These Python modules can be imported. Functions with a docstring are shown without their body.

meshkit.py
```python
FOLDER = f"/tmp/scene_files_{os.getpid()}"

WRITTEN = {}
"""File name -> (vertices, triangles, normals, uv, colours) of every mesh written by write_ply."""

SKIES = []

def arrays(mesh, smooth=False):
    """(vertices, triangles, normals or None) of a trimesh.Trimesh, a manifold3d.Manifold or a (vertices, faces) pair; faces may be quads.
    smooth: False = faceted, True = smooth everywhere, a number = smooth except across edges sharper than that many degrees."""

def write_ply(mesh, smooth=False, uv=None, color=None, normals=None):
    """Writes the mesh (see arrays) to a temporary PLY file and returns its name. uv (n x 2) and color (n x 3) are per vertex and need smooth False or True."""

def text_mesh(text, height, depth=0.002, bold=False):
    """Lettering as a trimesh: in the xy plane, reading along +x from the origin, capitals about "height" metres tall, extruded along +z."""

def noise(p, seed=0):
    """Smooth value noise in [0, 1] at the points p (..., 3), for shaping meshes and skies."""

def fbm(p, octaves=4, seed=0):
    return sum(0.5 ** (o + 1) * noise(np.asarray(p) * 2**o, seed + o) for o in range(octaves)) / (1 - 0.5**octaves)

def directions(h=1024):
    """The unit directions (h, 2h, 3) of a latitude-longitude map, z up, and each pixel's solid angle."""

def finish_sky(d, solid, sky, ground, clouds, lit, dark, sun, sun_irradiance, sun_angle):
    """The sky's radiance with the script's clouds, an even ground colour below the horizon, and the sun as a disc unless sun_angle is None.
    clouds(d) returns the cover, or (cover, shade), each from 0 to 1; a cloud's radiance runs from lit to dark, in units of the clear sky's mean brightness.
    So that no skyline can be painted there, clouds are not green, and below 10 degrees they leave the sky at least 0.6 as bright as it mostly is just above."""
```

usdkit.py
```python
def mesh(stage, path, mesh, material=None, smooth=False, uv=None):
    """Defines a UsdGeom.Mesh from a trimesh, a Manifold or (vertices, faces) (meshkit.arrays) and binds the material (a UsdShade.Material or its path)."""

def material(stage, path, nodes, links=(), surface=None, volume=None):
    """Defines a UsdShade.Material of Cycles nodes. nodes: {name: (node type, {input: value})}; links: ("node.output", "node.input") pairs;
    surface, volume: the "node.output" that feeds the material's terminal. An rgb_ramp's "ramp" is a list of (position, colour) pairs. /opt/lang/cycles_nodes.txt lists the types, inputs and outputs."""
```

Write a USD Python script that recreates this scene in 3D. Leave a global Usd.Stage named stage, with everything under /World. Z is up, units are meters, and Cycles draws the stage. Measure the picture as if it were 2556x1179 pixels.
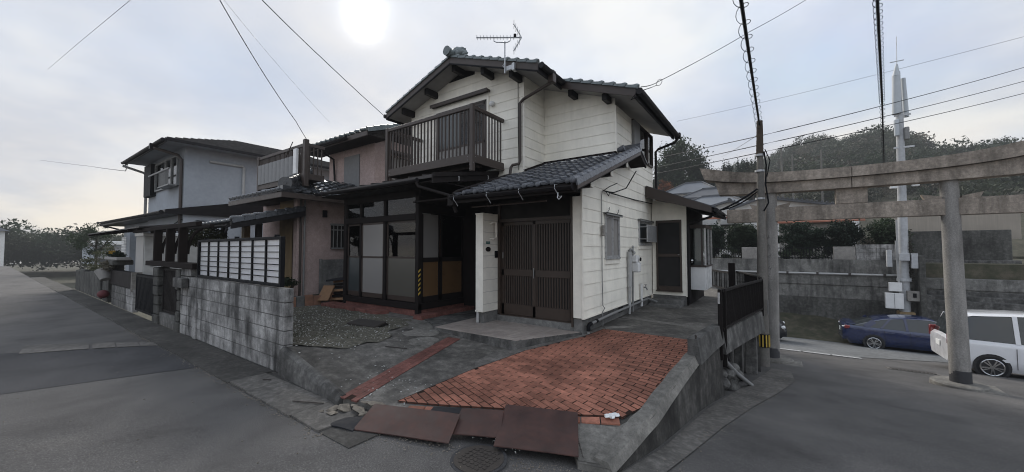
import math, random
import numpy as np, trimesh, usdkit, meshkit
from shapely.geometry import Polygon, box as sbox, Point
from shapely.ops import unary_union
from scipy.interpolate import RBFInterpolator
from pxr import Usd, UsdGeom, UsdLux, UsdShade, Gf, Sdf, Vt

stage = Usd.Stage.CreateInMemory()
UsdGeom.SetStageUpAxis(stage, UsdGeom.Tokens.z)
UsdGeom.SetStageMetersPerUnit(stage, 1.0)
WORLD = UsdGeom.Xform.Define(stage, '/World')
stage.SetDefaultPrim(WORLD.GetPrim())
UsdGeom.Scope.Define(stage, '/World/Looks')
rnd = random.Random(7)
nr = np.random.default_rng(7)

# ------------------------------------------------------------------ camera, sky, sun, exposure
PITCH, ROLL, YAW = 0.0359927, -0.001027, 0.6118936
EYE = np.array([0, 0, 1.8])
_F = np.array([-math.sin(YAW) * math.cos(PITCH), math.cos(YAW) * math.cos(PITCH), math.sin(PITCH)])
_R0 = np.array([math.cos(YAW), math.sin(YAW), 0.0]); _U0 = np.cross(_R0, _F)
_R = math.cos(ROLL) * _R0 + math.sin(ROLL) * _U0
_U = -math.sin(ROLL) * _R0 + math.cos(ROLL) * _U0
cam = UsdGeom.Camera.Define(stage, '/World/camera')
M4 = Gf.Matrix4d(*_R, 0, *_U, 0, *(-_F), 0, *EYE, 1)
cam.AddTransformOp().Set(M4)
cam.CreateHorizontalApertureAttr(36.0)
cam.CreateVerticalApertureAttr(36.0 * 472 / 1024)
cam.CreateFocalLengthAttr(36.0 * 933.95 / 2556)
cam.CreateClippingRangeAttr(Gf.Vec2f(0.05, 5000))
cam.CreateExposureAttr(1.04)

SUN_DIR = np.array([-0.709, 0.475, 0.521])
SUN_EL, SUN_ROT = math.asin(0.521), math.atan2(-0.709, 0.475)
sun = UsdLux.DistantLight.Define(stage, '/World/sun')
sun.CreateIntensityAttr(0.38); sun.CreateAngleAttr(22.0); sun.CreateNormalizeAttr(True)
sun.CreateColorAttr(Gf.Vec3f(1.0, 0.94, 0.86))
_z = SUN_DIR / np.linalg.norm(SUN_DIR); _x = np.cross([0, 0, 1], _z); _x /= np.linalg.norm(_x); _y = np.cross(_z, _x)
sun.AddTransformOp().Set(Gf.Matrix4d(*_x, 0, *_y, 0, *_z, 0, 0, 0, 0, 1))

usdkit.material(stage, '/World/Looks/sky', {
    'tc': ('texture_coordinate', {}),
    'sky': ('sky_texture', {'sky_type': 'single_scattering', 'sun_disc': False, 'sun_elevation': SUN_EL, 'sun_rotation': SUN_ROT,
                            'air_density': 1.0, 'aerosol_density': 1.6, 'ozone_density': 1.0}),
    'sep': ('separate_xyz', {}),
    # cloud cover: a layer seen in perspective (direction / (height + c))
    'hz': ('math', {'math_type': 'maximum', 'value2': 0.0}),
    'hz2': ('math', {'math_type': 'add', 'value2': 0.22}),
    'inv': ('math', {'math_type': 'divide', 'value1': 1.0}),
    'cx': ('math', {'math_type': 'multiply'}), 'cy': ('math', {'math_type': 'multiply'}),
    'cv': ('combine_xyz', {'z': 11.4}),
    'n1': ('noise_texture', {'scale': 1.15, 'detail': 7.0, 'roughness': 0.52, 'distortion': 0.25}),
    'cov': ('rgb_ramp', {'ramp': [(0.0, (0.50,) * 3), (0.38, (0.62,) * 3), (0.52, (0.86,) * 3), (0.66, (0.98,) * 3), (1.0, (1.0,) * 3)]}),
    'n2': ('noise_texture', {'scale': 0.8, 'detail': 5.0, 'roughness': 0.55}),
    'shade': ('rgb_ramp', {'ramp': [(0.0, (1.95, 2.3, 2.98)), (0.36, (2.2, 2.55, 3.2)), (0.50, (2.85, 3.0, 3.35)), (0.62, (4.0, 3.98, 3.9)), (1.0, (4.8, 4.65, 4.35))]}),
    'dot': ('vector_math', {'math_type': 'dot_product', 'vector2': tuple(_z)}),
    'irr': ('math', {'math_type': 'multiply_add', 'value2': 0.14, 'value3': -0.078}), 'nearw': ('math', {'math_type': 'add'}),
    'near': ('map_range', {'from_min': 0.9, 'from_max': 1.0, 'to_min': 0.0, 'to_max': 1.0, 'clamp': True}),
    'glow': ('rgb_ramp', {'ramp': [(0.0, (0, 0, 0)), (0.40, (0.10, 0.06, 0.01)), (0.75, (0.38, 0.27, 0.10)), (0.90, (0.62, 0.47, 0.22)), (0.96, (0.85, 0.67, 0.36)), (0.975, (1.05, 0.86, 0.54)), (0.986, (1.5, 1.3, 0.95)), (0.995, (2.9, 2.7, 2.3)), (1.0, (8., 7.6, 7.))]}),
    'zen': ('map_range', {'from_min': 0.0, 'from_max': 1.0, 'clamp': True, 'to_min': 1.0, 'to_max': 1.35}),
    'skyk': ('mix', {'mix_type': 'multiply', 'fac': 1.0, 'color2': (1.15, 1.1, 1.05)}), 'skyl': ('mix', {'mix_type': 'lighten', 'fac': 1.0, 'color2': (2.45, 3.1, 4.1)}), 'skyd': ('mix', {'mix_type': 'darken', 'fac': 1.0, 'color2': (3.3, 3.8, 4.6)}),
    'mixc': ('mix', {'mix_type': 'mix'}),
    'lum': ('vector_math', {'math_type': 'scale'}),
    'sum': ('mix', {'mix_type': 'add', 'fac': 1.0}),
    'warm': ('rgb_ramp', {'ramp': [(0.0, (1.15, 1.04, 0.88)), (0.12, (1.08, 1.02, 0.94)), (0.3, (1, 1, 1)), (1.0, (1, 1, 1))]}),
    'mw': ('mix', {'mix_type': 'multiply', 'fac': 1.0}),
    'bg': ('background_shader', {'strength': 0.098}),
}, [('tc.generated', 'sep.vector'), ('sep.z', 'hz.value1'), ('hz.value', 'hz2.value1'), ('hz2.value', 'inv.value2'),
    ('sep.x', 'cx.value1'), ('inv.value', 'cx.value2'), ('sep.y', 'cy.value1'), ('inv.value', 'cy.value2'),
    ('cx.value', 'cv.x'), ('cy.value', 'cv.y'), ('cv.vector', 'n1.vector'), ('cv.vector', 'n2.vector'),
    ('n1.fac', 'cov.fac'), ('n2.fac', 'shade.fac'), ('tc.generated', 'dot.vector1'), ('dot.value', 'near.value'), ('n1.fac', 'irr.value1'), ('near.result', 'nearw.value1'), ('irr.value', 'nearw.value2'), ('nearw.value', 'glow.fac'),
    ('sky.color', 'skyk.color1'), ('skyk.color', 'skyl.color1'), ('skyl.color', 'skyd.color1'), ('skyd.color', 'mixc.color1'), ('shade.color', 'mixc.color2'), ('cov.color', 'mixc.fac'),
    ('hz.value', 'zen.value'), ('mixc.color', 'lum.vector1'), ('zen.result', 'lum.scale'),
    ('lum.vector', 'sum.color1'), ('glow.color', 'sum.color2'), ('hz.value', 'warm.fac'), ('sum.color', 'mw.color1'), ('warm.color', 'mw.color2'),
    ('mw.color', 'bg.color')], surface='bg.background')
dome = UsdLux.DomeLight.Define(stage, '/World/sky')
UsdShade.MaterialBindingAPI.Apply(dome.GetPrim()).Bind(UsdShade.Material.Get(stage, '/World/Looks/sky'))
dome.GetPrim().SetCustomDataByKey('kind', 'structure')

# ------------------------------------------------------------------ mesh helpers
_c = np.array([[sx, sy, sz] for sx in (-1, 1) for sy in (-1, 1) for sz in (-1, 1)], float)
_BF = np.array([[0, 1, 3], [0, 3, 2], [4, 6, 7], [4, 7, 5], [0, 4, 5], [0, 5, 1], [2, 3, 7], [2, 7, 6], [0, 2, 6], [0, 6, 4], [1, 5, 7], [1, 7, 3]])
_cb = np.array([[s[0] * (1 if a == 0 else .8), s[1] * (1 if a == 1 else .8), s[2] * (1 if a == 2 else .8)] for s in _c for a in range(3)])
_ch = trimesh.convex.convex_hull(_cb); _CBF = np.array([[int(np.argmin(np.abs(_cb - _ch.vertices[i]).sum(1))) for i in f] for f in _ch.faces])
_CBS = np.sign(_cb); _CBA = np.array([[1 if a == k else 0 for k in range(3)] for s in _c for a in range(3)])

class MB:
    def __init__(s): s.V, s.F, s.n = [], [], 0
    def add(s, v, f):
        v = np.asarray(v, float); f = np.asarray(f, int)
        if f.shape[1] == 4: f = np.vstack([f[:, [0, 1, 2]], f[:, [0, 2, 3]]])
        s.V.append(v); s.F.append(f + s.n); s.n += len(v); return s
    def tm(s, m): return s.add(m.vertices, m.faces)
    def box(s, x0, x1, y0, y1, z0, z1, c=0.0):
        ctr = np.array([(x0 + x1) / 2, (y0 + y1) / 2, (z0 + z1) / 2]); h = np.abs([x1 - x0, y1 - y0, z1 - z0]) / 2
        return s.obox(ctr, h * 2, None, c)
    def obox(s, ctr, size, R=None, c=0.0):
        h = np.asarray(size, float) / 2
        if c > 0:
            c = min(c, h.min() * .9); v = _CBS * (h - c * (1 - _CBA)); f = _CBF
        else: v, f = _c * h, _BF
        if R is not None: v = v @ np.asarray(R).T
        return s.add(v + np.asarray(ctr), f)
    def beam(s, p0, p1, w, h, up=(0, 0, 1), c=0.0):   # box from p0 to p1, w sideways, h along up
        p0, p1 = np.asarray(p0, float), np.asarray(p1, float); d = p1 - p0; L = np.linalg.norm(d); d = d / L
        r = np.cross(d, up); r /= np.linalg.norm(r); u = np.cross(r, d)
        return s.obox((p0 + p1) / 2, (w, L, h), np.column_stack([r, d, u]), c)
    def tube(s, pts, r, n=8, cap=True):
        pts = np.asarray(pts, float); m = len(pts); rr = np.broadcast_to(r, (m,))
        t = np.gradient(pts, axis=0) if m > 2 else np.repeat([pts[1] - pts[0]], 2, 0)
        t /= np.linalg.norm(t, axis=1)[:, None] + 1e-12
        a = np.array([0, 0, 1.0]) if abs(t[0][2]) < .9 else np.array([1.0, 0, 0]); u = np.cross(t[0], a)
        ang = np.arange(n) * 2 * np.pi / n; V = []
        for i in range(m):
            u = u - t[i] * (u @ t[i]); u /= np.linalg.norm(u) + 1e-12; w = np.cross(t[i], u)
            V.append(pts[i] + rr[i] * (np.cos(ang)[:, None] * u + np.sin(ang)[:, None] * w))
        V = np.vstack(V); F = []
        for i in range(m - 1):
            for k in range(n):
                k2 = (k + 1) % n; F.append([i * n + k, i * n + k2, (i + 1) * n + k2, (i + 1) * n + k])
        F = np.array(F); F = np.vstack([F[:, [0, 1, 2]], F[:, [0, 2, 3]]])
        if cap:
            V = np.vstack([V, pts[0], pts[-1]]); c0, c1 = m * n, m * n + 1
            F = np.vstack([F, [[c0, (k + 1) % n, k] for k in range(n)], [[c1, (m - 1) * n + k, (m - 1) * n + (k + 1) % n] for k in range(n)]])
        return s.add(V, F)
    def cyl(s, p0, p1, r0, r1=None, n=12): return s.tube([p0, p1], [r0, r0 if r1 is None else r1], n)
    def sphere(s, c, r, sub=1, sc=(1, 1, 1)):
        m = trimesh.creation.icosphere(sub, 1.0); return s.add(m.vertices * np.array(sc) * r + np.asarray(c), m.faces)
    def prism(s, poly, axis, d0, d1):   # poly: list of 2D points; axis 'x': (y,z), 'y': (x,z), 'z': (x,y)
        P = poly if hasattr(poly, 'exterior') else Polygon(poly)
        for g in getattr(P, 'geoms', [P]):
            if g.is_empty or g.area < 1e-7: continue
            m = trimesh.creation.extrude_polygon(g, 1.0, engine='earcut'); v = np.array(m.vertices); d = d0 + (d1 - d0) * v[:, 2]
            w = {'x': lambda: np.column_stack([d, v[:, 0], v[:, 1]]), 'y': lambda: np.column_stack([v[:, 0], d, v[:, 1]]), 'z': lambda: np.column_stack([v[:, 0], v[:, 1], d])}[axis]()
            s.add(w, m.faces)
        return s
    def slab(s, corners, n, t):       # polygon corners in 3D, thickened by t against normal n
        c = np.asarray(corners, float); k = len(c); n = np.asarray(n, float); n = n / np.linalg.norm(n)
        v = np.vstack([c, c - n * t]); f = []
        for i in range(1, k - 1): f += [[0, i, i + 1], [k, k + i + 1, k + i]]
        for i in range(k): j = (i + 1) % k; f += [[i, k + i, k + j], [i, k + j, j]]
        return s.add(v, f)
    def out(s):
        return np.vstack(s.V), np.vstack(s.F)

_names, _base = {}, {'/World': np.zeros(3)}
def numbered(parent, name):
    k = (parent, name); i = _names.get(k, 0); _names[k] = i + 1
    return name if i == 0 else f'{name}_{i:03d}'
def tag(p, label=None, cat=None, group=None, kind=None):
    for k, v in (('label', label), ('category', cat), ('group', group), ('kind', kind)):
        if v: p.SetCustomDataByKey(k, v)
    return p
def pth(parent): return '/World' if parent is None else (parent if isinstance(parent, str) else str(parent.GetPath()))
def obj(name, mb, mat, parent=None, smooth=False, label=None, cat=None, group=None, kind=None):
    pp = pth(parent); path = f'{pp}/{numbered(pp, name)}'
    v, f = mb.out() if isinstance(mb, MB) else (np.asarray(mb.vertices), np.asarray(mb.faces))
    b = _base[pp]; m = usdkit.mesh(stage, path, (v - b, f), M[mat], smooth)
    _base[path] = b
    return tag(m.GetPrim(), label, cat, group, kind)
def thing(name, label, cat, loc=(0, 0, 0), group=None):
    path = '/World/' + numbered('/World', name); x = UsdGeom.Xform.Define(stage, path)
    x.AddTranslateOp().Set(Gf.Vec3d(*map(float, loc))); _base[path] = np.asarray(loc, float)
    return tag(x.GetPrim(), label, cat, group)
_copied = {}
def copy_of(src, loc, label=None, group=None, rz=0.0):
    nm = src.GetName().split('_00')[0]
    path = '/World/' + numbered('/World', nm); x = UsdGeom.Xform.Define(stage, path)
    p = x.GetPrim(); p.GetReferences().AddInternalReference(src.GetPath())
    x.ClearXformOpOrder(); x.AddTranslateOp(opSuffix='place').Set(Gf.Vec3d(*map(float, loc)))
    if rz: x.AddRotateZOp(opSuffix='turn').Set(rz)
    p.SetInstanceable(True)
    return tag(p, label, src.GetCustomDataByKey('category'), group)

def grid_sheet(poly, step, zf, stepy=None):
    poly = poly.buffer(0)
    sy = stepy or step; x0, y0, x1, y1 = poly.bounds; mb = MB()
    from shapely.prepared import prep
    pp = prep(poly); V, F, idx = [], [], {}
    def vid(x, y):
        k = (round(x, 5), round(y, 5))
        if k not in idx: idx[k] = len(V); V.append(k)
        return idx[k]
    for i in range(math.floor(x0 / step), math.ceil(x1 / step)):
        for j in range(math.floor(y0 / sy), math.ceil(y1 / sy)):
            a, b, c, d = i * step, j * sy, (i + 1) * step, (j + 1) * sy
            cell = sbox(a, b, c, d)
            if pp.contains(cell): q = [vid(a, b), vid(c, b), vid(c, d), vid(a, d)]; F += [[q[0], q[1], q[2]], [q[0], q[2], q[3]]]
            elif pp.intersects(cell):
                g = poly.intersection(cell)
                for h in getattr(g, 'geoms', [g]):
                    if h.geom_type != 'Polygon' or h.area < 1e-8: continue
                    vv, ff = trimesh.creation.triangulate_polygon(h, engine='earcut')
                    ids = [vid(*p) for p in vv]
                    for t in ff:
                        p = vv[t]; cr = (p[1][0] - p[0][0]) * (p[2][1] - p[0][1]) - (p[1][1] - p[0][1]) * (p[2][0] - p[0][0])
                        F.append([ids[t[0]], ids[t[1]], ids[t[2]]] if cr > 0 else [ids[t[0]], ids[t[2]], ids[t[1]]])
    V = np.array(V); return mb.add(np.column_stack([V, zf(V[:, 0], V[:, 1])]), np.array(F))

# ------------------------------------------------------------------ materials
M = {}
def mat(name, c, rough=.7, var=.25, scale=6.0, bump=.0, bscale=60.0, metal=0.0, c2=None, big=.9, bigs=.8, rnd_=0.0, spec=.5, island=0.0, coat=0.0, stretch=None, dirt=None, streak=0.0):
    c = np.array(c, float); c2 = np.array(c2, float) if c2 is not None else c * (1 - var)
    n = {'g': ('geometry', {}), 'n1': ('noise_texture', {'scale': scale, 'detail': 8.0, 'roughness': .62}), 'n2': ('noise_texture', {'scale': bigs, 'detail': 6.0, 'roughness': .6}),
         'r1': ('rgb_ramp', {'ramp': [(0.3, tuple(c2)), (0.5, tuple((c + c2) / 2 * 1.02)), (0.68, tuple(c * (1 + var * .35)))]}),
         'r2': ('rgb_ramp', {'ramp': [(0.32, (big,) * 3), (0.62, (1.0,) * 3)]}),
         'mx': ('mix', {'mix_type': 'multiply', 'fac': 1.0}),
         'rr': ('map_range', {'from_min': .3, 'from_max': .7, 'to_min': max(rough - .12, .03), 'to_max': min(rough + .1, 1)}),
         'p': ('principled_bsdf', {'metallic': metal, 'specular_ior_level': spec, 'coat_weight': coat})}
    l = []
    src = 'g.position'
    if stretch:
        n['mp'] = ('mapping', {'mapping_type': 'point', 'scale': stretch}); l += [('g.position', 'mp.vector')]; src = 'mp.vector'
    l += [(src, 'n1.vector'), ('g.position', 'n2.vector'), ('n1.fac', 'r1.fac'), ('n2.fac', 'r2.fac'), ('r1.color', 'mx.color1'), ('r2.color', 'mx.color2'), ('n1.fac', 'rr.value'), ('rr.result', 'p.roughness')]
    last = 'mx.color'
    if bump >= .3:
        n['fg'] = ('noise_texture', {'scale': max(scale * 4.5, 38.), 'detail': 5.0, 'roughness': .75}); n['fr'] = ('rgb_ramp', {'ramp': [(.30, (.55,) * 3), (.45, (.95,) * 3), (.58, (1.04,) * 3), (.75, (1.35,) * 3)]}); n['fm'] = ('mix', {'mix_type': 'multiply', 'fac': 1.0})
        l += [('g.position', 'fg.vector'), ('fg.fac', 'fr.fac'), (last, 'fm.color1'), ('fr.color', 'fm.color2')]; last = 'fm.color'
    if streak:
        n['sm'] = ('mapping', {'mapping_type': 'point', 'scale': (2.3, 2.3, .42)}); n['sn'] = ('noise_texture', {'scale': 1.6, 'detail': 7.0, 'roughness': .65})
        n['sr'] = ('rgb_ramp', {'ramp': [(0.36, (1 - streak,) * 3), (0.56, (1.0,) * 3)]}); n['smx'] = ('mix', {'mix_type': 'multiply', 'fac': 1.0})
        l += [('g.position', 'sm.vector'), ('sm.vector', 'sn.vector'), ('sn.fac', 'sr.fac'), (last, 'smx.color1'), ('sr.color', 'smx.color2')]; last = 'smx.color'
    if rnd_:
        n['oi'] = ('object_info', {}); n['ro'] = ('map_range', {'from_min': 0.0, 'from_max': 1.0, 'to_min': 1 - rnd_, 'to_max': 1 + rnd_ * .6}); n['sc'] = ('vector_math', {'math_type': 'scale'})
        l += [('oi.random', 'ro.value'), (last, 'sc.vector1'), ('ro.result', 'sc.scale')]; last = 'sc.vector'
    if island:
        n['ri'] = ('map_range', {'from_min': 0.0, 'from_max': 1.0, 'to_min': 1 - island, 'to_max': 1 + island}); n['si'] = ('vector_math', {'math_type': 'scale'})
        l += [('g.random_per_island', 'ri.value'), (last, 'si.vector1'), ('ri.result', 'si.scale')]; last = 'si.vector'
    l.append((last, 'p.base_color'))
    if bump:
        n['nb'] = ('noise_texture', {'scale': bscale, 'detail': 6.0, 'roughness': .7}); n['b'] = ('bump', {'strength': bump, 'distance': .01})
        l += [(src, 'nb.vector'), ('nb.fac', 'b.height'), ('b.normal', 'p.normal')]
    M[name] = usdkit.material(stage, f'/World/Looks/{name}', n, l, surface='p.BSDF')

def asphalt_mat(name, c, spec=.25):
    c = np.array(c)
    M[name] = usdkit.material(stage, '/World/Looks/' + name, {'g': ('geometry', {}), 'a': ('noise_texture', {'scale': 85., 'detail': 4., 'roughness': .75}), 'f': ('noise_texture', {'scale': 1.1, 'detail': 7., 'roughness': .62, 'distortion': .4}), 'h': ('noise_texture', {'scale': .28, 'detail': 5., 'roughness': .6}),
        'ra': ('rgb_ramp', {'ramp': [(.26, tuple(c * .30)), (.44, tuple(c * .85)), (.56, tuple(c * 1.05)), (.66, tuple(c * 1.9)), (.76, tuple(c * 3.6))]}),
        'rf': ('rgb_ramp', {'ramp': [(.30, (.70,) * 3), (.5, (.97,) * 3), (.7, (1.14, 1.13, 1.11))]}), 'rh': ('rgb_ramp', {'ramp': [(.35, (.78,) * 3), (.65, (1.1,) * 3)]}),
        'm1': ('mix', {'mix_type': 'multiply', 'fac': 1.}), 'm2': ('mix', {'mix_type': 'multiply', 'fac': 1.}), 'b': ('bump', {'strength': .7, 'distance': .008}),
        'cw': ('noise_texture', {'scale': .9, 'detail': 5., 'roughness': .6}), 'cs': ('math', {'math_type': 'subtract', 'value2': .5}), 'ca': ('math', {'math_type': 'absolute'}), 'cm': ('noise_texture', {'scale': .22, 'detail': 2.}),
        'cr': ('rgb_ramp', {'ramp': [(0., (.42,) * 3), (.0035, (.55,) * 3), (.006, (1.,) * 3), (1., (1.,) * 3)]}), 'cf': ('map_range', {'from_min': .52, 'from_max': .60, 'to_min': 0., 'to_max': .28, 'clamp': True}), 'm3': ('mix', {'mix_type': 'multiply'}),
        'p': ('principled_bsdf', {'roughness': .88, 'specular_ior_level': spec})},
        [('g.position', n + '.vector') for n in ('a', 'f', 'h', 'cw', 'cm')] + [('a.fac', 'ra.fac'), ('f.fac', 'rf.fac'), ('h.fac', 'rh.fac'), ('ra.color', 'm1.color1'), ('rf.color', 'm1.color2'), ('m1.color', 'm2.color1'), ('rh.color', 'm2.color2'),
        ('cw.fac', 'cs.value1'), ('cs.value', 'ca.value1'), ('ca.value', 'cr.fac'), ('cm.fac', 'cf.value'), ('cf.result', 'm3.fac'), ('m2.color', 'm3.color1'), ('cr.color', 'm3.color2'), ('m3.color', 'p.base_color'), ('a.fac', 'b.height'), ('b.normal', 'p.normal')], surface='p.BSDF')
asphalt_mat('asphalt', (.114, .109, .105))
asphalt_mat('asphalt_old', (.060, .060, .063))
mat('drive_concrete', (.195, .183, .165), .85, .6, 8., .5, 90., big=.33, bigs=1.25, spec=.3)
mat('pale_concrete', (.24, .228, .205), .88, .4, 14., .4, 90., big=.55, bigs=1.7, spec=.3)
mat('wall_concrete', (.18, .175, .165), .9, .55, 9., .7, 70., big=.38, bigs=1.7, spec=.3, streak=.5)
mat('gutter_dark', (.105, .10, .092), .9, .5, 14., .6, 80., big=.55, bigs=1.2, spec=.25)
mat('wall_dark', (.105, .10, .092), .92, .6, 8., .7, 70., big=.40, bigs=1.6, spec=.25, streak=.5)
mat('gutter_concrete', (.20, .188, .172), .9, .5, 14., .6, 80., big=.55, bigs=1.2, spec=.3)
mat('block', (.45, .44, .425), .92, .35, 10., .7, 130., big=.32, bigs=1.9, rnd_=.18, spec=.25, streak=.78)
mat('gravel_ground', (.17, .158, .128), .95, .55, 22., .9, 60., c2=(.06, .058, .045), big=.65, bigs=.9, spec=.2)
mat('far_gravel', (.21, .215, .215), .95, .4, 8., .6, 30., big=.7, bigs=.4, spec=.2)
mat('earth_bank', (.10, .088, .065), .95, .5, 3., .9, 14., c2=(.045, .05, .03), big=.6, bigs=.5, spec=.2)
mat('siding', (.85, .815, .72), .5, .04, 4., .05, 40., big=.90, bigs=1.0, spec=.4, streak=.09)
mat('siding_trim', (.81, .775, .69), .5, .08, 8., .05, 60., big=.85, bigs=1.5, spec=.4)
mat('foundation', (.19, .187, .178), .9, .3, 12., .4, 90., big=.6, bigs=1.5, spec=.3)
mat('brown_metal', (.036, .025, .020), .48, .2, 14., .04, 80., big=.85, spec=.5)
mat('black_gutter', (.008, .007, .008), .45, .25, 10., .0, big=.9, spec=.2)
mat('dark_wood', (.012, .009, .0085), .7, .4, 22., .25, 90., stretch=(1, 1, .15), spec=.18)
mat('door_brown', (.040, .027, .020), .45, .25, 16., .08, 70., spec=.45)
mat('soffit', (.36, .35, .335), .8, .12, 5., .05, 40., big=.8, bigs=1.2, spec=.2)
mat('tile_dark', (.085, .090, .102), .33, .35, 18., .12, 90., rnd_=.3, spec=.5, big=.8, bigs=2.)
mat('tile_green', (.115, .135, .135), .36, .3, 16., .12, 90., rnd_=.25, spec=.5, big=.75, bigs=2.)
mat('tile_silver', (.030, .032, .035), .22, .25, 14., .05, 80., rnd_=.3, spec=.6, coat=.2)
mat('metal_roof', (.022, .018, .018), .5, .3, 7., .08, 40., big=.7, bigs=1.5, spec=.5)
mat('brick_red', (.44, .180, .122), .82, .25, 24., .25, 140., c2=(.28, .128, .088), big=.42, bigs=1.6, rnd_=.30, spec=.25)
mat('brick_wine', (.22, .095, .078), .8, .4, 20., .35, 120., big=.6, bigs=2.2, rnd_=.2, spec=.25)
mat('mortar', (.036, .021, .016), .95, .4, 25., .5, 120., spec=.15)
mat('porch_tile', (.38, .33, .295), .6, .2, 14., .12, 90., big=.7, bigs=2., rnd_=.12, spec=.35)
mat('rust_plate', (.088, .044, .036), .66, .3, 7., .28, 190., c2=(.050, .028, .025), big=.66, bigs=3.4, spec=.35)
mat('rubber', (.017, .018, .022), .75, .3, 18., .2, 80., spec=.3)
mat('cast_iron', (.060, .052, .047), .6, .4, 30., .5, 90., metal=.4)
mat('pink_stucco', (.48, .37, .34), .92, .18, 8., .3, 160., big=.8, bigs=.9, spec=.2)
mat('tan_board', (.27, .195, .105), .75, .25, 8., .1, 60., stretch=(1, 1, .1), spec=.3)
mat('grey_stucco', (.35, .375, .405), .92, .1, 8., .25, 160., big=.86, bigs=.6, spec=.2)
mat('grey_shingle', (.085, .08, .077), .9, .4, 10., .3, 50., spec=.2)
mat('screen_grey', (.20, .20, .20), .55, .2, 10., .05, spec=.4)
mat('white_enamel', (.66, .66, .65), .3, .06, 4., .0, big=.9, bigs=3., spec=.5)
mat('black_paint', (.005, .0055, .007), .6, .25, 20., .03, spec=.1)
mat('light_pipe', (.40, .40, .39), .45, .15, 10., .03, big=.8, spec=.4)
mat('grey_pipe', (.22, .22, .215), .5, .2, 10., .03, big=.8, spec=.4)
mat('alu', (.42, .42, .42), .35, .1, 10., .0, metal=.6)
mat('galvanised', (.45, .46, .47), .4, .2, 12., .03, metal=.7, big=.8)
mat('torii_stone', (.41, .352, .295), .92, .35, 16., .5, 110., big=.62, bigs=1.1, spec=.2, streak=.45)
mat('torii_column', (.33, .315, .295), .92, .3, 40., .5, 140., big=.72, bigs=1.0, spec=.2, streak=.35)
mat('pole_concrete', (.17, .16, .145), .9, .25, 14., .3, 90., big=.75, bigs=1.0, spec=.25)
mat('pole_pale', (.42, .43, .44), .75, .15, 8., .1, 60., big=.85, bigs=1.0, spec=.25)
mat('antenna_panel', (.42, .45, .47), .5, .08, 6., .0, spec=.35)
mat('fence_dark', (.011, .009, .0085), .65, .3, 14., .05, spec=.12)
mat('retaining', (.22, .215, .20), .93, .4, 6., .5, 40., big=.5, bigs=.7, spec=.2, streak=.55)
mat('retaining_rough', (.12, .118, .108), .95, .5, 8., .9, 30., big=.5, bigs=.7, spec=.2, streak=.4)
mat('render_pale', (.27, .255, .235), .92, .25, 6., .3, 60., big=.75, bigs=.6, spec=.2)
mat('house_white', (.66, .65, .63), .8, .08, 4., .1, 60., big=.88, bigs=.5, spec=.25)
mat('far_tile', (.07, .075, .085), .5, .35, 4., .1, 20., big=.8, bigs=1., spec=.4)
mat('far_tile_light', (.13, .145, .165), .45, .3, 4., .1, 20., big=.8, bigs=1., spec=.4)
mat('red_roof', (.30, .12, .075), .7, .3, 4., .1, 20., spec=.3)
mat('shed_metal', (.36, .35, .335), .5, .12, 6., .03, big=.85, bigs=1.5, spec=.4)
mat('shed_side', (.46, .46, .44), .5, .12, 6., .03, big=.85, bigs=1.5, spec=.4)
mat('pergola_wood', (.013, .009, .008), .9, .4, 20., .2, 80., spec=.1)
mat('bark', (.075, .058, .045), .95, .4, 18., .6, 60., spec=.15)
mat('paint_white', (.55, .55, .54), .8, .4, 20., .2, 120., c2=(.22, .22, .22), big=.6, bigs=1.5)
mat('paint_yellow', (.55, .38, .06), .6, .15, 20.)
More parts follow.
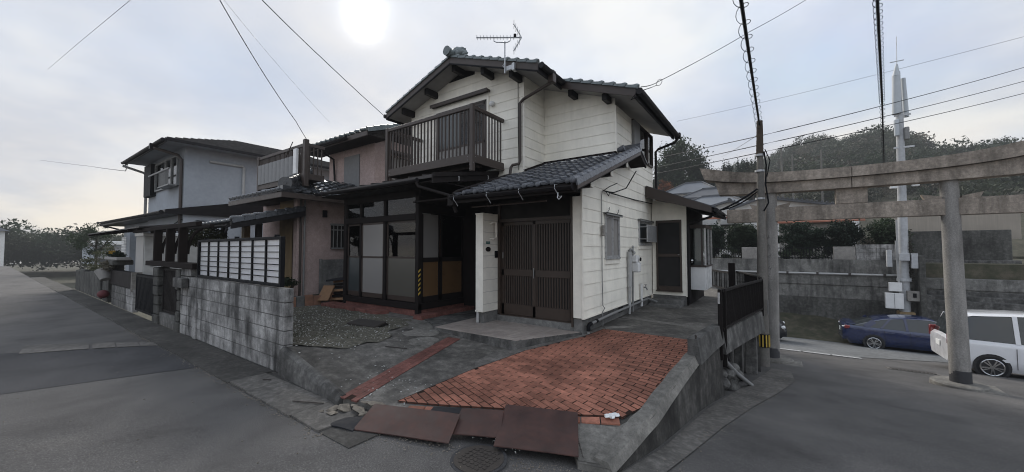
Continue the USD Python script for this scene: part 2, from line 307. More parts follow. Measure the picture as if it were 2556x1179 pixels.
mat('car_blue', (.004, .010, .042), .22, .1, 3., .0, coat=1.0, spec=.6)
mat('car_white', (.70, .70, .71), .25, .04, 3., .0, coat=1.0)
mat('car_black', (.012, .012, .013), .3, .1, 3., .0, coat=.6)
mat('tyre', (.016, .016, .017), .85, .2, 30., .2, 90., spec=.25)
mat('lamp_red', (.16, .008, .008), .2, .1, 3., coat=1.0)
mat('chrome', (.6, .6, .6), .2, .05, 3., metal=1.0)
mat('cardboard', (.30, .175, .095), .85, .2, 10., .1, 60.)
mat('plastic_white', (.75, .76, .75), .5, .08, 10., .1)
mat('plate_green', (.03, .11, .09), .4, .1)
mat('rock', (.27, .235, .19), .92, .4, 12., .6, 60., big=.6, bigs=3.)
mat('shell_white', (.60, .60, .57), .7, .2, 10., island=.3)
mat('terracotta', (.25, .13, .085), .85, .3, 8., .2, 60.)
mat('pot_grey', (.27, .26, .245), .8, .2, 8., .1)
mat('red_cloth', (.085, .010, .013), .8, .2, 8.)
mat('flower_yellow', (.60, .36, .02), .7, .2, 8., island=.4)
mat('amber_board', (.12, .05, .016), .6, .2, 6., .05, stretch=(1, 1, .2))
mat('curtain', (.36, .355, .34), .85, .1, 3., .0, stretch=(12, 12, .2))
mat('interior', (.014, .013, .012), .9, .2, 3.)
mat('orange_fix', (.20, .075, .024), .6, .2, 6.)

usdkit.material(stage, '/World/Looks/haze_air', {'v': ('principled_volume', {'color': (.86, .89, .93), 'density': .0006, 'anisotropy': .25})}, [], volume='v.volume')
M['haze_air'] = UsdShade.Material.Get(stage, '/World/Looks/haze_air')
def leafmat(name, c1, c2, tr=.35):
    lo_, hi_ = (.55, 1.5) if 'hill' in name else (.8, 1.2)
    M[name] = usdkit.material(stage, f'/World/Looks/{name}', {
        'g': ('geometry', {}), 'r': ('rgb_ramp', {'ramp': [(0., c1), (1., c2)]}), 'n': ('noise_texture', {'scale': .9, 'detail': 3.0}),
        'nr': ('map_range', {'from_min': .3, 'from_max': .7, 'to_min': .6, 'to_max': 1.25}), 's': ('vector_math', {'math_type': 'scale'}), 'oi': ('object_info', {}), 'om': ('map_range', {'from_min': 0., 'from_max': 1., 'to_min': lo_, 'to_max': hi_}), 's2': ('vector_math', {'math_type': 'scale'}),
        'p': ('principled_bsdf', {'roughness': .6, 'specular_ior_level': .3}), 't': ('translucent_bsdf', {}), 'm': ('mix_closure', {'fac': tr})},
        [('g.random_per_island', 'r.fac'), ('g.position', 'n.vector'), ('n.fac', 'nr.value'), ('r.color', 's.vector1'), ('nr.result', 's.scale'),
         ('s.vector', 's2.vector1'), ('oi.random', 'om.value'), ('om.result', 's2.scale'), ('s2.vector', 'p.base_color'), ('s2.vector', 't.color'), ('p.BSDF', 'm.closure1'), ('t.BSDF', 'm.closure2')], surface='m.closure')
leafmat('leaf_dark', (.024, .038, .018), (.07, .095, .045))
leafmat('leaf_mid', (.03, .048, .018), (.085, .11, .045))
leafmat('leaf_olive', (.045, .05, .022), (.13, .125, .06))
leafmat('leaf_yellow', (.15, .16, .04), (.30, .29, .09))
leafmat('leaf_rust', (.26, .09, .035), (.46, .20, .09))
leafmat('leaf_cypress', (.014, .026, .015), (.036, .058, .030))
leafmat('leaf_hill', (.034, .042, .022), (.095, .10, .055), .25)
leafmat('leaf_hill_brown', (.085, .075, .055), (.16, .14, .11), .25)
leafmat('grass', (.045, .055, .02), (.11, .12, .045))
def glassmat(name, tint, rough, fac_min=.06, body=(.5, .5, .5), bodyfac=0.0):
    # a window pane: transparent seen straight, mirror-like at a slant; bodyfac mixes in an obscured (frosted or filmed) layer
    n = {'f': ('fresnel', {'IOR': 1.5}), 't': ('transparent_bsdf', {'color': tint}), 'gl': ('glossy_bsdf', {'roughness': rough, 'color': (.9, .9, .9)}), 'm': ('mix_closure', {})}
    l = [('f.fac', 'm.fac'), ('gl.BSDF', 'm.closure2')]
    if bodyfac:
        n['d'] = ('principled_bsdf', {'base_color': body, 'roughness': .5}); n['m2'] = ('mix_closure', {'fac': bodyfac})
        l += [('t.BSDF', 'm2.closure1'), ('d.BSDF', 'm2.closure2'), ('m2.closure', 'm.closure1')]
    else: l += [('t.BSDF', 'm.closure1')]
    M[name] = usdkit.material(stage, f'/World/Looks/{name}', n, l, surface='m.closure')
glassmat('glass', (.75, .78, .78), .02)
glassmat('glass_frost_grey', (.5, .5, .5), .22, body=(.20, .19, .178), bodyfac=.8)
glassmat('glass_frost_dark', (.5, .55, .55), .22, body=(.018, .024, .026), bodyfac=.75)
glassmat('glass_frost_olive', (.5, .5, .45), .22, body=(.055, .05, .04), bodyfac=.75)
glassmat('glass_frost_amber', (.5, .45, .4), .22, body=(.105, .058, .024), bodyfac=.75)
mat('hoarding', (.30, .265, .22), .85, .15, 4., .1, 30., stretch=(6, 6, .2))
mat('glass_film_pale', (.27, .262, .25), .35, .06, 2., .0, stretch=(3, 3, .2), spec=.5)
M['white_panel'] = usdkit.material(stage, '/World/Looks/translucent_panel', {'p': ('principled_bsdf', {'base_color': (.84, .85, .87), 'roughness': .4}), 't': ('translucent_bsdf', {'color': (.88, .89, .91)}), 'm': ('mix_closure', {'fac': .55})}, [('p.BSDF', 'm.closure1'), ('t.BSDF', 'm.closure2')], surface='m.closure')
M['car_glass'] = usdkit.material(stage, '/World/Looks/car_glass', {'p': ('principled_bsdf', {'base_color': (.010, .013, .014), 'roughness': .06, 'coat_weight': 1.0})}, [], surface='p.BSDF')

# ------------------------------------------------------------------ ground
def sstep(a, b, x): t = np.clip((x - a) / (b - a), 0, 1); return t * t * (3 - 2 * t)
def road_z(x, y):
    s = .6 * np.logaddexp(0, (np.asarray(y, float) - 2.5) / .6)
    return -.125 * s * sstep(-4.0, -1.4, np.asarray(x, float)) + .006 * np.sin(np.asarray(x) * .9) * np.cos(np.asarray(y) * 1.1)
road_poly = Polygon([(-70, -40), (60, -40), (60, 23.4), (-6, 23.4), (-6, 2.0), (-70, 2.0)])
obj('road', grid_sheet(road_poly, 1.0, road_z), 'asphalt', kind='structure', smooth=True, label=None)
# darker strip of old asphalt along the left lane, its edge is a saw cut
obj('road_patch', grid_sheet(Polygon([(-9.9, -3.5), (-8.6, -1.6), (-7.68, .945), (-7.43, 1.586), (-7.25, 1.98), (-9.55, 1.98), (-10.18, 1.22), (-11.0, .3), (-13, -2.5)]).buffer(0), 1.0, lambda x, y: road_z(x, y) + .004), 'asphalt_old', kind='structure', smooth=True)
obj('ground', MB().slab([(-230, -120, -3.4), (230, -120, -3.4), (230, 310, -3.4), (-230, 310, -3.4)], (0, 0, 1), .1), 'earth_bank', kind='structure')
p = MB()
for q in ([(-10.78, 1.31), (-10.18, 1.24), (-9.99, 1.50), (-10.48, 1.56)], [(-10.44, 1.57), (-9.95, 1.52), (-9.72, 1.78), (-10.16, 1.82)], [(-10.12, 1.83), (-9.70, 1.79), (-9.50, 1.99), (-9.90, 1.99)], [(-11.6, .55), (-10.7, .45), (-10.22, 1.2), (-10.82, 1.27)]):
    p.slab([(a, b, .013) for a, b in q], (0, 0, 1), .004)
obj('concrete_strip', p, 'gutter_concrete', kind='structure')

# gutter slabs along the foot of the wall, each its own piece
gut = obj('gutter', MB().box(-40, -3.2, 1.98, 2.56, -.05, .004), 'gutter_dark', kind='structure')
x = -3.72; k = 0
while x > -26:
    L = (.62 if x > -8 else .9) * rnd.uniform(.9, 1.1); w0 = 2.0 + rnd.uniform(-.02, .02)
    y1 = 2.44 if x > -5.6 else 2.52
    obj('gutter_slab', MB().slab([(x - L + .012, w0, .014 + rnd.uniform(0, .012)), (x, w0 + rnd.uniform(-.015, .015), .014 + rnd.uniform(0, .01)), (x, y1, .02), (x - L + .012, y1, .02)], (0, 0, 1), .03), 'gutter_concrete' if x > -6.0 else 'gutter_dark', gut)
    x -= L; k += 1

_lp = np.array([(-5.83, 2.6, .385), (-7, 2.8, .37), (-9, 2.8, .37), (-9, 5, .36), (-11, 4, .34), (-6.5, 4.5, .36), (-6.3, 5.4, .335), (-5.3, 4.9, .30), (-4.17, 2.5, .11), (-4.95, 2.55, .24),
    (-4.6, 3.6, .205), (-4.6, 4.85, .25), (-5.3, 3.2, .31), (-3.5, 2.72, .07), (-3.4, 3.8, .135), (-3.4, 4.85, .20), (-2.85, 6.0, .29), (-2.75, 6.7, .315), (-1.1, 6.7, .31), (-1.0, 5.7, .245),
    (-2.2, 4.5, .17), (-2.2, 5.6, .25), (-1.2, 4.65, .175), (-1.27, 3.87, .095), (-2.4, 3.25, .08), (-1.9, 8.5, .325), (-1.0, 10, .33), (-2.7, 10.5, .34), (-1.17, 3.1, -.035), (-1.05, 3.6, .01), (-1.45, 3.2, .0), (-1.75, 3.45, .05), (-1.0, 4.05, .06),
    (-2, 14, .33), (-8, 14, .34), (-12, 8, .34), (-12, 3, .34), (-6, 8, .34)])
_rbf = RBFInterpolator(_lp[:, :2], _lp[:, 2], smoothing=.002, kernel='thin_plate_spline')
def lot_z(x, y):
    q = np.column_stack([np.atleast_1d(x).ravel(), np.atleast_1d(y).ravel()]); return np.clip(_rbf(q), -.06, .42).reshape(np.shape(np.atleast_1d(x)))
def lz(x, y): return float(lot_z(np.array([x]), np.array([y]))[0])
FRONT = [(-4.12, 2.47), (-3.5, 2.68), (-2.95, 2.93), (-2.4, 3.2), (-1.75, 3.5), (-1.42, 3.0), (-1.17, 3.08)]
RIGHT = [(-1.17, 3.08), (-1.04, 4.0), (-.985, 4.7), (-.93, 5.7), (-.75, 7.0)]
lot = Polygon([(-10.6, 2.62), (-5.83, 2.62), (-4.95, 2.54)] + FRONT + RIGHT[1:] + [(-.55, 8.3), (-.3, 10.2), (-.78, 13.4), (-1.05, 14.1), (-2.4, 17.3), (-14, 17.3), (-14, 2.62)])
lotm = grid_sheet(lot, .18, lot_z)
obj('driveway', lotm, 'drive_concrete', kind='structure', smooth=True)
# vertical face under the sheet's front edge
fb = MB(); FR = [np.array(q) for q in FRONT]
for a, b in zip(FR[:-1], FR[1:]):
    za, zb = lz(*a), lz(*b); fb.slab([(*a, za - .003), (*b, zb - .003), (*b, -.16), (*a, -.16)], (b[1] - a[1], a[0] - b[0], 0), .05)
obj('driveway_edge', fb, 'pale_concrete', kind='structure')

# yard: gravel bed with weeds
yard = Polygon([(-10.5, 2.66), (-5.86, 2.66), (-5.55, 3.0), (-5.45, 3.6), (-5.85, 4.2), (-6.0, 4.75), (-6.4, 5.0), (-9.6, 4.95), (-10.45, 4.6)])
yv = np.array(yard.segmentize(.12).exterior.coords)[:-1]; yw = meshkit.fbm(np.column_stack([yv * 2.3, 0 * yv[:, :1]]))[:, None]
yard = Polygon(np.where((yv[:, 1:2] > 2.75) & (yv[:, :1] > -9.5), yv + yw * np.array([.38, .30]), yv)).buffer(0)
obj('yard', grid_sheet(yard, .12, lambda x, y: lot_z(x, y) + .012 + .012 * np.sin(x * 9) * np.sin(y * 11)), 'gravel_ground', kind='structure', smooth=True)
ap_ = Polygon([(-1.74, 3.40), (-1.42, 3.02), (-1.18, 3.12), (-1.05, 3.9), (-1.16, 3.98), (-1.30, 3.64), (-1.62, 3.52)])
obj('apron', grid_sheet(ap_, .08, lambda x, y: lot_z(x, y) + .005), 'pale_concrete', kind='structure', smooth=True)
pp_ = []
for (x, y, w) in ((-6.3, 5.3, .12), (-6.0, 5.08, .2), (-5.6, 4.85, .22), (-5.2, 4.6, .26), (-4.9, 4.35, .2), (-4.75, 4.15, .12), (-5.35, 5.05, .12)):
    for k in range(4): pp_.append(Point(x + rnd.uniform(-.15, .15), y + rnd.uniform(-.12, .12)).buffer(w * rnd.uniform(.5, .95), 6))
obj('cement_smears', grid_sheet(unary_union(pp_), .1, lambda x, y: lot_z(x, y) + .005), 'pale_concrete', kind='structure', smooth=True)
chips = MB()
def chip(x, y, s, z0):
    a = rnd.uniform(0, 6.28); ca, sa = math.cos(a), math.sin(a); w, h, t = s, s * rnd.uniform(.45, .9), s * rnd.uniform(.25, .5)
    R = np.array([[ca, -sa, 0], [sa, ca, 0], [0, 0, 1]]) @ trimesh.transformations.rotation_matrix(rnd.uniform(-.5, .5), (1, 0, 0))[:3, :3]
    chips.obox((x, y, z0 + t * .4), (w, h, t), R)
for _ in range(3000):
    x, y = rnd.uniform(-10.3, -4.4), rnd.uniform(2.62, 5.1)
    d = math.exp(-((x + 7.2) ** 2 / 4.2 + (y - 3.9) ** 2 / 1.0)) + .5 * math.exp(-((x + 5.7) ** 2 / .5 + (y - 2.95) ** 2 / .12)) + .16
    if rnd.random() < d and (yard.contains(Point(x, y)) or rnd.random() < .12): chip(x, y, rnd.uniform(.007, .022), lz(x, y) + .012)
for _ in range(130):
    x, y = rnd.uniform(-4.5, -3.2), rnd.uniform(2.55, 3.3)
    if lot.contains(Point(x, y)) and rnd.random() < .5: chip(x, y, rnd.uniform(.006, .02), lz(x, y) + .004)
for _ in range(70):
    x, y = rnd.uniform(-2.5, -1.9), rnd.uniform(2.75, 3.0); chip(x, y, rnd.uniform(.005, .013), .008)
tag(obj('gravel_chips', chips, 'shell_white'), 'white gravel chips and shell scattered over the bare yard', 'gravel', kind='stuff')
gr = MB()
for _ in range(4200):
    x, y = rnd.uniform(-9.5, -5.7), rnd.uniform(2.66, 4.6)
    d = 1.0 * math.exp(-((x + 6.6) ** 2 / 1.2 + (y - 3.0) ** 2 / .22)) + .22 * math.exp(-((x + 7.6) ** 2 / 3 + (y - 3.9) ** 2 / .6))
    if rnd.random() > d or not yard.contains(Point(x, y)): continue
    z = lz(x, y) + .008; a = rnd.uniform(0, 6.28); h = rnd.uniform(.012, .04); w = .006
    dx, dy = math.cos(a) * w, math.sin(a) * w; lx, ly = rnd.uniform(-.02, .02), rnd.uniform(-.02, .02)
    gr.add([(x - dx, y - dy, z), (x + dx, y + dy, z), (x + lx, y + ly, z + h)], [[0, 1, 2]])
tag(obj('moss_weeds', gr, 'grass'), 'low green weeds and moss in the yard behind the block wall', 'weeds', kind='stuff')

gt = MB(); chips_keep = chips; chips = gt
for _ in range(1500):
    k = rnd.random()
    if k < .4: x, y, z = rnd.uniform(-12, -3.6), 1.99 - abs(rnd.gauss(0, .06)), .004
    elif k < .7: x, y, z = rnd.uniform(-3.9, -1.2), 0, .0; y = 2.1 + (x + 3.9) * .36 - abs(rnd.gauss(0, .12)); z = float(road_z(x, y)) + .002
    elif k < .85: y = rnd.uniform(3, 10); x = np.interp(y, [3, 4, 5.8, 7, 8.6, 10.3], [-.95, -.72, -.45, -.25, 0, .2]) + rnd.gauss(0, .06); z = float(road_z(x, y)) + .012
    else: x, y = rnd.uniform(-9, 1.5), rnd.uniform(-.5, 2.2); z = float(road_z(x, y)) + .002
    chip(x, y, rnd.uniform(.004, .014), z)
chips = chips_keep
tag(obj('road_grit', gt, 'rock'), 'fine grit and pebbles lying along the road edges', 'grit', kind='stuff')

# ------------------------------------------------------------------ brick paving
pav = Polygon([(-3.52, 2.78), (-2.95, 3.03), (-2.4, 3.29), (-1.8, 3.58), (-1.3, 3.80), (-1.16, 4.2), (-1.12, 4.7), (-1.05, 5.65), (-1.1, 6.68), (-2.62, 6.66), (-2.66, 6.35), (-2.72, 6.0), (-3.22, 4.95), (-3.42, 3.9)])
bed = obj('brick_paving', grid_sheet(pav.buffer(.015), .08, lambda x, y: lot_z(x, y) + .0162), 'mortar', kind='structure', smooth=True)
bricks = []
PH = .098
for j in range(-20, 46):
    Yr = 3.18 + j * PH * .93; th = math.radians(19.0) * (1 - sstep(2.9, 6.3, Yr + .25))
    d = np.array([-math.cos(th), math.sin(th)]); nn = np.array([math.sin(th), math.cos(th)])
    o = np.array([-.9, Yr]); u = (-.08 if j % 2 else .03) + rnd.uniform(0, .02)
    sp = PH * (1 + .02)
    while u < 3.4:
        L = .232; c = o + d * (u + L / 2)
        ft = 1.0 + .055 * (u / 2.5) * (1 if th > 0 else 0)
        q = np.array([c + d * s1 * (L / 2 - .0075) + nn * s2 * (PH * .5 * ft - .0150) for s1, s2 in ((-1, -1), (1, -1), (1, 1), (-1, 1))])
        g = Polygon(q).intersection(pav)
        if g.area > .0022 and g.geom_type == 'Polygon': bricks.append((math.hypot(c[0], c[1] - .3), g, th))
        u += L
sold = []
F0 = [np.array(q) for q in ((-3.30, 2.70), (-2.95, 2.87), (-2.4, 3.135), (-1.8, 3.43), (-1.28, 3.69))]
for a, b in zip(F0[:-1], F0[1:]):
    n = max(1, round(np.linalg.norm(b - a) / .215)); t = (b - a) / np.linalg.norm(b - a); nn = np.array([-t[1], t[0]])
    for i in range(n):
        p0 = a + (b - a) * i / n + t * .006; p1 = a + (b - a) * (i + 1) / n - t * .006
        sold.append(Polygon([p0, p1, p1 + nn * .088, p0 + nn * .088]))
def brick_mesh(mb, g, up, tilt=True):
    c = np.array(g.exterior.coords)[:-1]
    if Polygon(c).exterior.is_ccw is False: c = c[::-1]
    ce = c.mean(0); ins = np.array([q + (ce - q) / np.linalg.norm(ce - q) * .003 for q in c])
    z = lot_z(c[:, 0], c[:, 1]); k = len(c); zz = up + rnd.uniform(-.0004, .0012); tl = rnd.uniform(-.004, .004), rnd.uniform(-.006, .006)
    dz = (c[:, 0] - ce[0]) * tl[0] + (c[:, 1] - ce[1]) * tl[1]
    v = np.vstack([np.column_stack([c, z - .01]), np.column_stack([c, z + zz - .0014 + dz]), np.column_stack([ins, z + zz + dz])]); f = []
    for i in range(k):
        j = (i + 1) % k
        for a in (0, k): f += [[a + i, a + j, a + k + j], [a + i, a + k + j, a + k + i]]
    for i in range(1, k - 1): f.append([2 * k, 2 * k + i, 2 * k + i + 1])
    mb.add(v, f)
bricks.sort(key=lambda t: t[0])
rest = MB()
for i, (dd, g, th) in enumerate(bricks):
    g = g.simplify(.002)
    if i < 290:
        b = MB(); brick_mesh(b, g, .019); obj('brick', b, 'brick_red', bed)
    else: brick_mesh(rest, g, .019)
for g in sold:
    b = MB(); brick_mesh(b, g, .016); obj('edging_brick', b, 'brick_red', bed)
if rest.n: obj('bricks_farther_up', rest, 'brick_red', bed, kind='stuff')

# narrow band of wine red bricks set flush in the concrete
b0, b1 = np.array([-4.02, 2.47]), np.array([-4.62, 4.82]); bt = (b1 - b0) / np.linalg.norm(b1 - b0); bn = np.array([bt[1], -bt[0]])
band = obj('brick_band', grid_sheet(Polygon([b0 - bn * .125, b1 - bn * .125, b1 + bn * .125, b0 + bn * .125]), .1, lambda x, y: lot_z(x, y) + .003), 'mortar', kind='structure')
s = 0.0; j = 0; LB = np.linalg.norm(b1 - b0)
while s < LB - .05:
    for r_ in (-1, 0, 1):
        off = .1 * ((r_ + 1) % 2); a0 = b0 + bt * (s + off) + bn * (r_ * .082 - .038); 
        a1 = b0 + bt * min(s + off + .208, LB) + bn * (r_ * .082 - .038)
        if np.linalg.norm(a1 - a0) < .05 or s + off > LB: continue
        q = MB(); brick_mesh(q, Polygon([a0, a1, a1 + bn * .077, a0 + bn * .077]), .008); obj('brick', q, 'brick_wine', band)
    s += .214

# entrance slab with small paving tiles
slabp = Polygon([(-5.27, 4.95), (-3.42, 4.90), (-2.80, 6.12), (-4.68, 6.22), (-4.68, 7.0), (-6.3, 7.0), (-6.3, 5.5), (-5.6, 5.2)])
ent = obj('entrance_slab', MB().prism(slabp, 'z', .08, .345), 'wall_concrete', kind='structure')
tl = MB(); k = 0; inner = slabp.buffer(-.015)
for i in range(28):
    for j in range(28):
        a, b = -5.25 + i * .11, 4.95 + j * .105
        g = sbox(a + .004, b + .004, a + .106, b + .101)
        g = g.intersection(inner)
        if g.area > .002 and g.geom_type == 'Polygon' and b < 6.15:
            top = .3535 + rnd.uniform(-.001, .001)
            if b < 5.3 and k < 70: obj('tile', MB().prism(g, 'z', .34, top), 'porch_tile', ent); k += 1
            else: tl.prism(g, 'z', .34, top)
obj('tiles_behind', tl, 'porch_tile', ent, kind='stuff')
# slanting concrete strip between slab and bricks
obj('concrete_fillet', grid_sheet(Polygon([(-3.44, 4.0), (-3.22, 4.95), (-2.72, 6.0), (-2.66, 6.35), (-2.62, 6.66), (-2.79, 6.66), (-2.79, 6.1), (-3.42, 4.88), (-3.62, 4.7), (-3.6, 4.2)]), .08, lambda x, y: lot_z(x, y) + .012), 'gutter_concrete', kind='structure')
p = MB()
for q in ([(-2.72, 7.95), (-1.0, 7.75), (-.9, 7.9), (-2.72, 8.15)], [(-2.6, 6.75), (-2.2, 7.15), (-2.4, 7.2), (-2.7, 6.9)], [(-2.3, 9.0), (-2.05, 9.2), (-2.2, 9.45), (-2.45, 9.3)]):
    p.slab([(a, b, lz(a, b) + .006) for a, b in q], (0, 0, 1), .003)
obj('cement_repair', p, 'pale_concrete', kind='structure')

# kerb in front of the yard, falling from the wall's end to the corner
K = [(-5.83, 2.50, .39), (-5.5, 2.5, .33), (-4.95, 2.47, .235), (-4.45, 2.44, .155), (-4.12, 2.40, .11)]
kb = MB()
for (xa, ya, za), (xb, yb, zb) in zip(K[:-1], K[1:]):
    pr = []
    for (x_, y_, z_) in ((xa, ya, za), (xb, yb, zb)):
        pr.append([(x_, y_, -.1), (x_, y_, z_ * .55), (x_, y_ + .02, z_ - .025), (x_, y_ + .06, z_ + .012), (x_, y_ + .10, z_ + .014), (x_, y_ + .135, z_ - .02), (x_, y_ + .14, -.1)])
    v = np.array(pr[0] + pr[1]); n = 7; f = [[i, (i + 1) % n, n + (i + 1) % n] for i in range(n)] + [[i, n + (i + 1) % n, n + i] for i in range(n)]
    kb.add(v, f)
kb.add(np.array(pr[1]), [[0, i, i + 1] for i in range(1, 6)])
tag(obj('kerb', kb, 'wall_concrete', smooth=35), 'dark stained concrete kerb falling from the block wall to the driveway corner', 'kerb')

# retaining wall along the right road, low coping first, then the raised end block
rw = thing('retaining_wall', 'stained grey retaining wall between the brick driveway and the sloping road', 'wall', (-.9, 5, -.3))
RR = [(-1.17, 3.08), (-1.04, 4.0), (-.985, 4.7), (-.925, 5.7), (-.86, 6.3), (-.75, 7.0)]
wb = MB(); cp = MB()
def wallrun(mb, pts, topf, botf, t, dirt=0):
    for (a, b) in zip(pts[:-1], pts[1:]):
        a, b = np.array(a), np.array(b); d = (b - a) / np.linalg.norm(b - a); nn = np.array([d[1], -d[0]])
        v = [(*(a + nn * .05), botf(*a)), (*(b + nn * .05), botf(*b)), (*(b - nn * t), botf(*b)), (*(a - nn * t), botf(*a)), (*a, topf(*a)), (*b, topf(*b)), (*(b - nn * t), topf(*b)), (*(a - nn * t), topf(*a))]
        mb.add(v, [[0, 1, 5], [0, 5, 4], [1, 2, 6], [1, 6, 5], [2, 3, 7], [2, 7, 6], [3, 0, 4], [3, 4, 7], [4, 5, 6], [4, 6, 7]])
rz1 = lambda x, y: float(road_z(x, y)) - .12
fine = [tuple(np.array(a) + (np.array(b) - np.array(a)) * t) for a, b in zip(RR[:-1], RR[1:]) for t in (0, .25, .5, .75)] + [RR[-1]]
wallrun(wb, fine, lambda x, y: lz(x, y) + (.02 if y < 3.6 else .05), rz1, .14)
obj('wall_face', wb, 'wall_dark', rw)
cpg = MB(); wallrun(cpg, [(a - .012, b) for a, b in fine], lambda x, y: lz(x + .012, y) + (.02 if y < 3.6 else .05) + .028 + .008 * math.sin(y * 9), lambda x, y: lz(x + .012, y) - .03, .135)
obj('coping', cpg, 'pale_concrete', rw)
wallrun(cp, [(-.90, 5.72), (-.83, 6.35), (-.74, 7.0)], lambda x, y: .555 + (y - 5.7) * .012, lambda x, y: lz(x, y) - .02, .13)
obj('raised_block', cp, 'wall_concrete', rw)
ap = MB(); ap.tube([(-.925, 5.76, .552), (-.92, 5.76, .60)], .012, 6); ap.sphere((-.925, 5.76, .60), .016)
obj('iron_stub', ap, 'cast_iron', rw)
# concrete strip at the wall's foot
ft = Polygon([(-1.15, 2.95), (-.95, 4.0), (-.9, 4.7), (-.82, 5.8), (-.66, 7.0), (-.42, 8.6), (-.2, 10.3), (-.12, 11.0), (.25, 10.9), (.28, 9.6), (0, 8.0), (-.3, 6.6), (-.55, 5.2), (-.72, 4.0), (-.95, 2.6)])
obj('footway', grid_sheet(ft, .3, lambda x, y: road_z(x, y) + .012), 'gutter_concrete', kind='structure', smooth=True)

# beam, posts and fence beyond the raised block
FL = [np.array(q) for q in ((-.72, 6.98), (-.62, 7.8), (-.49, 8.7), (-.35, 9.6), (-.26, 10.2), (-.30, 11.0), (-.44, 11.9), (-.60, 12.6), (-.78, 13.4), (-1.02, 14.0))]
def ftop(y): return 1.12 - .006 * (y - 7)
bm = MB(); wallrun(bm, FL[:5], lambda x, y: .455 - .018 * (y - 7), lambda x, y: .10 - .042 * (y - 7), .16)
obj('beam', bm, 'wall_concrete', rw)
rc = MB(); wallrun(rc, [(q[0] - .34, q[1]) for q in FL[:5]], lambda x, y: .2, rz1, .14); obj('recessed_wall', rc, 'wall_concrete', rw)
rs = MB(); wallrun(rs, [tuple(q - np.array([.1, 0])) for q in FL[4:]], lambda x, y: .42, rz1, .16); obj('return_wall', rs, 'wall_concrete', rw)
for (x_, y_, w) in ((-.30, 9.75, .17), (-.50, 8.75, .1)):
    obj('column', MB().box(x_ - w - .1, x_ - .06, y_ - .12, y_ + .12, -1.2, .05, .01), 'wall_concrete', rw)
obj('drain_pipe', MB().tube([(-.72, 7.12, .1), (-.70, 7.14, -.06), (-.58, 7.6, -.35), (-.40, 8.3, -.72)], .036, 8), 'grey_pipe', rw, smooth=True)
obj('drain_pipe', MB().tube([(-.82, 7.5, .2), (-.72, 7.9, -.3), (-.52, 8.75, -.78)], .05, 8), 'black_gutter', rw, smooth=True)
rub = MB()
for i in range(26):
    t = rnd.random(); x_, y_ = -.74 + .16 * t + rnd.uniform(-.04, .03), 7.0 + .95 * t
    rub.sphere((x_ - .06, y_, rnd.uniform(-.62, -.05) - .2 * t), rnd.uniform(.07, .15), 1, (1, 1, .8))
obj('rubble', rub, 'wall_concrete', rw, smooth=20)

fn = thing('fence', 'dark brown railing with close vertical bars bending round the platform edge', 'fence', (-.7, 7, .4))
tr, br_ = MB(), MB()
for a, b in zip(FL[:-1], FL[1:]):
    tr.beam((*a, ftop(a[1])), (*(b + (b - a) * .02), ftop(b[1])), .045, .05, c=.008)
    br_.beam((*a, .50 - .012 * (a[1] - 7)), (*(b + (b - a) * .02), .50 - .012 * (b[1] - 7)), .035, .04)
obj('top_rail', tr, 'fence_dark', fn); obj('bottom_rail', br_, 'fence_dark', fn)
for a, b in zip(FL[:-1], FL[1:]):
    n = max(1, int(np.linalg.norm(b - a) / .062))
    for i in range(n):
        q = a + (b - a) * (i + .5) / n; obj('bar', MB().beam((*q, .50 - .012 * (q[1] - 7)), (*q, ftop(q[1])), .028, .012, up=(1, 0, 0)), 'fence_dark', fn)
for (x_, y_, z0, z1) in ((-.745, 6.92, .02, 1.15), (-.70, 7.06, -.12, 1.15), (-.26, 10.2, .3, 1.12)):
    obj('post', MB().box(x_ - .03, x_ + .03, y_ - .03, y_ + .03, z0, z1, .006), 'fence_dark', fn)
obj('end_cap', MB().box(-.772, -.74, 6.885, 6.90, .92, 1.10), 'alu', fn)
lf = thing('fence', 'low open wooden railing with pale slats behind the curved dark railing', 'fence', (-1.9, 15.5, .3))
a, b = np.array([-1.1, 14.1]), np.array([-2.6, 17.2])
obj('top_rail', MB().beam((*a, 1.02), (*b, 1.02), .05, .06), 'dark_wood', lf); obj('bottom_rail', MB().beam((*a, .45), (*b, .45), .05, .05), 'dark_wood', lf)
for i in range(24):
    q = a + (b - a) * (i + .5) / 24; obj('slat', MB().beam((*q, .42), (*q, 1.0), .05, .02, up=(1, 0, 0)), 'dark_wood' if i % 3 else 'grey_pipe', lf)
obj('post', MB().box(-1.25, -1.06, 13.95, 14.12, .1, 1.36, .012), 'dark_wood', lf)

# ------------------------------------------------------------------ block wall with the lattice screen
bw = thing('block_wall', 'grey concrete block garden wall streaked with black stains', 'wall', (-8, 2.57, 0))
core = obj('wall_core', MB().box(-10.59, -5.85, 2.578, 2.69, -.05, 1.2), 'wall_concrete', bw)
rowz = np.array([0.0, .205, .41, .615, .82, 1.025, 1.232])
for r_ in range(6):
    x = -5.835; first = True
    while x > -10.6:
        L = .4 if not (first and r_ % 2) else .2; first = False
        xa = max(x - L, -10.6)
        if x - xa > .06 and not (xa < -9.62 and x > -9.62 and False):
            g_ = rnd.uniform(-.003, .003)
            obj('block', MB().box(xa + .0025, x - .0025, 2.57 + g_, 2.70, rowz[r_] + .005, rowz[r_ + 1] - .005, .005), 'block', core)
        x = xa
for r_ in range(7):
    z0, z1 = (rowz[r_], rowz[r_ + 1]) if r_ < 6 else (1.24, 1.40)
    obj('end_block', MB().box(-10.6, -9.98 if r_ == 6 else -10.22, 2.555, 2.72, z0 + .006, z1 - .006, .006), 'block', core)
obj('pilaster', MB().box(-9.72, -9.55, 2.535, 2.6, 0, .74, .01), 'block', core)
obj('mailbox_block', MB().box(-10.72, -10.1, 2.44, 2.56, 1.0, 1.2, .01), 'wall_concrete', core)

